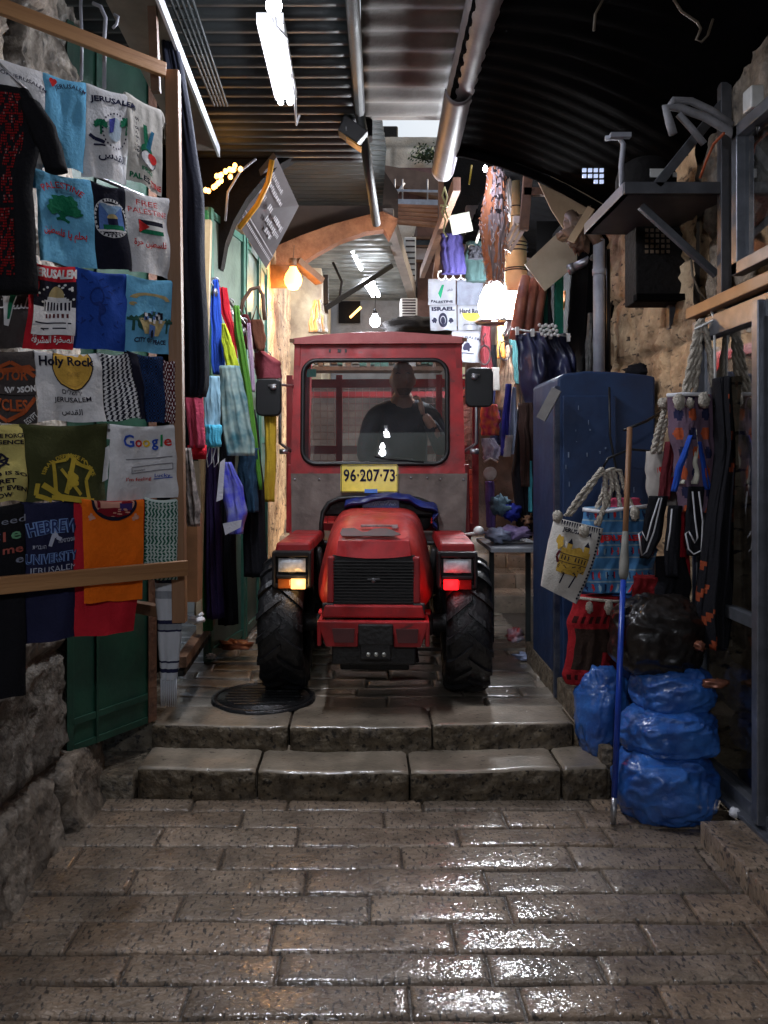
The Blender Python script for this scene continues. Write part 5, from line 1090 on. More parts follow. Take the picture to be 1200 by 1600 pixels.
# mirrors
for s, (c0, c1) in ((-1, ((400, 440), (592, 650))), (1, ((727, 770), (575, 636)))):
    D_ = 4.85; a, b = P(c0[0], c1[0], D_), P(c0[1], c1[1], D_); I = _w[TR.name].inverted(); c = I @ ((a+b)/2); w_, h_ = (b-a).x, (a-b).z
    mb = MB(); rr = rrect(-w_/2, -h_/2, w_/2, h_/2, .035, 6); mb.prism(rr, c+Vector((0, -.02, 0)), (1, 0, 0), (0, 0, 1), -.045); mr = B('mirror', mb, black, bevel=.008)
    mb = MB(); e0 = c+Vector((0, 0, h_*.3)); mb.tube([e0+Vector((-s*.0, -.03, 0)), e0+Vector((-s*.06, -.01, .01)), Vector((s*.525, .60, e0.z+.03))], .008, 6)
    mb.tube([Vector((s*.53+s*.07, .52, 1.75)), Vector((s*.60, .52, 1.35)), Vector((s*.53, .56, 1.30))], .011, 6)
    mb.blob(e0+Vector((-s*.03, -.035, -.012)), (.02, .015, .015), 10, 8); B('mirror_arm', mb, steel)
    mb = MB(); mb.lathe([(.0, -.02), (.016, -.02), (.016, .03), (.0, .03)], (s*.58, .5, 1.30), 'X', 10); B('door_hinge', mb, steel)
mb = MB(); I = _w[TR.name].inverted(); mb.blob(I @ P(748, 829, 4.75), (.03, .03, .025), 12, 8); mb.tube([I @ P(748, 832, 4.75), Vector((.5, .4, .8))], .01, 6); B('white_knob', mb, white_p)
# interior: seat, wheel, dash
mb = MB(); mb.box((.13, 1.12, .95), (.42, .4, .12)); mb.box((.13, 1.32, 1.25), (.40, .1, .55)); B('seat', mb, black, bevel=.03)
mb = MB(); ring = [Vector((.13+.17*math.cos(a), .78+.06*math.sin(a), 1.14+.12*math.sin(a))) for a in [2*math.pi*i/24 for i in range(24)]]; mb.tube(ring, .012, 8, closed=True); mb.tube([(.13, .78, 1.14), (.13, .68, .85)], .02, 8)
for k in range(3): a = k*2.1; mb.tube([(.13, .78, 1.14), ring[(k*8+2) % 24]], .009, 6)
B('steering_wheel', mb, black)
mb = MB(); mb.box((0, .64, .98), (.9, .12, .16)); mb.box((0, .9, .74), (1.0, .7, .03)); B('dashboard', mb, gb, bevel=.02)
mb = MB(); mb.tube([CF(.28, 1.235, .018), CF(.06, 1.255, .02), CF(-.02, 1.27, .018)], .005, 6); B('wiper', mb, black)
mb = MB(); mb.prism(rrect(-.03, -.025, .03, .025, .004, 3), CF(-.415, 1.79, -.02), (1, 0, 0), (0, 0, 1), -.002); B('green_sticker', mb, mat('sticker_green', (.03, .22, .15), None, 5, .5))
# cargo cage behind the cab
mb = MB(); y0_ = 1.45
for x in (-.66, -.30, .10, .42, .68): mb.bar((x, y0_, .72), (x, y0_, 1.86), .045, .035, up=(0, 1, 0))
for x in (-.66, .68): mb.bar((x, 2.5, .72), (x, 2.5, 1.8), .045, .035, up=(0, 1, 0))
for z in (.76, 1.32, 1.80): mb.bar((-.66, y0_-.002, z), (.68, y0_-.002, z), .03, .06)
for x in (-.66, .68):
    for z in (.76, 1.80): mb.bar((x, y0_, z), (x, 2.5, z), .035, .05)
mb.bar((-.66, 2.5, 1.8), (.68, 2.5, 1.8), .035, .05); mb.box((0, 1.98, .70), (1.3, 1.05, .06)); mb.box((0, 2.5, .95), (1.3, .03, .5))
for x in (-.655, .675): mb.box((x, 1.98, .95), (.02, 1.0, .45))
B('cargo_frame', mb, redd)
mb = MB()
for i in range(26): x = -.64+.0508*i; mb.tube([(x, y0_+.02, .76), (x, y0_+.02, 1.8)], .0018, 4)
for i in range(20): z = .78+.0515*i; mb.tube([(-.64, y0_+.024, z), (.66, y0_+.024, z)], .0018, 4)
for xx in (-.655, .675):
    for i in range(20): y_ = 1.48+.05*i; mb.tube([(xx, y_, .76), (xx, y_, 1.8)], .0018, 4)
    for i in range(20): z = .78+.0515*i; mb.tube([(xx, 1.46, z), (xx, 2.48, z)], .0018, 4)
B('cargo_mesh', mb, mat('mesh_wire_red', (.16, .05, .045), None, 8, .6))
# ---------------- driver ----------------
DRV = thing('person', 'bald man in a dark jacket sitting at the wheel inside the cab', 'person', (0, 0, 0))
skin = mat('skin_tan', (.52, .29, .19), (.42, .22, .14), 14, .5, bump=.08)
T4 = _w[TR.name]
def TW(x, y, z): return T4 @ Vector((x, y, z))
hx, hy = .155, 1.10
def skinmesh(name, nodes, edges, m, parent, vox=None, join=None, root=0):
    me = bpy.data.meshes.new(name); me.from_pydata([TW(*p[:3]) for p in nodes], edges, []); o = bpy.data.objects.new(name, me); sc.collection.objects.link(o)
    md = o.modifiers.new('skin', 'SKIN'); sv = me.skin_vertices[0].data
    for i, p in enumerate(nodes): sv[i].radius = (p[3], p[4] if len(p) > 4 else p[3]); sv[i].use_root = (i == root)
    o.modifiers.new('s', 'SUBSURF').levels = 2; o.modifiers['s'].render_levels = 2; bpy.context.view_layer.update()
    dg = bpy.context.evaluated_depsgraph_get(); ev = o.evaluated_get(dg); em = ev.to_mesh()
    mb = MB(); mb.add([v.co.copy() for v in em.vertices], [tuple(p.vertices) for p in em.polygons]); ev.to_mesh_clear(); bpy.data.objects.remove(o); return mb
b_nodes = [(hx, hy+.05, 1.02, .15, .11), (hx, hy+.06, 1.22, .15, .10), (hx, hy+.05, 1.46, .17, .10), (hx, hy+.04, 1.59, .10, .085), (hx, hy+.02, 1.66, .066), (hx, hy-.01, 1.73, .064),
  (hx-.18, hy+.05, 1.55, .062), (hx-.25, hy-.02, 1.27, .05), (hx-.15, hy-.2, 1.17, .038), (hx-.11, hy-.28, 1.18, .03),
  (hx+.18, hy+.05, 1.55, .062), (hx+.27, hy-.04, 1.30, .05), (hx+.20, hy-.20, 1.45, .038), (hx+.14, hy-.22, 1.55, .03)]
b_edges = [(0, 1), (1, 2), (2, 3), (3, 4), (4, 5), (3, 6), (6, 7), (7, 8), (8, 9), (3, 10), (10, 11), (11, 12), (12, 13)]
bm_ = skinmesh('b', b_nodes, b_edges, skin, DRV)
# head: shaped sphere with face
def headfn(u, v):
    t = 2*math.pi*u; p = math.pi*v; x, y, z = math.sin(p)*math.sin(t), -math.sin(p)*math.cos(t), math.cos(p)   # y<0 faces the camera
    sp = math.sin(p)**.78; X, Y, Z = sp*math.sin(t)*.080, -sp*math.cos(t)*.100, z*.120
    if z < 0: X *= 1-.26*z*z; Y = Y*(1-.12*z*z)-.008*(-z)
    fr_ = max(0, -y)
    def g(cx_, cz, sx_, sz): return math.exp(-((X-cx_)/sx_)**2-((Z-cz)/sz)**2)*fr_
    Y -= .026*g(0, -.022, .012, .022)+.012*g(0, .0, .009, .03)         # nose
    Y -= .008*g(0, .028, .045, .010)                                    # brow
    Y += .010*(g(-.03, .008, .014, .010)+g(.03, .008, .014, .010))      # eye sockets
    Y -= .006*g(0, -.062, .024, .008)-.006*g(0, -.056, .026, .003)      # lips
    Y -= .008*g(0, -.095, .02, .014)                                    # chin
    Y -= .005*(g(-.04, -.03, .02, .02)+g(.04, -.03, .02, .02))
    a = R(-12); yy = Y*math.cos(a)-X*math.sin(a); xx = X*math.cos(a)+Y*math.sin(a)
    return TW(hx+.0+xx, hy-.03+yy, 1.79+Z)
bm_.grid(headfn, 56, 44, cu=True, flip=True)
for s in (-1, 1):
    bm_.blob(TW(hx+s*.078, hy-.02, 1.785), (.012, .022, .034), 12, 8, .1)
# hands with five fingers
def hand(c, fwd, side, up, thumb):
    c, fwd, side, up = TW(*c), Vector(fwd).normalized(), Vector(side).normalized(), Vector(up).normalized()
    bm_.tube([c-fwd*.045, c-fwd*.01, c+fwd*.035], [.026, .038, .034], 12, flat=.5)
    for k in range(4):
        b = c+fwd*.035+side*((k-1.5)*.019); Lf = (.062, .07, .066, .052)[k]
        bm_.tube([b-fwd*.015, b+fwd*Lf*.35+up*.004, b+fwd*Lf*.62-up*.016, b+fwd*Lf*.55-up*.038], [.0095, .009, .0085, .007], 8)
    b = c+side*thumb*.032-fwd*.015; bm_.tube([b, b+side*thumb*.02+fwd*.02, b+side*thumb*.022+fwd*.045-up*.012], [.012, .0105, .009], 8)
hand((hx-.10, hy-.31, 1.19), (.25, -.6, .35), (1, 0, 0), (0, .5, 1), 1)
hand((hx+.12, hy-.235, 1.59), (-.25, -.1, 1), (0, -1, -.1), (.9, 0, .2), -1)
body = bm_.build('body', skin, DRV); q = body.modifiers.new('r', 'REMESH'); q.mode = 'VOXEL'; q.voxel_size = .0055; q.use_smooth_shade = True
# dark jacket over torso and sleeves
j_nodes = [(hx, hy+.05, .98, .175, .135), (hx, hy+.06, 1.22, .175, .125), (hx, hy+.05, 1.46, .20, .12), (hx, hy+.04, 1.60, .115, .10), (hx, hy+.025, 1.67, .082),
  (hx-.20, hy+.05, 1.55, .085), (hx-.26, hy-.02, 1.27, .068), (hx-.125, hy-.255, 1.165, .05), (hx+.20, hy+.05, 1.55, .085), (hx+.28, hy-.04, 1.30, .068), (hx+.17, hy-.215, 1.50, .05)]
jm = skinmesh('j', j_nodes, [(0, 1), (1, 2), (2, 3), (3, 4), (3, 5), (5, 6), (6, 7), (3, 8), (8, 9), (9, 10)], black_c, DRV)
for v in jm.v: v += Vector((.006*N3(v.x*18, v.y*18, v.z*14), .012*N3(v.x*12, 4, v.z*16), 0))
jm.build('jacket', mat('dark_navy_jacket', (.02, .022, .035), None, 9, .7, bump=.2), DRV)
tm = skinmesh('t', [(hx, hy+.05, 1.0, .16, .13), (hx-.1, hy-.1, .99, .09), (hx-.12, hy-.36, .98, .07), (hx-.12, hy-.42, .8, .055), (hx+.1, hy-.1, .99, .09), (hx+.12, hy-.36, .98, .07), (hx+.12, hy-.42, .8, .055)], [(0, 1), (1, 2), (2, 3), (0, 4), (4, 5), (5, 6)], black_c, DRV)
tm.build('trousers', grey_c, DRV)
for s in (-1, 1): mb = MB(); mb.blob(TW(hx+s*.03, hy-.110, 1.80), (.011, .006, .005), 10, 8); mb.build('eye', mat('eye_white', (.5, .48, .45), None, 8, .2), DRV)
for s in (-1, 1): mb = MB(); mb.tube([TW(hx+s*.015, hy-.132, 1.822), TW(hx+s*.035, hy-.128, 1.827), TW(hx+s*.05, hy-.116, 1.82)], [.003, .004, .002], 6); mb.build('eyebrow', black, DRV)
mb = MB()
mb.grid(lambda u, v: headfn(.0+lerp(-.16, .16, u), lerp(.68, .86, v))+Vector((0, -.003, 0)), 14, 8)
mb.build('stubble', mat('dark_stubble', (.14, .08, .055), (.26, .14, .09), 160, .8), DRV)
# ---------------- right: shop window ----------------
SXR = 1.5
def RW(px, py): D_ = SXR*FPX/(px-CX); return P(px, py, D_)     # point on the shop-window plane
t = thing('shop_window', 'aluminium framed glass shop front on the right with a pine beam over it', 'shop window', (1.5, 3.0, .09))
def yof(px): return SXR*FPX/(px-CX)
yA, yM, yN = yof(1080), yof(1183), 1.0
mb = MB(); mb.box((1.5, (yA+yN)/2, 2.165), (.05, yA-yN, .05)); mb.build('pine_beam', mat('orange_pine', (.40, .21, .10), (.28, .14, .06), 4, .45), t, bevel=.004)
mb = MB(); mb.box((1.535, (yA+yN)/2, 2.08), (.06, yA-yN, .09)); mb.box((1.535, (yA+yN)/2, .13), (.06, yA-yN, .06)); mb.box((1.53, (yA+yN)/2, .095), (.12, yA-yN, .02)); mb.build('frame_rail', alu, t, bevel=.003)
mb = MB(); mb.box((1.53, yA-.02, 1.1), (.05, .05, 1.95)); mb.build('frame_jamb', alu, t, bevel=.003)
for k, (yy, wv) in enumerate(((yM-.03, .05), (yM-.095, .05))): mb = MB(); mb.box((1.50+.03*k, yy, 1.11), (.05, wv, 1.98)); mb.build('mullion', alu, t, bevel=.004)
mb = MB(); mb.box((1.51, yM+.0, 1.11), (.03, .012, 1.97)); mb.box((1.53, yM-.8, 1.11), (.05, .05, 1.9)); mb.build('mullion_rib', mat('white_edge_alu', (.35, .38, .43), None, 9, .3, metal=.5), t)
mb = MB(); mb.box((1.535, (yA+yM)/2, .86), (.04, yA-yM-.04, .05)); mb.box((1.535, yM-.45, .84), (.04, .62, .05)); mb.build('mid_rail', alu, t, bevel=.003)
gw = glass('shop_glass', (.55, .6, .65), .03, .07)
for a, b in ((yA-.05, yM), (yM-.12, yM-.77), (yM-.83, yN)):
    mb = MB(); mb.add([(1.54, a, .16), (1.54, b, .16), (1.54, b, 2.04), (1.54, a, 2.04)], [(0, 1, 2, 3)], 0, False); mb.build('glass_pane', gw, t)
# transom window above
t = thing('transom_window', 'small aluminium framed window in the wall above the shop front', 'window', (1.5, 3.1, 2.3))
y1_, y2_ = yof(1152), 2.2; z1_, z2_ = 2.235, 2.83
for (a, b, c, d_) in ((y1_, y2_, z1_, z1_+.05), (y1_, y2_, z2_-.05, z2_)): mb = MB(); mb.box((1.5, (a+b)/2, (c+d_)/2), (.05, abs(a-b), d_-c)); mb.build('window_rail', alu, t, bevel=.003)
mb = MB(); mb.box((1.5, y1_-.025, (z1_+z2_)/2), (.05, .05, z2_-z1_)); mb.build('window_stile', alu, t, bevel=.003)
mb = MB(); mb.add([(1.51, y1_-.05, z1_), (1.51, y2_, z1_), (1.51, y2_, z2_), (1.51, y1_-.05, z2_)], [(0, 1, 2, 3)], 0, False); mb.build('window_pane', gw, t)
mb = MB(); mb.hexa([(2.3, .5, 0), (2.32, .5, 0), (2.32, 4.0, 0), (2.3, 4.0, 0), (2.3, .5, 3), (2.32, .5, 3), (2.32, 4.0, 3), (2.3, 4.0, 3)]); mb.hexa([(1.56, 3.95, 0), (2.3, 3.95, 0), (2.3, 4.0, 0), (1.56, 4.0, 0), (1.56, 3.95, 3), (2.3, 3.95, 3), (2.3, 4.0, 3), (1.56, 4.0, 3)])
mb.box((1.95, 2.2, .05), (.75, 3.5, .04)); tag(mb.build('shop_interior', mat('dim_interior', (.10, .08, .06), (.04, .035, .03), 3, .8)), 'dim interior walls seen through the right shop glass', 'interior')
random.seed(21)
for k, (yy, z1, z2, x_, mt, lb) in enumerate([(3.5, 1.5, .6, 1.75, mar_c, 'maroon garment hanging just behind the shop glass'), (3.3, 1.45, .45, 1.8, cl('tan_leather', (.22, .12, .06)), 'tan leather strips hanging behind the shop glass'), (3.05, 1.7, .7, 1.85, black_c, 'black garment hanging deepest behind the shop glass')]):
    px = CX+x_*FPX/yy; mb = MB(); drape(mb, [(HY+(EYE-z1)*FPX/yy, px-14, px+12), (HY+(EYE-z2)*FPX/yy, px-20, px+18)], yy, .08, 3, .012, 0, 18, 16, k); tag(mb.build('hanging_garment', mt), lb, 'garment')
# white paint blob on track
mb = MB(); mb.blob(RW(1160, 1270)+Vector((-.03, 0, 0)), (.022, .022, .02), 12, 8, .3, 3, 1); tag(mb.build('paper_wad', white_c), 'small white paper wad on the sliding door track', 'litter')
# ---- condenser shelf with compressor and hanging black box ----
t = thing('condenser_shelf', 'grey steel bracket shelf on the right wall carrying a black compressor', 'shelf', P(1040, 345, 3.9))
def Q(px, py, D_): return P(px, py, D_)
mb = MB(); a = Q(938, 344, 4.25); 
c8 = [Q(936, 345, 4.2), Q(1078, 345, 4.2), Q(1128, 300, 3.45), Q(972, 300, 3.45)]
c8 = [Vector((1.18, 4.2, 2.69)), Vector((1.56, 4.2, 2.69)), Vector((1.56, 3.45, 2.69)), Vector((1.05, 3.45, 2.69))]
def S3(x, y, z): return Vector((x, y, z))
XL = 1.10
mb = MB(); mb.box(((XL+1.56)/2, 3.85, 2.635), (1.56-XL, .62, .02)); mb.build('shelf_plate', mat('grey_shelf', (.09, .09, .10), None, 6, .5, metal=.3), t)
mb = MB(); mb.box(((XL+1.56)/2, 3.54, 2.65), (1.56-XL, .03, .05)); mb.box(((XL+1.56)/2, 4.16, 2.65), (1.56-XL, .03, .05)); mb.box((XL+.012, 3.85, 2.65), (.03, .62, .05))
mb.box((1.53, 3.54, 2.62), (.045, .045, .95)); mb.box((1.53, 4.14, 2.62), (.045, .045, .95)); mb.bar((1.24, 3.54, 2.66), (1.53, 3.54, 3.02), .03, .04); mb.bar((1.20, 3.62, 2.60), (1.53, 3.62, 2.30), .03, .03)
mb.build('steel_bracket', mat('grey_bracket', (.11, .115, .13), None, 8, .45, metal=.4), t, bevel=.003)
t = thing('compressor', 'black round compressor with a white label standing on the steel shelf', 'compressor', (1.30, 3.85, 2.66))
mb = MB(); mb.lathe([(0, 0), (.12, 0), (.135, .03), (.135, .13), (.12, .19), (.07, .22), (0, .225)], (1.30, 3.85, 2.66), n=28); mb.box((1.30, 3.85, 2.665), (.3, .28, .02)); mb.build('shell', blackm, t)
mb = MB(); mb.box((1.315, 3.712, 2.775), (.085, .006, .038)); mb.box((1.385, 3.72, 2.77), (.02, .006, .02)); mb.build('label_plate', white_p, t)
mb = MB(); mb.tube([(1.16, 3.75, 2.68), (1.14, 3.7, 2.80), (1.15, 3.7, 2.90), (1.13, 3.7, 2.93), (1.07, 3.7, 2.925)], .012, 8); mb.box((1.13, 3.68, 2.93), (.09, .03, .02)); mb.build('valve_pipe', pvc, t)
t = thing('ventilation_box', 'black box with a pierced grid hanging under the steel shelf', 'box', (1.4, 4.05, 2.2))
pa, pb = P(992, 352, 4.05), P(1078, 472, 4.05)
mb = MB(); mb.box(((pa.x+pb.x)/2, 4.12, (pa.z+pb.z)/2), (pb.x-pa.x, .18, pa.z-pb.z)); mb.build('box_body', blackm, t, bevel=.006)
mb = MB(); mb.box(((pa.x+pb.x)/2, 4.0, pb.z+.012), (pb.x-pa.x+.03, .05, .03)); mb.build('bottom_lip', roofb, t)
mb = MB()
for i in range(5):
    for j in range(5): mb.box((pa.x+.05+.026*i, 4.028, pa.z-.03-.026*j), (.015, .005, .015))
mb.build('grid_holes', mat('dull_hole', (.12, .08, .05), None, 9, .6), t)
mb = MB()
for i in range(4):
    for j in range(3):
        if j == 2 and i < 2: continue
        mb.box(P(913+9*i, 266+9*j, 4.4), (.020, .01, .018))
tag(mb.build('vent_grille', mat('daylight_glow', (.5, .6, .8), None, 9, .3, emis=.5, ecol=(.6, .7, 1))), 'tiny vent squares given a glow for the daylight behind them, under the canopy', 'vent')  # emission stands in for daylight through the vent openings
# pipes
t = thing('insulated_pipes', 'pale insulated pipes curving up from the wall over the compressor', 'pipes', P(1100, 180, 3.5))
for pts, r in (([(1172, 232), (1140, 205), (1100, 182), (1060, 168), (1040, 168), (1046, 190), (1052, 210)], .017), ([(1144, 196), (1110, 172), (1080, 158), (1052, 157), (1046, 168)], .015), ([(1060, 178), (1080, 200), (1100, 225)], .014)):
    mb = MB(); mb.tube([P(a, b, 3.35) for a, b in pts], r, 10); mb.build('pipe', mat('pale_pipe_foam', (.26, .26, .28), (.17, .17, .18), 20, .7), t)
mb = MB(); mb.tube([P(1131, 208, 3.3), P(1115, 225, 3.4), P(1104, 250, 3.45), P(1094, 278, 3.5)], .006, 6); mb.build('orange_wire', mat('orange_wire_pvc', (.5, .1, .03), None, 8, .5), t)
mb = MB(); mb.box(P(1177, 156, 3.18)+Vector((0, 0, 0)), (.05, .075, .085)); o = mb.build('junction_box', white_p, bevel=.006); tag(o, 'pale square junction box on the wall at the upper right', 'junction box')
mb = MB(); mb.tube([P(1180, 172, 3.2), P(1184, 200, 3.2), P(1188, 216, 3.2)], .008, 6); tag(mb.build('wall_cable', black), 'black cable running down from the pale junction box', 'cable')
for k, (pts, lb) in enumerate([([(942, 0), (930, 22), (928, 48)], 'short loose cord dangling from the dark canopy left of the longer loop'), ([(1050, -5), (1065, 18), (1090, 35), (1095, 45), (1088, 62), (1096, 66), (1106, 55), (1114, 30)], 'looped cord dangling from the dark canopy near the top edge'), ([(1080, 405), (1082, 430), (1092, 455), (1102, 468), (1112, 462)], 'thin cord looping down the wall below the black box')]):
    mb = MB(); mb.tube([P(a, b, 3.0 if k < 2 else 3.8) for a, b in pts], .005, 6); tag(mb.build('loose_cord', mat('tan_cord', (.12, .09, .06), None, 8, .6)), lb, 'cord')
# downpipe
t = thing('downpipe', 'grey plastic downpipe running down the ochre wall to the blue cabinet', 'downpipe', P(935, 590, 4.9))
mb = MB(); mb.tube([P(936, 610, 4.9), P(936, 375, 4.9)], .034, 16); mb.build('pipe', pvc, t)
for py in (425, 590): mb = MB(); mb.tube([P(936, py+5, 4.9), P(936, py-5, 4.9)], .039, 16); mb.build('pipe_clip', pvc, t)
mb = MB(); mb.tube([P(936, 380, 4.9), P(925, 362, 4.9), P(900, 350, 4.95), P(890, 335, 5.0)], .036, 12); mb.build('elbow', mat('stained_pipe', (.2, .13, .09), (.1, .06, .04), 9, .6), t)
mb = MB(); mb.tube([P(950, 390, 4.95), P(951, 600, 4.95)], .013, 8); mb.tube([P(957, 470, 4.97), P(948, 500, 4.97), P(953, 560, 4.97)], .006, 6); tag(mb.build('black_conduit', black), 'black cable conduit running beside the grey downpipe', 'conduit')
# torn board under the canopy
t = thing('torn_board', 'broken beige board hanging under the canopy edge', 'board', P(885, 320, 5.0))
mb = MB(); mb.prism([(0, .02), (.20, .0), (.36, -.08), (.42, -.17), (.31, -.22), (.33, -.33), (.27, -.44), (.20, -.36), (.10, -.20)], P(836, 278, 5.08), (1, 0, .0), (0, .05, 1), -.012); mb.build('board_panel', cardb, t)
for a, b in ((P(892, 378, 4.9), P(924, 325, 4.85)), (P(937, 347, 4.8), P(972, 300, 4.7))): mb = MB(); mb.bar(a, b, .02, .045); mb.build('batten', cardb, t)
mb = MB(); mb.blob(P(905, 362, 4.98), (.11, .09, .12), 18, 12, .7, 3, 4, rid=.5); tag(mb.build('stained_sack', mat('stained_brown_sheet', (.24, .15, .1), (.06, .035, .025), 5, .6, bump=.4)), 'stained brown sheet bundled where the downpipe meets the canopy', 'sheet')
# ---- blue cabinet ----
t = thing('blue_cabinet', 'tall dark blue metal cabinet with rounded top standing by the right wall', 'cabinet', (1.28, 4.6, .24))
bluep = mat('scuffed_blue_paint', (.008, .033, .10), (.004, .016, .055), 4, .55, bump=.2, bscale=12, rough2=.6)
x0_, x1_, y0_, y1_ = 1.01, 1.52, 4.35, 5.0
mb = MB(); zt = [(0, 1.925), (.06, 1.945), (.3, 1.96), (.6, 1.955), (.9, 1.94), (1, 1.93)]
pts = [(x0_-.0, .245), (x1_, .245)]+[(lerp(x1_, x0_, u), z) for u, z in [(1-a, b) for a, b in zt[::-1]]]
mb.prism(pts, (0, y0_, 0), (1, 0, 0), (0, 0, 1), -(y1_-y0_)); mb.build('cabinet_body', bluep, t, bevel=.012)
mb = MB(); mb.box((1.17, y0_-.012, 1.08), (.28, .02, 1.5)); mb.build('door_panel', bluep, t, bevel=.006)
mb = MB(); mb.tube([P(952, 605, 4.3), P(953, 680, 4.3), P(962, 730, 4.3), P(958, 800, 4.3)], .006, 6); mb.build('seam_cable', black, t)
random.seed(8); mb = MB()
for k in range(26): p = Vector((random.uniform(1.02, 1.42), y0_-.026, random.uniform(.9, 1.8))); mb.box(p, (random.uniform(.003, .009), .002, random.uniform(.004, .03)))
mb.build('paint_scratches', mat('scratch_pale', (.15, .2, .3), None, 9, .6), t)
mb = MB(); mb.bar((x0_-.003, y0_+.02, .25), (x0_-.003, y0_+.02, 1.88), .03, .04, up=(0, 1, 0)); mb.build('worn_corner', mat('worn_corner_steel', (.09, .10, .13), (.02, .03, .06), 14, .35, metal=.5), t, bevel=.004)
mb = MB(); mb.bar(P(845, 655, 4.28), P(870, 608, 4.25), .02, .05); tag(mb.build('metal_offcut', mat('grey_slat', (.18, .17, .16), None, 8, .5)), 'short grey slat leaning at the upper left corner of the blue cabinet', 'slat')
mb = MB(); mb.blob(P(1000, 580, 4.6), (.08, .08, .04), 18, 12, .5, 3, 3); tag(mb.build('dark_bundle', black_c), 'black cloth bundle lying on top of the blue cabinet', 'bundle')
# ---- hook arm and bags ----
t = thing('wall_hook_arm', 'thin black hook arm reaching out in front of the blue cabinet', 'hook', P(990, 665, 3.95))
mb = MB(); mb.tube([P(1040, 640, 3.98), P(1010, 658, 3.92), P(975, 672, 3.88)], .007, 6); mb.tube([P(1030, 706, 3.9), P(985, 702, 3.88), P(950, 716, 3.88), P(943, 730, 3.88)], .006, 6); mb.build('hook_arm', black, t)
def ropeh(mb, pts, D_, r=.011, m=0):
    pts = [P(a, b, D_) if len(x) == 2 else P(a, b, x[2]) for x in pts for a, b in [x[:2]]]
    fine = []
    for i in range(len(pts)-1):
        for k in range(8): fine.append(lerp(pts[i], pts[i+1], k/8))
    fine.append(pts[-1])
    for s in (0, math.pi):
        q = [p+Vector((math.cos(i*1.15+s)*r*.55, math.sin(i*1.15+s)*r*.55, 0)) for i, p in enumerate(fine)]
        mb.tube(q, r*.75, 6, m)
# white bag
t = thing('canvas_bag', 'off-white canvas bag printed JERUSALEM with a golden city picture and rope handles', 'bag', P(895, 860, 3.8))
mb = MB(); dq = [(872, 803), (943, 825), (893, 943), (846, 920)]
BT = [(868, 806), (878, 803), (942, 826)]
def wb(u, v, back=0):
    a = lerp(P(866, 808, 3.78), P(943, 826, 3.74), u); b = lerp(P(845, 915, 3.78), P(900, 944, 3.74), u)
    p = lerp(a, b, v); e = math.sqrt(max(0, 1-(2*u-1)**2))*math.sin(math.pi*min(1, v*.85+.12)); p.y += (.045 if back else -.045)*e+.006*N3(u*4, v*4, back)
    p.x += .012*math.sin(v*3)*(1 if u > .5 else -.5); return p
mb.grid(lambda u, v: wb(u*2, v) if u < .5 else wb(2-u*2, v, 1), 56, 24, cu=True)
S = Surf(lambda u, v: wb(u, v), (-.1, -1, 0), .235, .33)
S.text(mb, 'JERUSALEM', .48, .13, .56, 1, h=.075, bold=.04); random.seed(5)
for k in range(18): u_ = .06+.05*k; S.quad(mb, [(u_-.02, .01), (u_+.02, .01), (u_+.005, .075), (u_-.005, .075)], 1, .004, 1)
for k in range(20): v_ = .08+.045*k; S.quad(mb, [(.93, v_-.018), (.97, v_), (.93, v_+.018), (.90, v_)], 1, .004, 1)
S.rect(mb, .26, .36, .82, .64, 2, .005); S.rect(mb, .26, .64, .7, .70, 2, .005); S.rect(mb, .36, .29, .47, .40, 2, .006); S.rect(mb, .66, .29, .78, .40, 2, .006); S.quad(mb, [(.415, .22), (.42, .22), (.47, .29), (.36, .29)], 1, .006); S.quad(mb, [(.72, .22), (.725, .22), (.78, .29), (.66, .29)], 1, .006); S.ell(mb, .56, .37, .08, .05, 2, .006, a0=0, a1=180); S.line(mb, [(.26, .44), (.82, .44)], .0015, 1, .007); S.line(mb, [(.26, .55), (.82, .54)], .0015, 1, .007)
for k_ in range(7): S.rect(mb, .30+.073*k_, .46, .325+.073*k_, .52, 1, .007, 1)
S.ell(mb, .20, .30, .07, .09, 2, .006, jag=.5)
for k in range(14): x, y = random.uniform(.3, .76), random.uniform(.56, .68); S.line(mb, [(x, y), (x+random.uniform(-.08, .08), y+random.uniform(-.04, .04))], .0018, 1, .007)
S.line(mb, [(.24, .42), (.2, .5), (.26, .58)], .006, 3, .006); S.line(mb, [(.46, .68), (.42, .84)], .004, 1, .006); S.line(mb, [(.66, .68), (.62, .86)], .004, 1, .006)
mb.build('bag_body', [mat('canvas', (.55, .52, .47), (.46, .43, .39), 14, .85, bump=.25, bscale=120), ink, cl('golden_ink', (.45, .28, .05)), mar_c], t)
for pts in ([(884, 806), (905, 775), (930, 745), (940, 732), (946, 745), (946, 780), (935, 822)], [(890, 806), (912, 778), (936, 742), (952, 735), (958, 760), (942, 800), (930, 820)]):
    mb = MB(); ropeh(mb, pts, 3.76, .010); mb.build('rope_handle', rope, t)
for x_, y_, d_ in ((871, 807, 3.72), (913, 830, 3.66)): mb = MB(); mb.blob(P(x_, y_, d_), (.022, .022, .028), 12, 10, .35, 4, x_); mb.build('rope_knot', rope, t)
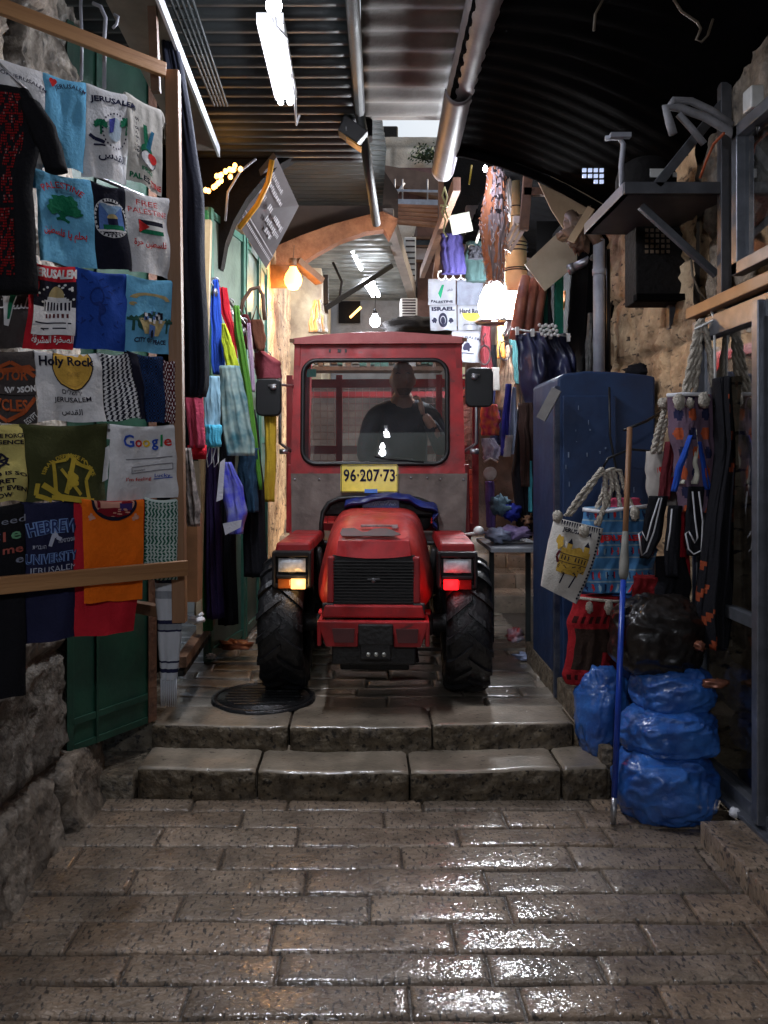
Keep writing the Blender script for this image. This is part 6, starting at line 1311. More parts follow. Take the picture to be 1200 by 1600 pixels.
# blue patterned bag
t = thing('patterned_bag', 'blue woven bag with elephant bands, red lettering and rope handles', 'bag', P(960, 850, 3.95)); mb = MB()
def bandm(u, v):
    r = int(v*7); 
    if abs(v*7-r-.08) < .08: return 3
    x = (u*11+.5*(r % 2)) % 1; y = v*7-r
    if r in (0, 2, 3, 5, 6) and ((x-.5)**2*2.2+(y-.55)**2) < .09: return (1, 2, 3)[(int(u*11)+r) % 3]
    return 0
S = drape(mb, [(792, 912, 1012), (850, 906, 1024), (905, 900, 1022), (924, 910, 1000)], 3.95, .13, 1.5, .012, bandm, 72, 56, 4)
S.text(mb, 'JERUSALEM', .52, .36, .6, 2, h=.09, bold=.05, lift=.008)
mb.build('bag_body', [mat('band_blue', (.05, .20, .38), (.03, .12, .28), 12, .85), cl('band_navy', (.02, .03, .1)), glr, cl('band_pale', (.25, .35, .42))], t)
mb = MB(); mb.tube([P(910, 796, 3.9), P(940, 800, 3.88), P(980, 794, 3.88), P(1018, 790, 3.9)], .009, 8); mb.build('white_hem', white_c, t)
mb = MB(); drape(mb, [(778, 950, 1000), (798, 935, 1004)], 3.96, .05, 2, .006, 0, 14, 6, 1); mb.build('pink_lining', pink_c, t)
for pts in ([(930, 800), (944, 765), (950, 735), (958, 732), (965, 760), (970, 800)], [(948, 800), (955, 760), (958, 735), (968, 735), (978, 770), (992, 800)]):
    mb = MB(); ropeh(mb, pts, 3.9, .010); mb.build('rope_handle', rope, t)
mb = MB(); mb.blob(P(992, 802, 3.84), (.022, .022, .034), 12, 10, .35, 4, 2); mb.build('rope_knot', rope, t)
# red bag
t = thing('red_bag', 'red cloth bag with a black picture panel hanging lowest behind the broom', 'bag', P(935, 1065, 3.95)); mb = MB()
def rb(u, v): return 1 if (.36 < v < .82 and .08 < u < .93 and not (u > .5 and v > .62 and u-.5 > (v-.62)*-.2+.0)) else (2 if (.22 < v < .30 or .88 < v < .95) and int(u*18) % 2 else 0)
S = drape(mb, [(930, 893, 992), (1000, 886, 990), (1052, 880, 980), (1068, 884, 968)], 3.95, .11, 1.5, .012, rb, 60, 50, 7)
mb.build('bag_body', [red_c if False else cl('brick_red_cloth', (.30, .015, .02)), cl('black_brown_panel', (.035, .02, .015)), cl('dark_stitch', (.05, .01, .01))], t)
mb = MB(); mb.tube([P(900, 934, 3.87), P(940, 938, 3.86), P(990, 942, 3.88)], .007, 6); mb.build('white_cord', rope, t)
for x_, r_ in ((951, .034), (921, .028)): mb = MB(); mb.blob(P(x_, 949, 3.84), (r_*.6, .02, r_), 12, 10, .3, 4, x_); mb.build('toggle', rope, t)
# big woven bag hanging from beam
t = thing('woven_bag', 'tall woven bag with orange figures and long rope handles hanging from the pine beam', 'bag', P(1085, 700, 3.7)); mb = MB()
def wm(u, v):
    q = math.sin(u*14)*math.cos(v*19); return 1 if q > .55 else (2 if q < -.6 else 0)
S = drape(mb, [(618, 1044, 1130), (690, 1048, 1132), (760, 1058, 1130), (800, 1064, 1122)], 3.7, .13, 2, .014, wm, 60, 50, 3)
mb.build('bag_body', [cl('mauve_weave', (.14, .09, .13)), cl('burnt_orange', (.4, .08, .03)), navy_c], t)
mb = MB(); mb.tube([P(1042, 618, 3.63), P(1070, 616, 3.62), P(1100, 616, 3.62)], .009, 8); mb.build('white_hem', white_c, t)
for pts in ([(1068, 618), (1080, 560), (1090, 508), (1096, 500), (1104, 520), (1118, 600)], [(1084, 618), (1092, 560), (1094, 510), (1100, 505), (1110, 560), (1114, 605)], [(1074, 618), (1086, 560), (1090, 512)]):
    mb = MB(); ropeh(mb, pts, 3.64, .012); mb.build('rope_handle', rope, t)
for x_, y_, r_ in ((1061, 628, .035), (1100, 625, .033), (1078, 630, .024)): mb = MB(); mb.blob(P(x_, y_, 3.6), (r_*.75, .02, r_), 12, 10, .4, 4, x_); mb.build('rope_knot', rope, t)
mb = MB(); mb.tube([P(1116, 475, 3.6), P(1110, 482, 3.6), P(1116, 498, 3.6), P(1117, 560, 3.6), P(1118, 636, 3.6)], .006, 8); mb.tube([P(1085, 515, 3.6), P(1115, 500, 3.6), P(1150, 485, 3.5)], .005, 6); tag(mb.build('wire_hanger', white_p), 'white wire hanger with long stem hooked over the pine beam', 'hanger')
# white bag with red heart lettering
t = thing('small_canvas_bag', 'small white bag with red lettering between the blue cabinet and the woven bag', 'bag', P(1035, 790, 3.85)); mb = MB()
S = drape(mb, [(705, 1010, 1052), (750, 1008, 1060), (790, 1016, 1062)], 3.85, .07, 1, .008, 0, 24, 20, 3)
S.text(mb, 'I \u2665 JERUSALEM', .62, .35, .66, 1, h=.14, bold=.05, lift=.007); S.ell(mb, .75, .6, .12, .14, 1, .006)
mb.build('bag_body', [mat('dirty_canvas', (.42, .38, .34), (.3, .27, .25), 12, .85), glr], t)
for pts in ([(1020, 708), (1026, 680), (1034, 655), (1040, 634)], [(1030, 708), (1034, 680), (1040, 655)]): mb = MB(); ropeh(mb, pts, 3.8, .012); mb.build('rope_handle', rope, t)
mb = MB(); mb.blob(P(1037, 630, 3.78), (.028, .025, .025), 12, 10, .4, 4, 1); mb.build('rope_knot', rope, t)
# black pouches with white hand outline
def pouch(label, pts, D_, outline, extra=None):
    t = thing('velvet_pouch', label, 'pouch', P(*pts[-1][:2], D_), group='small black pouches hung beside the woven bag'); mb = MB(); drape(mb, pts, D_, .05, 1, .006, 0, 20, 20, len(label)); mb.build('pouch_body', black_c, t)
    mb = MB(); mb.tube([P(a, b, D_-.04) for a, b in outline], .0035, 6); mb.build('white_piping', white_c, t)
pouch('black pouch with J-shaped white piping at the left', [(775, 1014, 1044), (840, 1002, 1034), (872, 1000, 1012)], 3.75, [(1030, 778), (1018, 815), (1010, 845), (1003, 830), (998, 834), (1003, 868), (1010, 862), (1022, 830), (1034, 778)])
pouch('black pouch with U-shaped white piping at the right', [(760, 1074, 1100), (840, 1070, 1098), (868, 1074, 1096)], 3.65, [(1082, 768), (1086, 810), (1090, 840), (1086, 848), (1076, 830), (1071, 834), (1076, 858), (1084, 866), (1096, 860), (1098, 815), (1092, 768)])
pouch('black pouch with gold spangles between the two piped ones', [(790, 1044, 1066), (860, 1038, 1062), (900, 1040, 1060)], 3.7, [(1050, 795), (1047, 830), (1042, 860)])
mb = MB(); drape(mb, [(672, 1074, 1088), (720, 1064, 1098), (756, 1058, 1104)], 3.68, .06, 3, .014, 0, 24, 18, 2); tag(mb.build('cream_scarf', cream_c), 'cream cotton bag cloth folded to a point below the woven bag', 'cloth')
mb = MB(); drape(mb, [(680, 1076, 1082), (730, 1056, 1068), (768, 1048, 1058)], 3.62, .03, 1, .004, 0, 12, 14, 2); drape(mb, [(690, 1088, 1096), (740, 1094, 1106), (765, 1098, 1112)], 3.64, .03, 1, .004, 0, 12, 14, 5); tag(mb.build('blue_strap', blue_c), 'royal blue straps hanging in an inverted V over the cream cloth', 'strap')
mb = MB(); drape(mb, [(780, 1062, 1080), (860, 1056, 1076), (912, 1050, 1078)], 3.78, .05, 2, .01, 0, 18, 16, 2); tag(mb.build('red_purse', cl('crimson_purse', (.3, .01, .02))), 'crimson cloth purse hanging behind the black pouches', 'purse')
mb = MB(); drape(mb, [(690, 1040, 1052), (780, 1028, 1046)], 3.78, .05, 2, .01, 0, 16, 14, 2); tag(mb.build('dark_strap_bag', mar_c), 'dark maroon strap hanging over the small white bag', 'strap')
mb = MB(); drape(mb, [(590, 1120, 1136), (700, 1124, 1140), (860, 1100, 1140), (960, 1090, 1140), (1010, 1096, 1134)], 3.55, .14, 3, .02, lambda u, v: 1 if math.sin(u*9+v*25)*math.cos(v*31+u*4) > .78 else 0, 40, 60, 6); tag(mb.build('dark_dress', [black_c, cl('rust_motif', (.25, .05, .02))]), 'long black dress with small rust motifs hanging beside the mullion', 'dress')
for k, (rows, mt, lb) in enumerate([([(920, 990, 1060), (960, 992, 1052), (990, 1000, 1040)], mat('copper_print', (.28, .13, .08), (.03, .015, .015), 22, .7, det=2), 'copper and black printed bag crumpled under the pouches'), ([(900, 990, 1040), (935, 984, 1050), (950, 990, 1056)], cl('dark_crimson', (.2, .012, .015)), 'dark crimson bag folded right of the blue patterned bag'), ([(870, 1024, 1070), (920, 1020, 1080), (975, 1034, 1078)], black_c, 'black bag hanging over the copper printed bag'), ([(950, 1076, 1092), (1000, 1074, 1090)], cl('slate_cloth', (.12, .17, .2)), 'narrow slate blue strip by the black garbage sack')]):
    mb = MB(); drape(mb, rows, 3.85-.04*k, .09, 2, .012, 0, 22, 16, k); tag(mb.build('cloth_bag', mt), lb, 'bag')
mb = MB(); S = Surf(lambda u, v: P(lerp(1030, 1062, u), lerp(930, 985, v), 3.62), (0, -1, 0), .09, .15)
pts = []
for k in range(10): a = math.pi*k/5; r = .014 if k % 2 else .026; pts.append(P(1027, 968, 3.68)+Vector((r*math.sin(a), 0, r*math.cos(a))))
mb.tube(pts, .0035, 5, closed=True); tag(mb.build('star_charm', steel), 'small silver star charm dangling from the copper printed bag', 'charm')
# ---- broom ----
t = thing('broom_stick', 'long broom stick, brown above and blue below, leaning by the bags', 'broom', P(958, 1288, 3.40))
b0, b1 = P(958, 1288, 3.40), P(984, 668, 3.72)
f = lambda k: lerp(b0, b1, k)
mb = MB(); mb.tube([f(.06), f(.60)], .0125, 12); mb.build('blue_tube', mat('blue_enamel', (.015, .06, .42), None, 8, .3), t)
mb = MB(); mb.tube([f(.66), f(1)], .0125, 12); mb.build('brown_pole', wood, t)
mb = MB(); mb.tube([f(.595), f(.61), f(.64), f(.67), f(.72)], [.013, .021, .021, .017, .0135], 12); mb.build('tape_joint', mat('grey_tape', (.25, .24, .21), None, 12, .7), t)
mb = MB(); mb.tube([f(0), f(.062)], [.011, .0135], 12); mb.build('metal_ferrule', steel, t)
# ---- garbage sacks ----
bagm = mat('blue_bag_plastic', (.035, .15, .48), (.012, .06, .26), 7, .3, bump=.7, bscale=16, rough2=.5, coat=.5, coatr=.12)
def sack(label, c, r, seed, m=bagm, cat='garbage bag', zmin=None, grp='stuffed plastic sacks piled at the right', knot=None):
    c = Vector(c); mb = MB()
    def fn(u, v):
        t_ = 2*math.pi*u; p = math.pi*v; d = Vector((math.sin(p)*math.cos(t_), math.sin(p)*math.sin(t_), math.cos(p)))
        dd = Vector((math.copysign(abs(d.x)**.85, d.x), math.copysign(abs(d.y)**.85, d.y), math.copysign(abs(d.z)**.8, d.z)))
        k = 1+.13*noise.noise(d*1.6+Vector((seed*3, 1, 2)))
        wv = Vector((N3(d.x*2, d.y*2, d.z*2+seed), N3(d.y*2, d.z*2, seed), N3(d.z*2, d.x*2, seed)))*.7
        k -= .15*abs(noise.noise((d+wv)*1.5+Vector((seed, 5, 1))))+.055*abs(noise.noise((d+wv)*3.6+Vector((seed, 0, 9))))+.05*abs(noise.noise(Vector((d.x*6+wv.x*3, d.y*6+wv.y*3, d.z*1.5+seed))))+.012*abs(noise.noise((d+wv*.5)*10+Vector((seed, 4, 9))))
        k += .06
        q = Vector((dd.x*r[0], dd.y*r[1], dd.z*r[2]))*k
        pt = c+q
        if zmin is not None and pt.z < zmin: pt.z = zmin+.002*(pt.z-zmin)
        return pt
    mb.grid(fn, 110, 76, cu=True, flip=True)
    if knot:
        k = Vector(knot); mb.tube([k, k+Vector((.01, -.02, .03)), k+Vector((.05, -.03, .035))], [.02, .012, .03], 8)
        mb.tube([k, k+Vector((-.03, -.02, .02)), k+Vector((-.06, -.02, .0))], [.018, .012, .024], 8)
    tag(mb.build('garbage_bag', m), label, cat, grp)
g = lambda px, py, D_: P(px, py, D_)
sack('bright blue garbage bag at the very bottom of the stack', (1.262, 3.52, .128), (.205, .19, .165), 1, zmin=.0)
sack('blue garbage bag squeezed in the middle of the stack', (1.30, 3.56, .335), (.20, .17, .115), 2)
sack('blue garbage bag on top of the stack, right under the black one', (1.335, 3.62, .50), (.175, .16, .12), 3)
sack('blue garbage bag standing half hidden behind the broom', (1.12, 3.92, .31), (.13, .12, .22), 4, zmin=.1)
sack('blue garbage bag at the back above the black sack', (1.26, 4.0, .62), (.17, .12, .30), 6)
blk_m = mat('black_bag_plastic', (.006, .005, .005), (.014, .010, .008), 4, .34, bump=.7, bscale=14, rough2=.5, spec=.35, coat=.5, coatr=.15)
sack('shiny black garbage sack resting on the blue ones', (1.275, 3.64, .73), (.20, .16, .185), 5, m=blk_m)
for k, (a, b, m_, lb) in enumerate([((1098, 1058), (1140, 1078), 'pinkish', 'crumpled copper foil wrapper beside the black sack'), ((1086, 1005), (1100, 1014), 'pinkish', 'tiny orange scrap above the black sack')]):
    mb = MB(); p, q = P(*a, 3.45), P(*b, 3.45); mb.blob((p+q)/2, ((q-p).length*.5, .03, .02), 16, 10, .6, 4, k, rid=.4); tag(mb.build('foil_wrapper', mat('copper_foil', (.35, .13, .07), (.1, .04, .03), 20, .3, metal=.4)), lb, 'wrapper')
rag('crumpled white and red plastic bag on the paving right of the tractor', 805, 1003, 5.55, (.055, .05, .06), mat('white_red_plastic', (.5, .5, .58), (.35, .05, .05), 14, .35, det=1), 4, 'plastic bag', 'plastic_bag')
rag('flattened pale blue cloth on the paving right of the tractor', 826, 1030, 5.2, (.10, .06, .028), mat('pale_blue_rag', (.36, .42, .62), None, 9, .6), 7, 'rag', 'blue_rag')
# ---------------- right middle distance ----------------
def dr(name, label, cat, rows, D_, mt, th=.06, fo=2, amp=.012, m=0, nu=22, nv=22, seed=None, group=None, extra=None):
    mb = MB(); S = drape(mb, rows, D_, th, fo, amp, m, nu, nv, seed if seed is not None else len(label)*.9)
    if extra: extra(mb, S)
    o = mb.build(name, mt); return tag(o, label, cat, group)
# hanging tarpaulin
tarp = mat('navy_tarp', (.03, .035, .09), (.012, .014, .035), 6, .3, bump=.5, bscale=8, rough2=.5)
dr('hanging_tarpaulin', 'crumpled navy plastic sheet clipped to a rail right of the tractor', 'tarpaulin', [(522, 806, 888), (560, 806, 898), (600, 812, 905), (640, 822, 905), (668, 850, 880)], 5.3, tarp, .10, 1.6, .06, nu=40, nv=36)
mb = MB(); mb.tube([P(800, 514, 5.25), P(892, 526, 5.25)], .006, 8)
for x in (808, 832, 860, 888): mb.box(P(x, 516+.13*(x-800), 5.22), (.02, .02, .05))
tag(mb.build('clip_rail', white_p), 'white clip rail holding the navy plastic sheet', 'rail')
mb = MB()
for i in range(6):
    for j in range(3): mb.blob(P(847+5*i-j*2, 522-7*j+2*(i % 2), 5.15), (.012, .012, .012), 8, 6)
tag(mb.build('white_beads', white_p), 'clump of white plastic beads on the clip rail', 'beads')
# rolled rugs
t = thing('rug_rolls', 'three upright copper coloured cloth rolls beside the green post', 'cloth roll', P(820, 525, 5.6))
for k, x in enumerate((806, 820, 834)):
    mb = MB(); mb.tube([P(x, 530, 5.6+.04*k), P(x+8, 470, 5.6+.04*k), P(x+16, 432+4*k, 5.62+.04*k)], [.045, .042, .03], 14); mb.build('cloth_roll', copper, t)
t = thing('green_post', 'square dark green steel post with cross arm right of the cloth rolls', 'post', P(872, 565, 5.7))
mb = MB(); mb.bar(P(873, 640, 5.7), P(873, 402, 5.7), .055, .05, up=(0, 1, 0)); mb.build('post', cl('post_green', (.015, .14, .09)), t, bevel=.004)
mb = MB(); mb.bar(P(845, 423, 5.72), P(873, 422, 5.7), .03, .03); mb.bar(P(850, 424, 5.72), P(850, 520, 5.72), .04, .04, up=(0, 1, 0)); mb.build('cross_arm', cl('post_green_dk', (.01, .07, .05)), t)
dr('black_cloth_roll', 'black cloth hanging between the rolls and the green post', 'cloth', [(425, 838, 860), (480, 836, 862), (530, 840, 868)], 5.75, black_c, .1)
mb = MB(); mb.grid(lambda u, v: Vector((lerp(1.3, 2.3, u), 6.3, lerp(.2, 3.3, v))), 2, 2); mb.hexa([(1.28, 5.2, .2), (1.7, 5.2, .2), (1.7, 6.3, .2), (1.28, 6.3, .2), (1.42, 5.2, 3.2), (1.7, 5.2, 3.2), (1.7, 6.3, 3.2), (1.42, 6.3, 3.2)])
tag(mb.build('doorway_backdrop', roofb), 'black backdrop for the shaded doorway between the green post and the downpipe', 'doorway')  # near-black solid stands in for the shade inside the doorway
dr('camouflage_cloth', 'dark grey patterned cloth hanging in the doorway by the downpipe', 'cloth', [(490, 918, 930), (560, 914, 930), (590, 914, 930)], 5.1, mat('camo_cloth', (.12, .12, .11), (.02, .02, .02), 25, .8), .06)
dr('orange_shawl', 'dim orange shawl hanging in the dark doorway', 'shawl', [(455, 880, 925), (480, 878, 928), (500, 892, 920)], 5.8, cl('dim_orange', (.3, .09, .02)), .08)
t = thing('cream_board', 'tilted cream board under the canopy left of the downpipe', 'board', P(855, 400, 5.6))
mb = MB(); mb.prism([(-.22, -.02), (.02, .21), (.20, .06), (.10, -.04), (-.09, -.20)], P(872, 408, 5.5), (1, 0, 0), (0, .1, 1), -.015); mb.build('board_panel', mat('cream_card', (.5, .42, .3), (.38, .3, .2), 4, .75), t)
mb = MB(); mb.tube([P(888, 422, 5.3), P(934, 400, 5.2)], .028, 12); mb.tube([P(888, 422, 5.3), P(898, 418, 5.28)], .035, 12); tag(mb.build('metal_pipe_stub', steel), 'shiny horizontal metal pipe stub joining the downpipe', 'pipe')
# pelts
def pelt(label, rows, D_, m1, m2, seed):
    mb = MB(); drape(mb, rows, D_, .07, 1.5, .015, lambda u, v: 1 if (math.sin(v*70+8*N3(u*3, v*3, seed))+1.3*N3(u*8, v*8, seed) > .55 and u > .3 and v < .45) else (2 if N3(u*6, v*7, seed+4) > .12 or u < .22 else 0), 46, 70, seed)
    random.seed(seed); b = rows
    for k in range(420):
        v = random.random(); py = lerp(rows[0][0], rows[-1][0], v); xl, xr = prof(rows, py)[:2]; u = random.choice([random.uniform(-.04, .06), random.uniform(.94, 1.04), random.random()]); p = P(lerp(xl, xr, u), py, D_-.04*math.sqrt(max(0, 1-(2*min(1, max(0, u))-1)**2))); q = p+Vector((random.uniform(-.02, .02), -.012, random.uniform(-.045, -.015)))
        w_ = Vector((.004, 0, 0)); mb.add([p-w_, p+w_, q], [(0, 1, 2)], random.choice([0, 2, 2, 3]), False)
    tag(mb.build('fur_pelt', [cl('fur_grey', (.30, .24, .22)), cl('fur_black', (.03, .025, .025)), cl('fur_russet', (.42, .17, .08)), cl('fur_pale', (.6, .52, .45))]), label, 'pelt')
pelt('long striped russet and grey fur pelt hanging over the dazzling lamp', [(262, 762, 786), (320, 756, 792), (345, 750, 794), (400, 756, 790), (440, 762, 782)], 5.7, 0, 0, 3)
# tall yellow drum / paper shade
t = thing('wicker_lantern', 'tall yellow paper column bound with black bands beside the fur pelt', 'lantern', P(806, 455, 5.9))
mb = MB(); c = P(806, 455, 5.9); mb.lathe([(.0, 0), (.07, 0), (.082, .06), (.075, .25), (.078, .35), (.05, .39), (.03, .6), (.028, .78), (0, .78)], c, n=24); mb.build('paper_column', mat('yellow_paper', (.6, .48, .28), (.45, .33, .18), 5, .7), t)
for z in (.14, .155, .28, .31, .335, .53, .6): mb = MB(); mb.lathe([(.083 if z < .4 else .035, z-.004), (.086 if z < .4 else .038, z), (.083 if z < .4 else .035, z+.004)], c, n=24); mb.build('black_band', ink, t)
mb = MB()
for k in range(3): mb.bar(P(786+5*k, 388+k*3, 5.7), P(806+7*k, 348+k*4, 5.7), .022, .022)
mb.box(P(812, 345, 5.7), (.09, .06, .05)); tag(mb.build('timber_bundle', mat('pale_slats', (.55, .48, .42), (.3, .22, .15), 9, .6)), 'bundle of pale wooden slats strapped against the paper column', 'slats')
dr('white_paper_strip', 'brilliant white paper strip hanging right of the fur pelt', 'paper', [(276, 794, 798), (300, 788, 802), (330, 790, 803), (345, 794, 803)], 6.2, mat('white_paper', (.8, .8, .85), None, 5, .7, emis=.0), .03)
dr('white_fringe_shawl', 'white fringed shawl falling beside the dazzling lamp', 'shawl', [(425, 804, 812), (450, 796, 820), (500, 790, 806), (525, 784, 794)], 6.3, white_c, .05)
mb = MB(); mb.box(P(720, 349, 6.6), (.165, .02, .15), Matrix.Rotation(R(-12), 3, 'Y')); tag(mb.build('small_board', mat('pale_green_board', (.38, .4, .33), None, 6, .6)), 'small pale square board hanging under the far canopy', 'board')
mb = MB()
for pts in ([(695, 292), (691, 305), (696, 318), (690, 330), (696, 345), (693, 362), (698, 370)], [(695, 295), (699, 308), (694, 325), (700, 342)], [(688, 321), (702, 322)]): mb.tube([P(a, b, 5.4) for a, b in pts], .006, 6)
tag(mb.build('knotted_rope', mat('pale_yellow_cord', (.55, .55, .25), None, 9, .6)), 'knotted pale yellow cord hanging from the end of the gutter', 'cord')
mb = MB(); mb.tube([P(737, 258, 5.2), P(735, 275, 5.2), P(733, 288, 5.2)], .006, 6); tag(mb.build('rope_end', yell), 'short yellow cord end hanging from the dark canopy', 'cord')
bulb('tiny star-like white lamp right at the top of the fur pelt', P(758, 264, 5.5), .016, 4, (.7, .7, 1), bulbm, .05)
dr('purple_trousers', 'purple-blue trousers hanging from the far rail', 'trousers', [(366, 688, 722), (400, 688, 726), (428, 690, 728)], 6.7, cl('indigo_denim', (.018, .015, .06)), .08, 3)
dr('dark_sweater', 'very dark green sweater beside the purple trousers', 'sweater', [(378, 728, 760), (420, 726, 766), (440, 728, 764)], 6.8, cl('very_dark_green', (.015, .03, .03)), .1, 3)
dr('black_bag_small', 'black handbag hanging with a cream tassel in the middle distance', 'handbag', [(385, 732, 752), (405, 730, 756)], 6.6, black_c, .06, extra=None)
mb = MB(); mb.tube([P(750, 360, 6.6), P(744, 380, 6.6)], .012, 6); mb.blob(P(737, 386, 6.6), (.03, .02, .02), 10, 8, .4, 4, 2); tag(mb.build('cream_tassel', cream_c), 'cream tassel hanging over the dark sweater', 'tassel')
mb = MB()
for k in range(5): mb.tube([P(690+12*k+6*math.cos(a), 430+7*math.sin(a), 7.2) for a in [2*math.pi*i/14 for i in range(14)]], .006, 5, closed=True)
mb.tube([P(684, 424, 7.2), P(752, 428, 7.2)], .006, 5); tag(mb.build('ring_rail', white_p), 'rail of white rings above the far printed T-shirts', 'rings')
# far T-shirts
def fshirt(label, q, deco, seed=1, D_=7.4, col=None):
    TL, TR_, BR, BL = [P(a, b, D_) for a, b in q]
    def fn(u, v):
        p = lerp(lerp(TL, TR_, u), lerp(BL, BR, u), v); p.y += -.02*math.sin(u*9+seed)*v-.015*N3(u*2, v*3, seed)-.03*math.exp(-v*30); return p
    W, L = (TR_-TL).length, (BL-TL).length; S = Surf(fn, (0, -1, 0), W, L); mb = MB(); mb.grid(fn, 16, 18)
    mb.grid(lambda u, v: fn(u, v)+Vector((0, .03, 0)), 6, 6); deco(mb, S)
    tag(mb.build('printed_shirt', [col or mat('far_grey_cotton', (.20, .205, .23), (.14, .145, .165), 6, .85), ink, green_i, gold_c, glr]), label, 'T-shirt', 'printed shirts pinned up beyond the tractor')
def d(mb, S): S.quad(mb, [(.5, .2), (.58, .2), (.46, .75), (.36, .55)], 2); S.text(mb, '\uFEE6\uFEF4\uFEC4\uFEB4\uFEE0\uFED3', .78, .42, .2, 1, h=.14); S.text(mb, 'PALESTINE', .5, .88, .8, 1, h=.1, bold=.04)
fshirt('grey T-shirt with a green wedge, upper left of the far pinned shirts', [(669, 437), (712, 437), (712, 476), (669, 476)], d, 1)
fshirt('plain slate T-shirt, upper right of the far pinned shirts', [(714, 438), (755, 438), (752, 476), (714, 476)], lambda mb, S: None, 2, col=cl('slate_far', (.15, .16, .2)))
def d(mb, S): S.text(mb, 'ISRAEL', .5, .14, .86, 1, h=.16, bold=.05); S.ell(mb, .48, .6, .17, .3, 1, .004, inner=.6); S.ell(mb, .48, .62, .08, .16, 1); S.ell(mb, .17, .6, .09, .12, 1, jag=.6); S.ell(mb, .8, .6, .09, .12, 1, jag=.6)
fshirt('grey T-shirt reading ISRAEL over a round crest in the far group', [(671, 478), (713, 477), (714, 516), (673, 516)], d, 3)
def d(mb, S): S.text(mb, 'Hard Rock', .5, .22, .86, 1, h=.2, bold=.03); S.ell(mb, .5, .3, .34, .34, 3, .002, a0=180, a1=360); S.text(mb, 'JERUSALEM', .5, .78, .6, 1, h=.08)
fshirt('pale T-shirt with a gold half disc in the far group', [(715, 478), (758, 478), (757, 516), (716, 516)], d, 4)
def d(mb, S): S.text(mb, 'JERUSALEM', .5, .2, .8, 1, arc=60, h=.12); S.ell(mb, .5, .5, .12, .14, 1, .003, jag=.6); S.line(mb, [(.25, .7), (.7, .72)], .004, 1)
fshirt('grey T-shirt half hidden behind the tractor roof corner in the far group', [(706, 518), (756, 518), (756, 566), (706, 566)], d, 5, D_=7.2)
# scissors-like metal rings near mirror
t = thing('metal_rings', 'round metal rings hanging below the dazzling lamp', 'rings', P(770, 560, 5.6))
for x, y in ((757, 555), (789, 548)):
    mb = MB(); mb.tube([P(x+9*math.cos(a), y+15*math.sin(a), 5.6) for a in [2*math.pi*i/20 for i in range(20)]], .006, 6, closed=True); mb.tube([P(x, y-15, 5.6), P(x-3, y-26, 5.6), P(x+2, y-34, 5.6)], .005, 6); mb.build('ring', steel, t)
dr('orange_banner', 'narrow orange banner hanging under the dazzling lamp', 'banner', [(503, 776, 788), (530, 778, 788), (560, 776, 790)], 6.6, mat('banner_orange', (.75, .3, .05), None, 6, .7), .03, 1, .006)
dr('pink_orange_pile', 'colourful pink and orange garments stacked behind the mirror', 'garments', [(632, 752, 776), (655, 750, 782), (680, 752, 780)], 6.0, mat('loud_print', (.7, .2, .06), (.5, .03, .12), 22, .75, det=1), .12, 2)
dr('tan_garment', 'tan garment with dark collar hanging beside the tractor mirror', 'garment', [(540, 790, 800), (570, 782, 802), (600, 776, 806), (640, 772, 796)], 6.7, mat('tan_collar', (.34, .22, .15), (.06, .04, .03), 16, .8), .08, 2)
dr('white_tag_card', 'white card hanging just above the right mirror', 'card', [(574, 768, 780), (610, 769, 781)], 6.6, white_p, .012, 1, .002)
dr('blue_tie', 'long dark blue scarf hanging in the right-hand stall', 'scarf', [(600, 790, 800), (660, 784, 796), (712, 782, 794)], 5.45, cl('ink_blue_scarf', (.02, .02, .16)), .05, 1)
dr('grey_tie', 'pale grey-blue scarf hanging beside the dark blue one', 'scarf', [(605, 800, 806), (660, 795, 808), (710, 790, 802)], 5.5, cl('pale_grey_blue', (.26, .3, .4)), .04, 1)
dr('white_packet', 'beige card packet hanging at the foot of the dark blue scarf', 'packet', [(680, 790, 802), (714, 786, 798)], 5.35, mat('beige_packet', (.35, .32, .32), None, 8, .6), .015, 1, .002)
dr('brown_shawl', 'dark brown shawl under the navy plastic sheet', 'shawl', [(630, 810, 834), (700, 812, 838), (760, 814, 836)], 5.3, cl('dark_brown_shawl', (.05, .03, .025)), .1, 3)
dr('black_robe', 'black robe hanging along the cabinet side over the clothes table', 'robe', [(640, 806, 836), (740, 800, 834), (840, 806, 832)], 5.6, black_c, .12, 4)
dr('turquoise_scarf', 'thin turquoise scarf edge beside the blue cabinet', 'scarf', [(720, 826, 832), (800, 826, 831)], 5.25, cl('turquoise_cloth', (.06, .3, .36)), .03, 1)
dr('violet_scarf', 'violet sheer scarf hanging under the white pendant', 'scarf', [(752, 758, 772), (800, 760, 776), (824, 760, 774)], 5.6, cl('violet_cloth', (.16, .1, .3)), .05, 2)
dr('mauve_top', 'small white and mauve clothes hanging beside the door hinge', 'garment', [(685, 752, 772), (700, 754, 782), (718, 756, 780)], 5.6, mat('mauve_white', (.5, .46, .52), (.2, .15, .2), 20, .8), .08, 3, .02)
t = thing('pendant', 'round white pendant with a brown picture hanging over the violet scarf', 'pendant', P(766, 738, 5.5))
mb = MB(); mb.lathe([(0, 0), (.04, 0), (.046, .006), (.04, .012), (0, .012)], P(766, 740, 5.5), 'Y', 24); mb.tube([P(756, 722, 5.5), P(766, 716, 5.5), P(778, 722, 5.5)], .007, 6); mb.build('disc', mat('pendant_white', (.5, .45, .42), (.3, .2, .16), 14, .5), t)
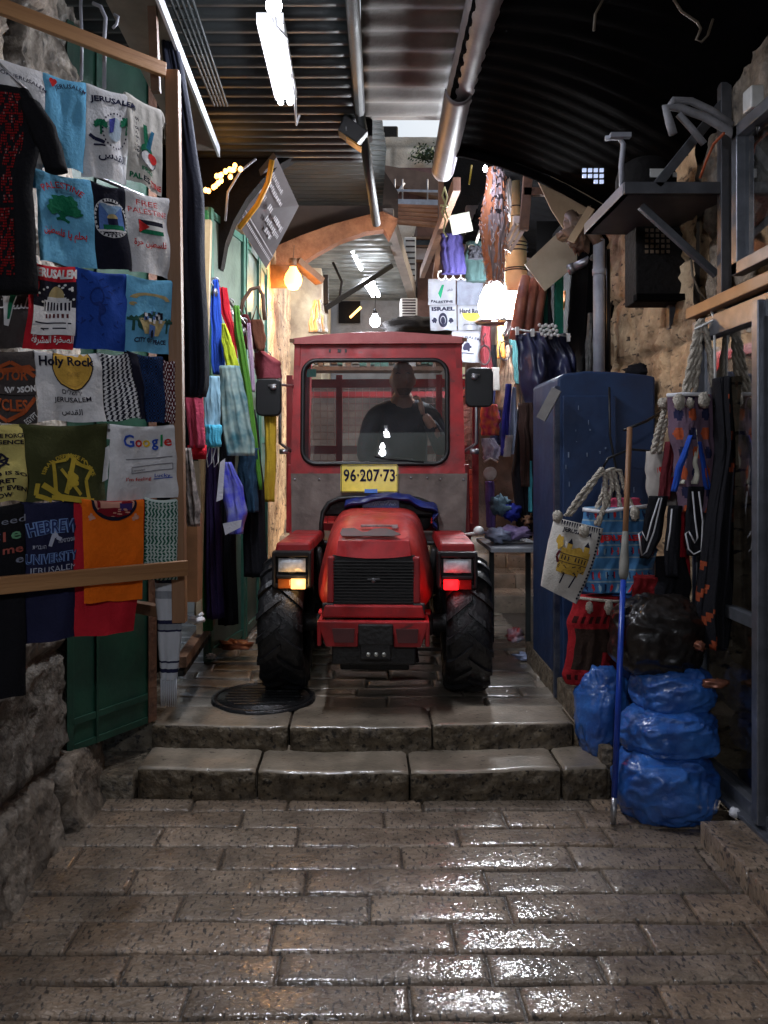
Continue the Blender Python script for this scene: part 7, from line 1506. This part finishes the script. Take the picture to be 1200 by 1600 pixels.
# clothes table
t = thing('clothes_table', 'low table edge behind the cabinet holding a pile of folded clothes', 'table', P(795, 848, 5.5))
mb = MB(); mb.box(P(797, 851, 5.6), (.36, .7, .025)); mb.build('table_top', mat('grey_table', (.25, .26, .28), None, 8, .5), t)
for x in (768, 825):
    mb = MB(); a = P(x, 852, 5.45); mb.bar(a, Vector((a.x, a.y, .3)), .03, .03, up=(0, 1, 0)); mb.build('leg', roofm, t)
for k, (x, y, r, mt, lb) in enumerate([(778, 836, (.09, .1, .05), mat('pale_blue_fold', (.4, .45, .6), None, 9, .7), 'pale blue folded cloth at the front left of the clothes table'), (806, 832, (.11, .1, .045), mat('lilac_pack', (.4, .3, .5), (.2, .15, .35), 12, .3), 'glossy lilac packet on the clothes table'), (800, 800, (.07, .09, .06), cl('deep_blue_fold', (.02, .03, .25)), 'deep blue folded garment behind the lilac packet'), (782, 790, (.07, .09, .07), cl('slate_fold', (.1, .16, .2)), 'slate grey bundle at the back of the clothes table'), (822, 812, (.05, .08, .05), mat('brown_gold_fold', (.3, .15, .08), None, 20, .4), 'brown patterned bundle by the cabinet corner'), (788, 845, (.12, .07, .018), white_c, 'white flat cloth lying along the table edge')]):
    mb = MB(); mb.blob(P(x, y, 5.5+.02*k), r, 22, 14, .6, 3, k, rid=.5); tag(mb.build('folded_cloth', mt), lb, 'cloth')
# ---------------- far centre ----------------
brick = mat('dull_brown_boards', (.16, .08, .06), (.08, .04, .03), 5, .7, bump=.3)
t = thing('brown_house', 'far brown timber upper storey with small window beyond the awning', 'house', P(660, 500, 10.5))
mb = MB(); a, b = P(652, 345, 10.6), P(745, 560, 10.6); mb.hexa([(a.x, 10.6, b.z), (b.x, 10.6, b.z), (b.x, 11.6, b.z), (a.x, 11.6, b.z), (a.x, 10.6, a.z), (b.x, 10.6, a.z), (b.x, 11.6, a.z), (a.x, 11.6, a.z)]); mb.build('wall', brick, t)
mb = MB()
for k in range(5): p = P(609+k*4, 331+k*6, 10.3-k*.25); mb.bar(P(600+k*3, 322+k*6, 10.5-k*.2), P(692, 325+k*7, 10.5-k*.2), .10, .035)
mb.build('eave_boards', mat('orange_boards', (.34, .17, .09), (.2, .09, .05), 5, .6), t)
mb = MB()
for x, y, w_, h_ in ((660, 372, .26, .03), (660, 408, .26, .03), (647, 390, .03, .32), (674, 390, .03, .32), (660, 385, .2, .02)): mb.box(P(x, y, 10.5), (w_, .06, h_))
f = mb.build('window', wood_dk, t)
mb = MB(); mb.box(P(661, 397, 10.56), (.19, .02, .14)); mb.build('painted_lit_pane', mat('pale_pane', (.7, .68, .72), (.5, .4, .35), 3, .4), f)  # pale colour painted to make the pane look lit
mb = MB(); mb.box(P(661, 378, 10.56), (.19, .02, .09)); mb.build('dark_pane', mat('dark_pane_m', (.06, .08, .1), None, 3, .2), f)
def acunit(label, x0_, y0_, x1_, y1_, D_):
    t = thing('air_conditioner', label, 'air conditioner', P((x0_+x1_)/2, y1_, D_), group='far outdoor air conditioner units')
    a, b = P(x0_, y0_, D_), P(x1_, y1_, D_); mb = MB(); mb.box((a+b)/2+Vector((0, .15, 0)), (b.x-a.x, .3, a.z-b.z)); mb.build('casing', white_p, t, bevel=.01)
    mb = MB()
    for k in range(7): z_ = lerp(a.z, b.z, (k+.7)/7.5); mb.box(((a.x+b.x)/2, D_-.01, z_), ((b.x-a.x)*.8, .01, .018))
    mb.build('grille', grey_c, t)
acunit('far white air conditioner beside the small brown window', 632, 370, 650, 438, 10.3)
acunit('far white air conditioner low beyond the awning end', 626, 466, 652, 498, 10.0)
mb = MB(); mb.blob(P(650, 512, 9.6), (.40, .2, .12), 26, 14, .4, 3, 5); tag(mb.build('dark_awning_cloth', blackm), 'dark bundled awning cloth just above the tractor roof', 'awning')
t = thing('balcony', 'far balcony with white railing under the pale ashlar wall', 'balcony', P(640, 318, 12.0))
mb = MB(); mb.bar(P(598, 316, 12), P(688, 318, 12), .05, .09); mb.bar(P(598, 297, 12), P(688, 299, 12), .02, .03); mb.build('white_edge', mat('pale_blue_rail', (.45, .5, .6), None, 9, .5), t)
for x in (605, 617, 629, 668): mb = MB(); mb.tube([P(x, 316, 12.05), P(x, 280, 12.05)], .012, 5); mb.build('railing_bar', steel, t)
mb = MB(); mb.tube([P(612, 314, 12.1), P(632, 286, 12.1)], .02, 6); mb.build('diagonal_stay', steel, t)
mb = MB(); a, b = P(596, 262, 12.6), P(694, 322, 12.6); mb.hexa([(a.x, 12.6, b.z), (b.x, 12.6, b.z), (b.x, 13, b.z), (a.x, 13, b.z), (a.x, 12.6, a.z), (b.x, 12.6, a.z), (b.x, 13, a.z), (a.x, 13, a.z)]); mb.build('back_wall', mat('pinkish_brick', (.24, .13, .12), (.1, .06, .06), 4, .8, bump=.3), t)
mb = MB(); mb.prism([(0, 0), (.95, -.25), (.95, -.02), (.85, .1), (0, .25)], P(594, 283, 12.4), (1, 0, 0), (0, 0, 1), -.3); mb.build('stone_lintel', mat('brown_lintel', (.2, .13, .1), None, 5, .7), t)
mb = MB(); mb.bar(P(688, 250, 8.0), P(690, 345, 8.0), .05, .05, up=(0, 1, 0)); mb.bar(P(690, 345, 8.0), P(676, 470, 8.0), .05, .05, up=(0, 1, 0)); tag(mb.build('timber_pole', mat('far_pole_wood', (.22, .11, .06), None, 5, .6)), 'brown timber pole standing behind the end of the gutter', 'pole')
# shrub on the wall top
mb = MB(); random.seed(6)
for k in range(420):
    d_ = Vector((random.gauss(0, .12), random.gauss(0, .08), abs(random.gauss(0, .09))-.12)); p = P(668, 234, 13.75)+d_+Vector((0, 0, -.05)); n_ = Vector((random.uniform(-1, 1), random.uniform(-1, 1), random.uniform(-1, 1))).normalized(); x_ = n_.orthogonal().normalized()*random.uniform(.02, .035); y_ = n_.cross(x_).normalized()*.03
    mb.add([p-x_, p+y_*.6, p+x_, p-y_*.6], [(0, 1, 2, 3)], k % 2, False)
mb.build('x', green_i) if False else tag(mb.build('wall_shrub', [mat('shrub_leaf', (.07, .12, .04), None, 9, .7), mat('shrub_leaf_dark', (.03, .06, .03), None, 9, .7)]), 'small green shrub growing on top of the far pale wall', 'shrub')
# far left: shop fronts under far awning
t = thing('far_shop', 'far pale shop front with open doorway under the far awning', 'shop', (-.5, 10.2, .9))
mb = MB(); mb.hexa([(-.9, 9.45, .5), (-.5, 9.6, .5), (-.5, 12.2, .5), (-.78, 12.2, .5), (-.9, 9.45, 3.7), (-.5, 9.6, 3.7), (-.5, 12.2, 3.7), (-.78, 12.2, 3.7)]); mb.build('side_wall', plaster, t)
mb = MB(); mb.hexa([(-.6, 12.3, .5), (1.4, 12.3, .5), (1.4, 12.5, .5), (-.6, 12.5, .5), (-.6, 12.3, 4.1), (1.4, 12.3, 4.1), (1.4, 12.5, 4.1), (-.6, 12.5, 4.1)]); mb.build('back_wall', mat('cool_grey_wall', (.36, .36, .36), (.2, .19, .18), 2.5, .75, bump=.3), t)
mb = MB(); mb.box(P(546, 488, 12.2), (.32, .05, .32)); mb.build('dark_opening', blackm, t)  # black box painted in for the shade of the open doorway
mb = MB(); mb.bar(P(547, 496, 12.1), P(564, 480, 12.1), .05, .03); mb.build('orange_tube', mat('orange_tube_lit', (1, .6, .2), None, 5, .4, emis=3, ecol=(1, .5, .15)), t)
mb = MB(); mb.bar(P(508, 482, 8.4), P(612, 415, 9.0), .04, .05); mb.tube([P(505, 478, 8.4), P(530, 470, 8.6), P(534, 440, 8.6), P(520, 410, 8.6)], .015, 6); mb.bar(P(509, 430, 8.5), P(509, 490, 8.5), .05, .05, up=(0, 1, 0)); tag(mb.build('awning_strut', black), 'black diagonal steel strut holding up the far awning', 'strut')
t = thing('plastic_covered_rack', 'clear plastic wrapped garments standing left above the tractor roof', 'garment rack', P(495, 515, 7.6))
mb = MB(); drape(mb, [(470, 490, 504), (495, 484, 510), (520, 482, 514)], 7.6, .12, 4, .02, 0, 20, 14, 3); mb.build('plastic_cover', mat('milky_plastic', (.4, .38, .34), (.2, .16, .12), 14, .3), t)
# right back: stall backdrop
mb = MB(); mb.hexa([(1.0, 8.2, .3), (2.4, 8.2, .3), (2.4, 8.3, .3), (1.0, 8.3, .3), (1.0, 8.2, 4.0), (2.4, 8.2, 4.0), (2.4, 8.3, 4.0), (1.0, 8.3, 4.0)]); mb.hexa([(1.75, 6.0, .3), (1.8, 6.0, .3), (1.8, 8.2, .3), (1.75, 8.2, .3), (1.75, 6.0, 4.0), (1.8, 6.0, 4.0), (1.8, 8.2, 4.0), (1.75, 8.2, 4.0)])
tag(mb.build('stall_wall', mat('brown_stall_wall', (.13, .09, .08), (.04, .03, .03), 4, .8, bump=.3)), 'dark brown back wall of the right-hand stall behind the lamp', 'wall')
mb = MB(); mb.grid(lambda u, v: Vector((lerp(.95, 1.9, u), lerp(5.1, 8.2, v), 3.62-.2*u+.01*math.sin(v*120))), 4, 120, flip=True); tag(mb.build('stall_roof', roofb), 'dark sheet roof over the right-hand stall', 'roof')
mb = MB(); mb.bar((.62, 5.6, 3.35), (.62, 9, 3.5), .05, .09); mb.bar(P(826, 262, 5.6), P(818, 360, 5.6), .06, .04, up=(0, 1, 0)); mb.bar(P(818, 300, 5.6), P(870, 300, 5.6), .04, .05); tag(mb.build('stall_timber', wood_dk), 'brown timber frame under the stall roof right of the pelt', 'timber frame')
random.seed(31)
cols = [mar_c, black_c, navy_c, cl('drab_brown', (.12, .08, .05)), purp_c, cl('drab_red', (.3, .03, .03)), cl('drab_teal', (.05, .14, .15)), cl('drab_white', (.4, .38, .36))]
wds = ['maroon', 'black', 'navy', 'drab brown', 'dark purple', 'dull red', 'dull teal', 'off-white']
for k in range(8):
    x = 752+random.uniform(0, 5)+k*7; y = (560, 600, 655)[k % 3]
    dr('stall_garment', '%s garment hanging on the shadowy back row of the right stall' % wds[k], 'garment', [(y-60, x, x+14), (y+40, x-2, x+18)], 7.0+random.uniform(0, .6), cols[k], .1, 2, group='garments on the back row of the right stall')
# goods above cage seen through windscreen
t = thing('far_bottle_shelf', 'far shelf of pale books and boxes glimpsed above the cargo cage', 'shelf', P(560, 575, 8.6)); random.seed(12)
a = P(478, 578, 8.6); b = P(690, 578, 8.6); mb = MB(); mb.box((a+b)/2, (b.x-a.x, .3, .04)); mb.build('shelf_board', wood_dk, t)
mb = MB(); x = a.x+.03
cl3 = [mat('spine_%s' % n_, c_, None, 5, .6) for n_, c_ in (('cream', (.5, .48, .4)), ('green', (.1, .25, .2)), ('white', (.6, .62, .65)), ('brown', (.25, .15, .1)))]
while x < b.x-.05: w_ = random.uniform(.03, .09); mb.box((x+w_/2, 8.6, a.z+.13), (w_*.85, .18, random.uniform(.14, .22)), m=random.randrange(4)); x += w_
mb.build('books_and_boxes', cl3, t)
mb = MB(); mb.hexa([(-.85, 9.2, .8), (1.7, 9.2, .8), (1.7, 9.3, .8), (-.85, 9.3, .8), (-.85, 9.2, 2.35), (1.7, 9.2, 2.35), (1.7, 9.3, 2.35), (-.85, 9.3, 2.35)]); tag(mb.build('low_stall_wall', mat('grey_brown_wall', (.16, .13, .12), (.06, .05, .05), 3, .7)), 'low grey-brown wall closing the lane behind the tractor', 'wall')
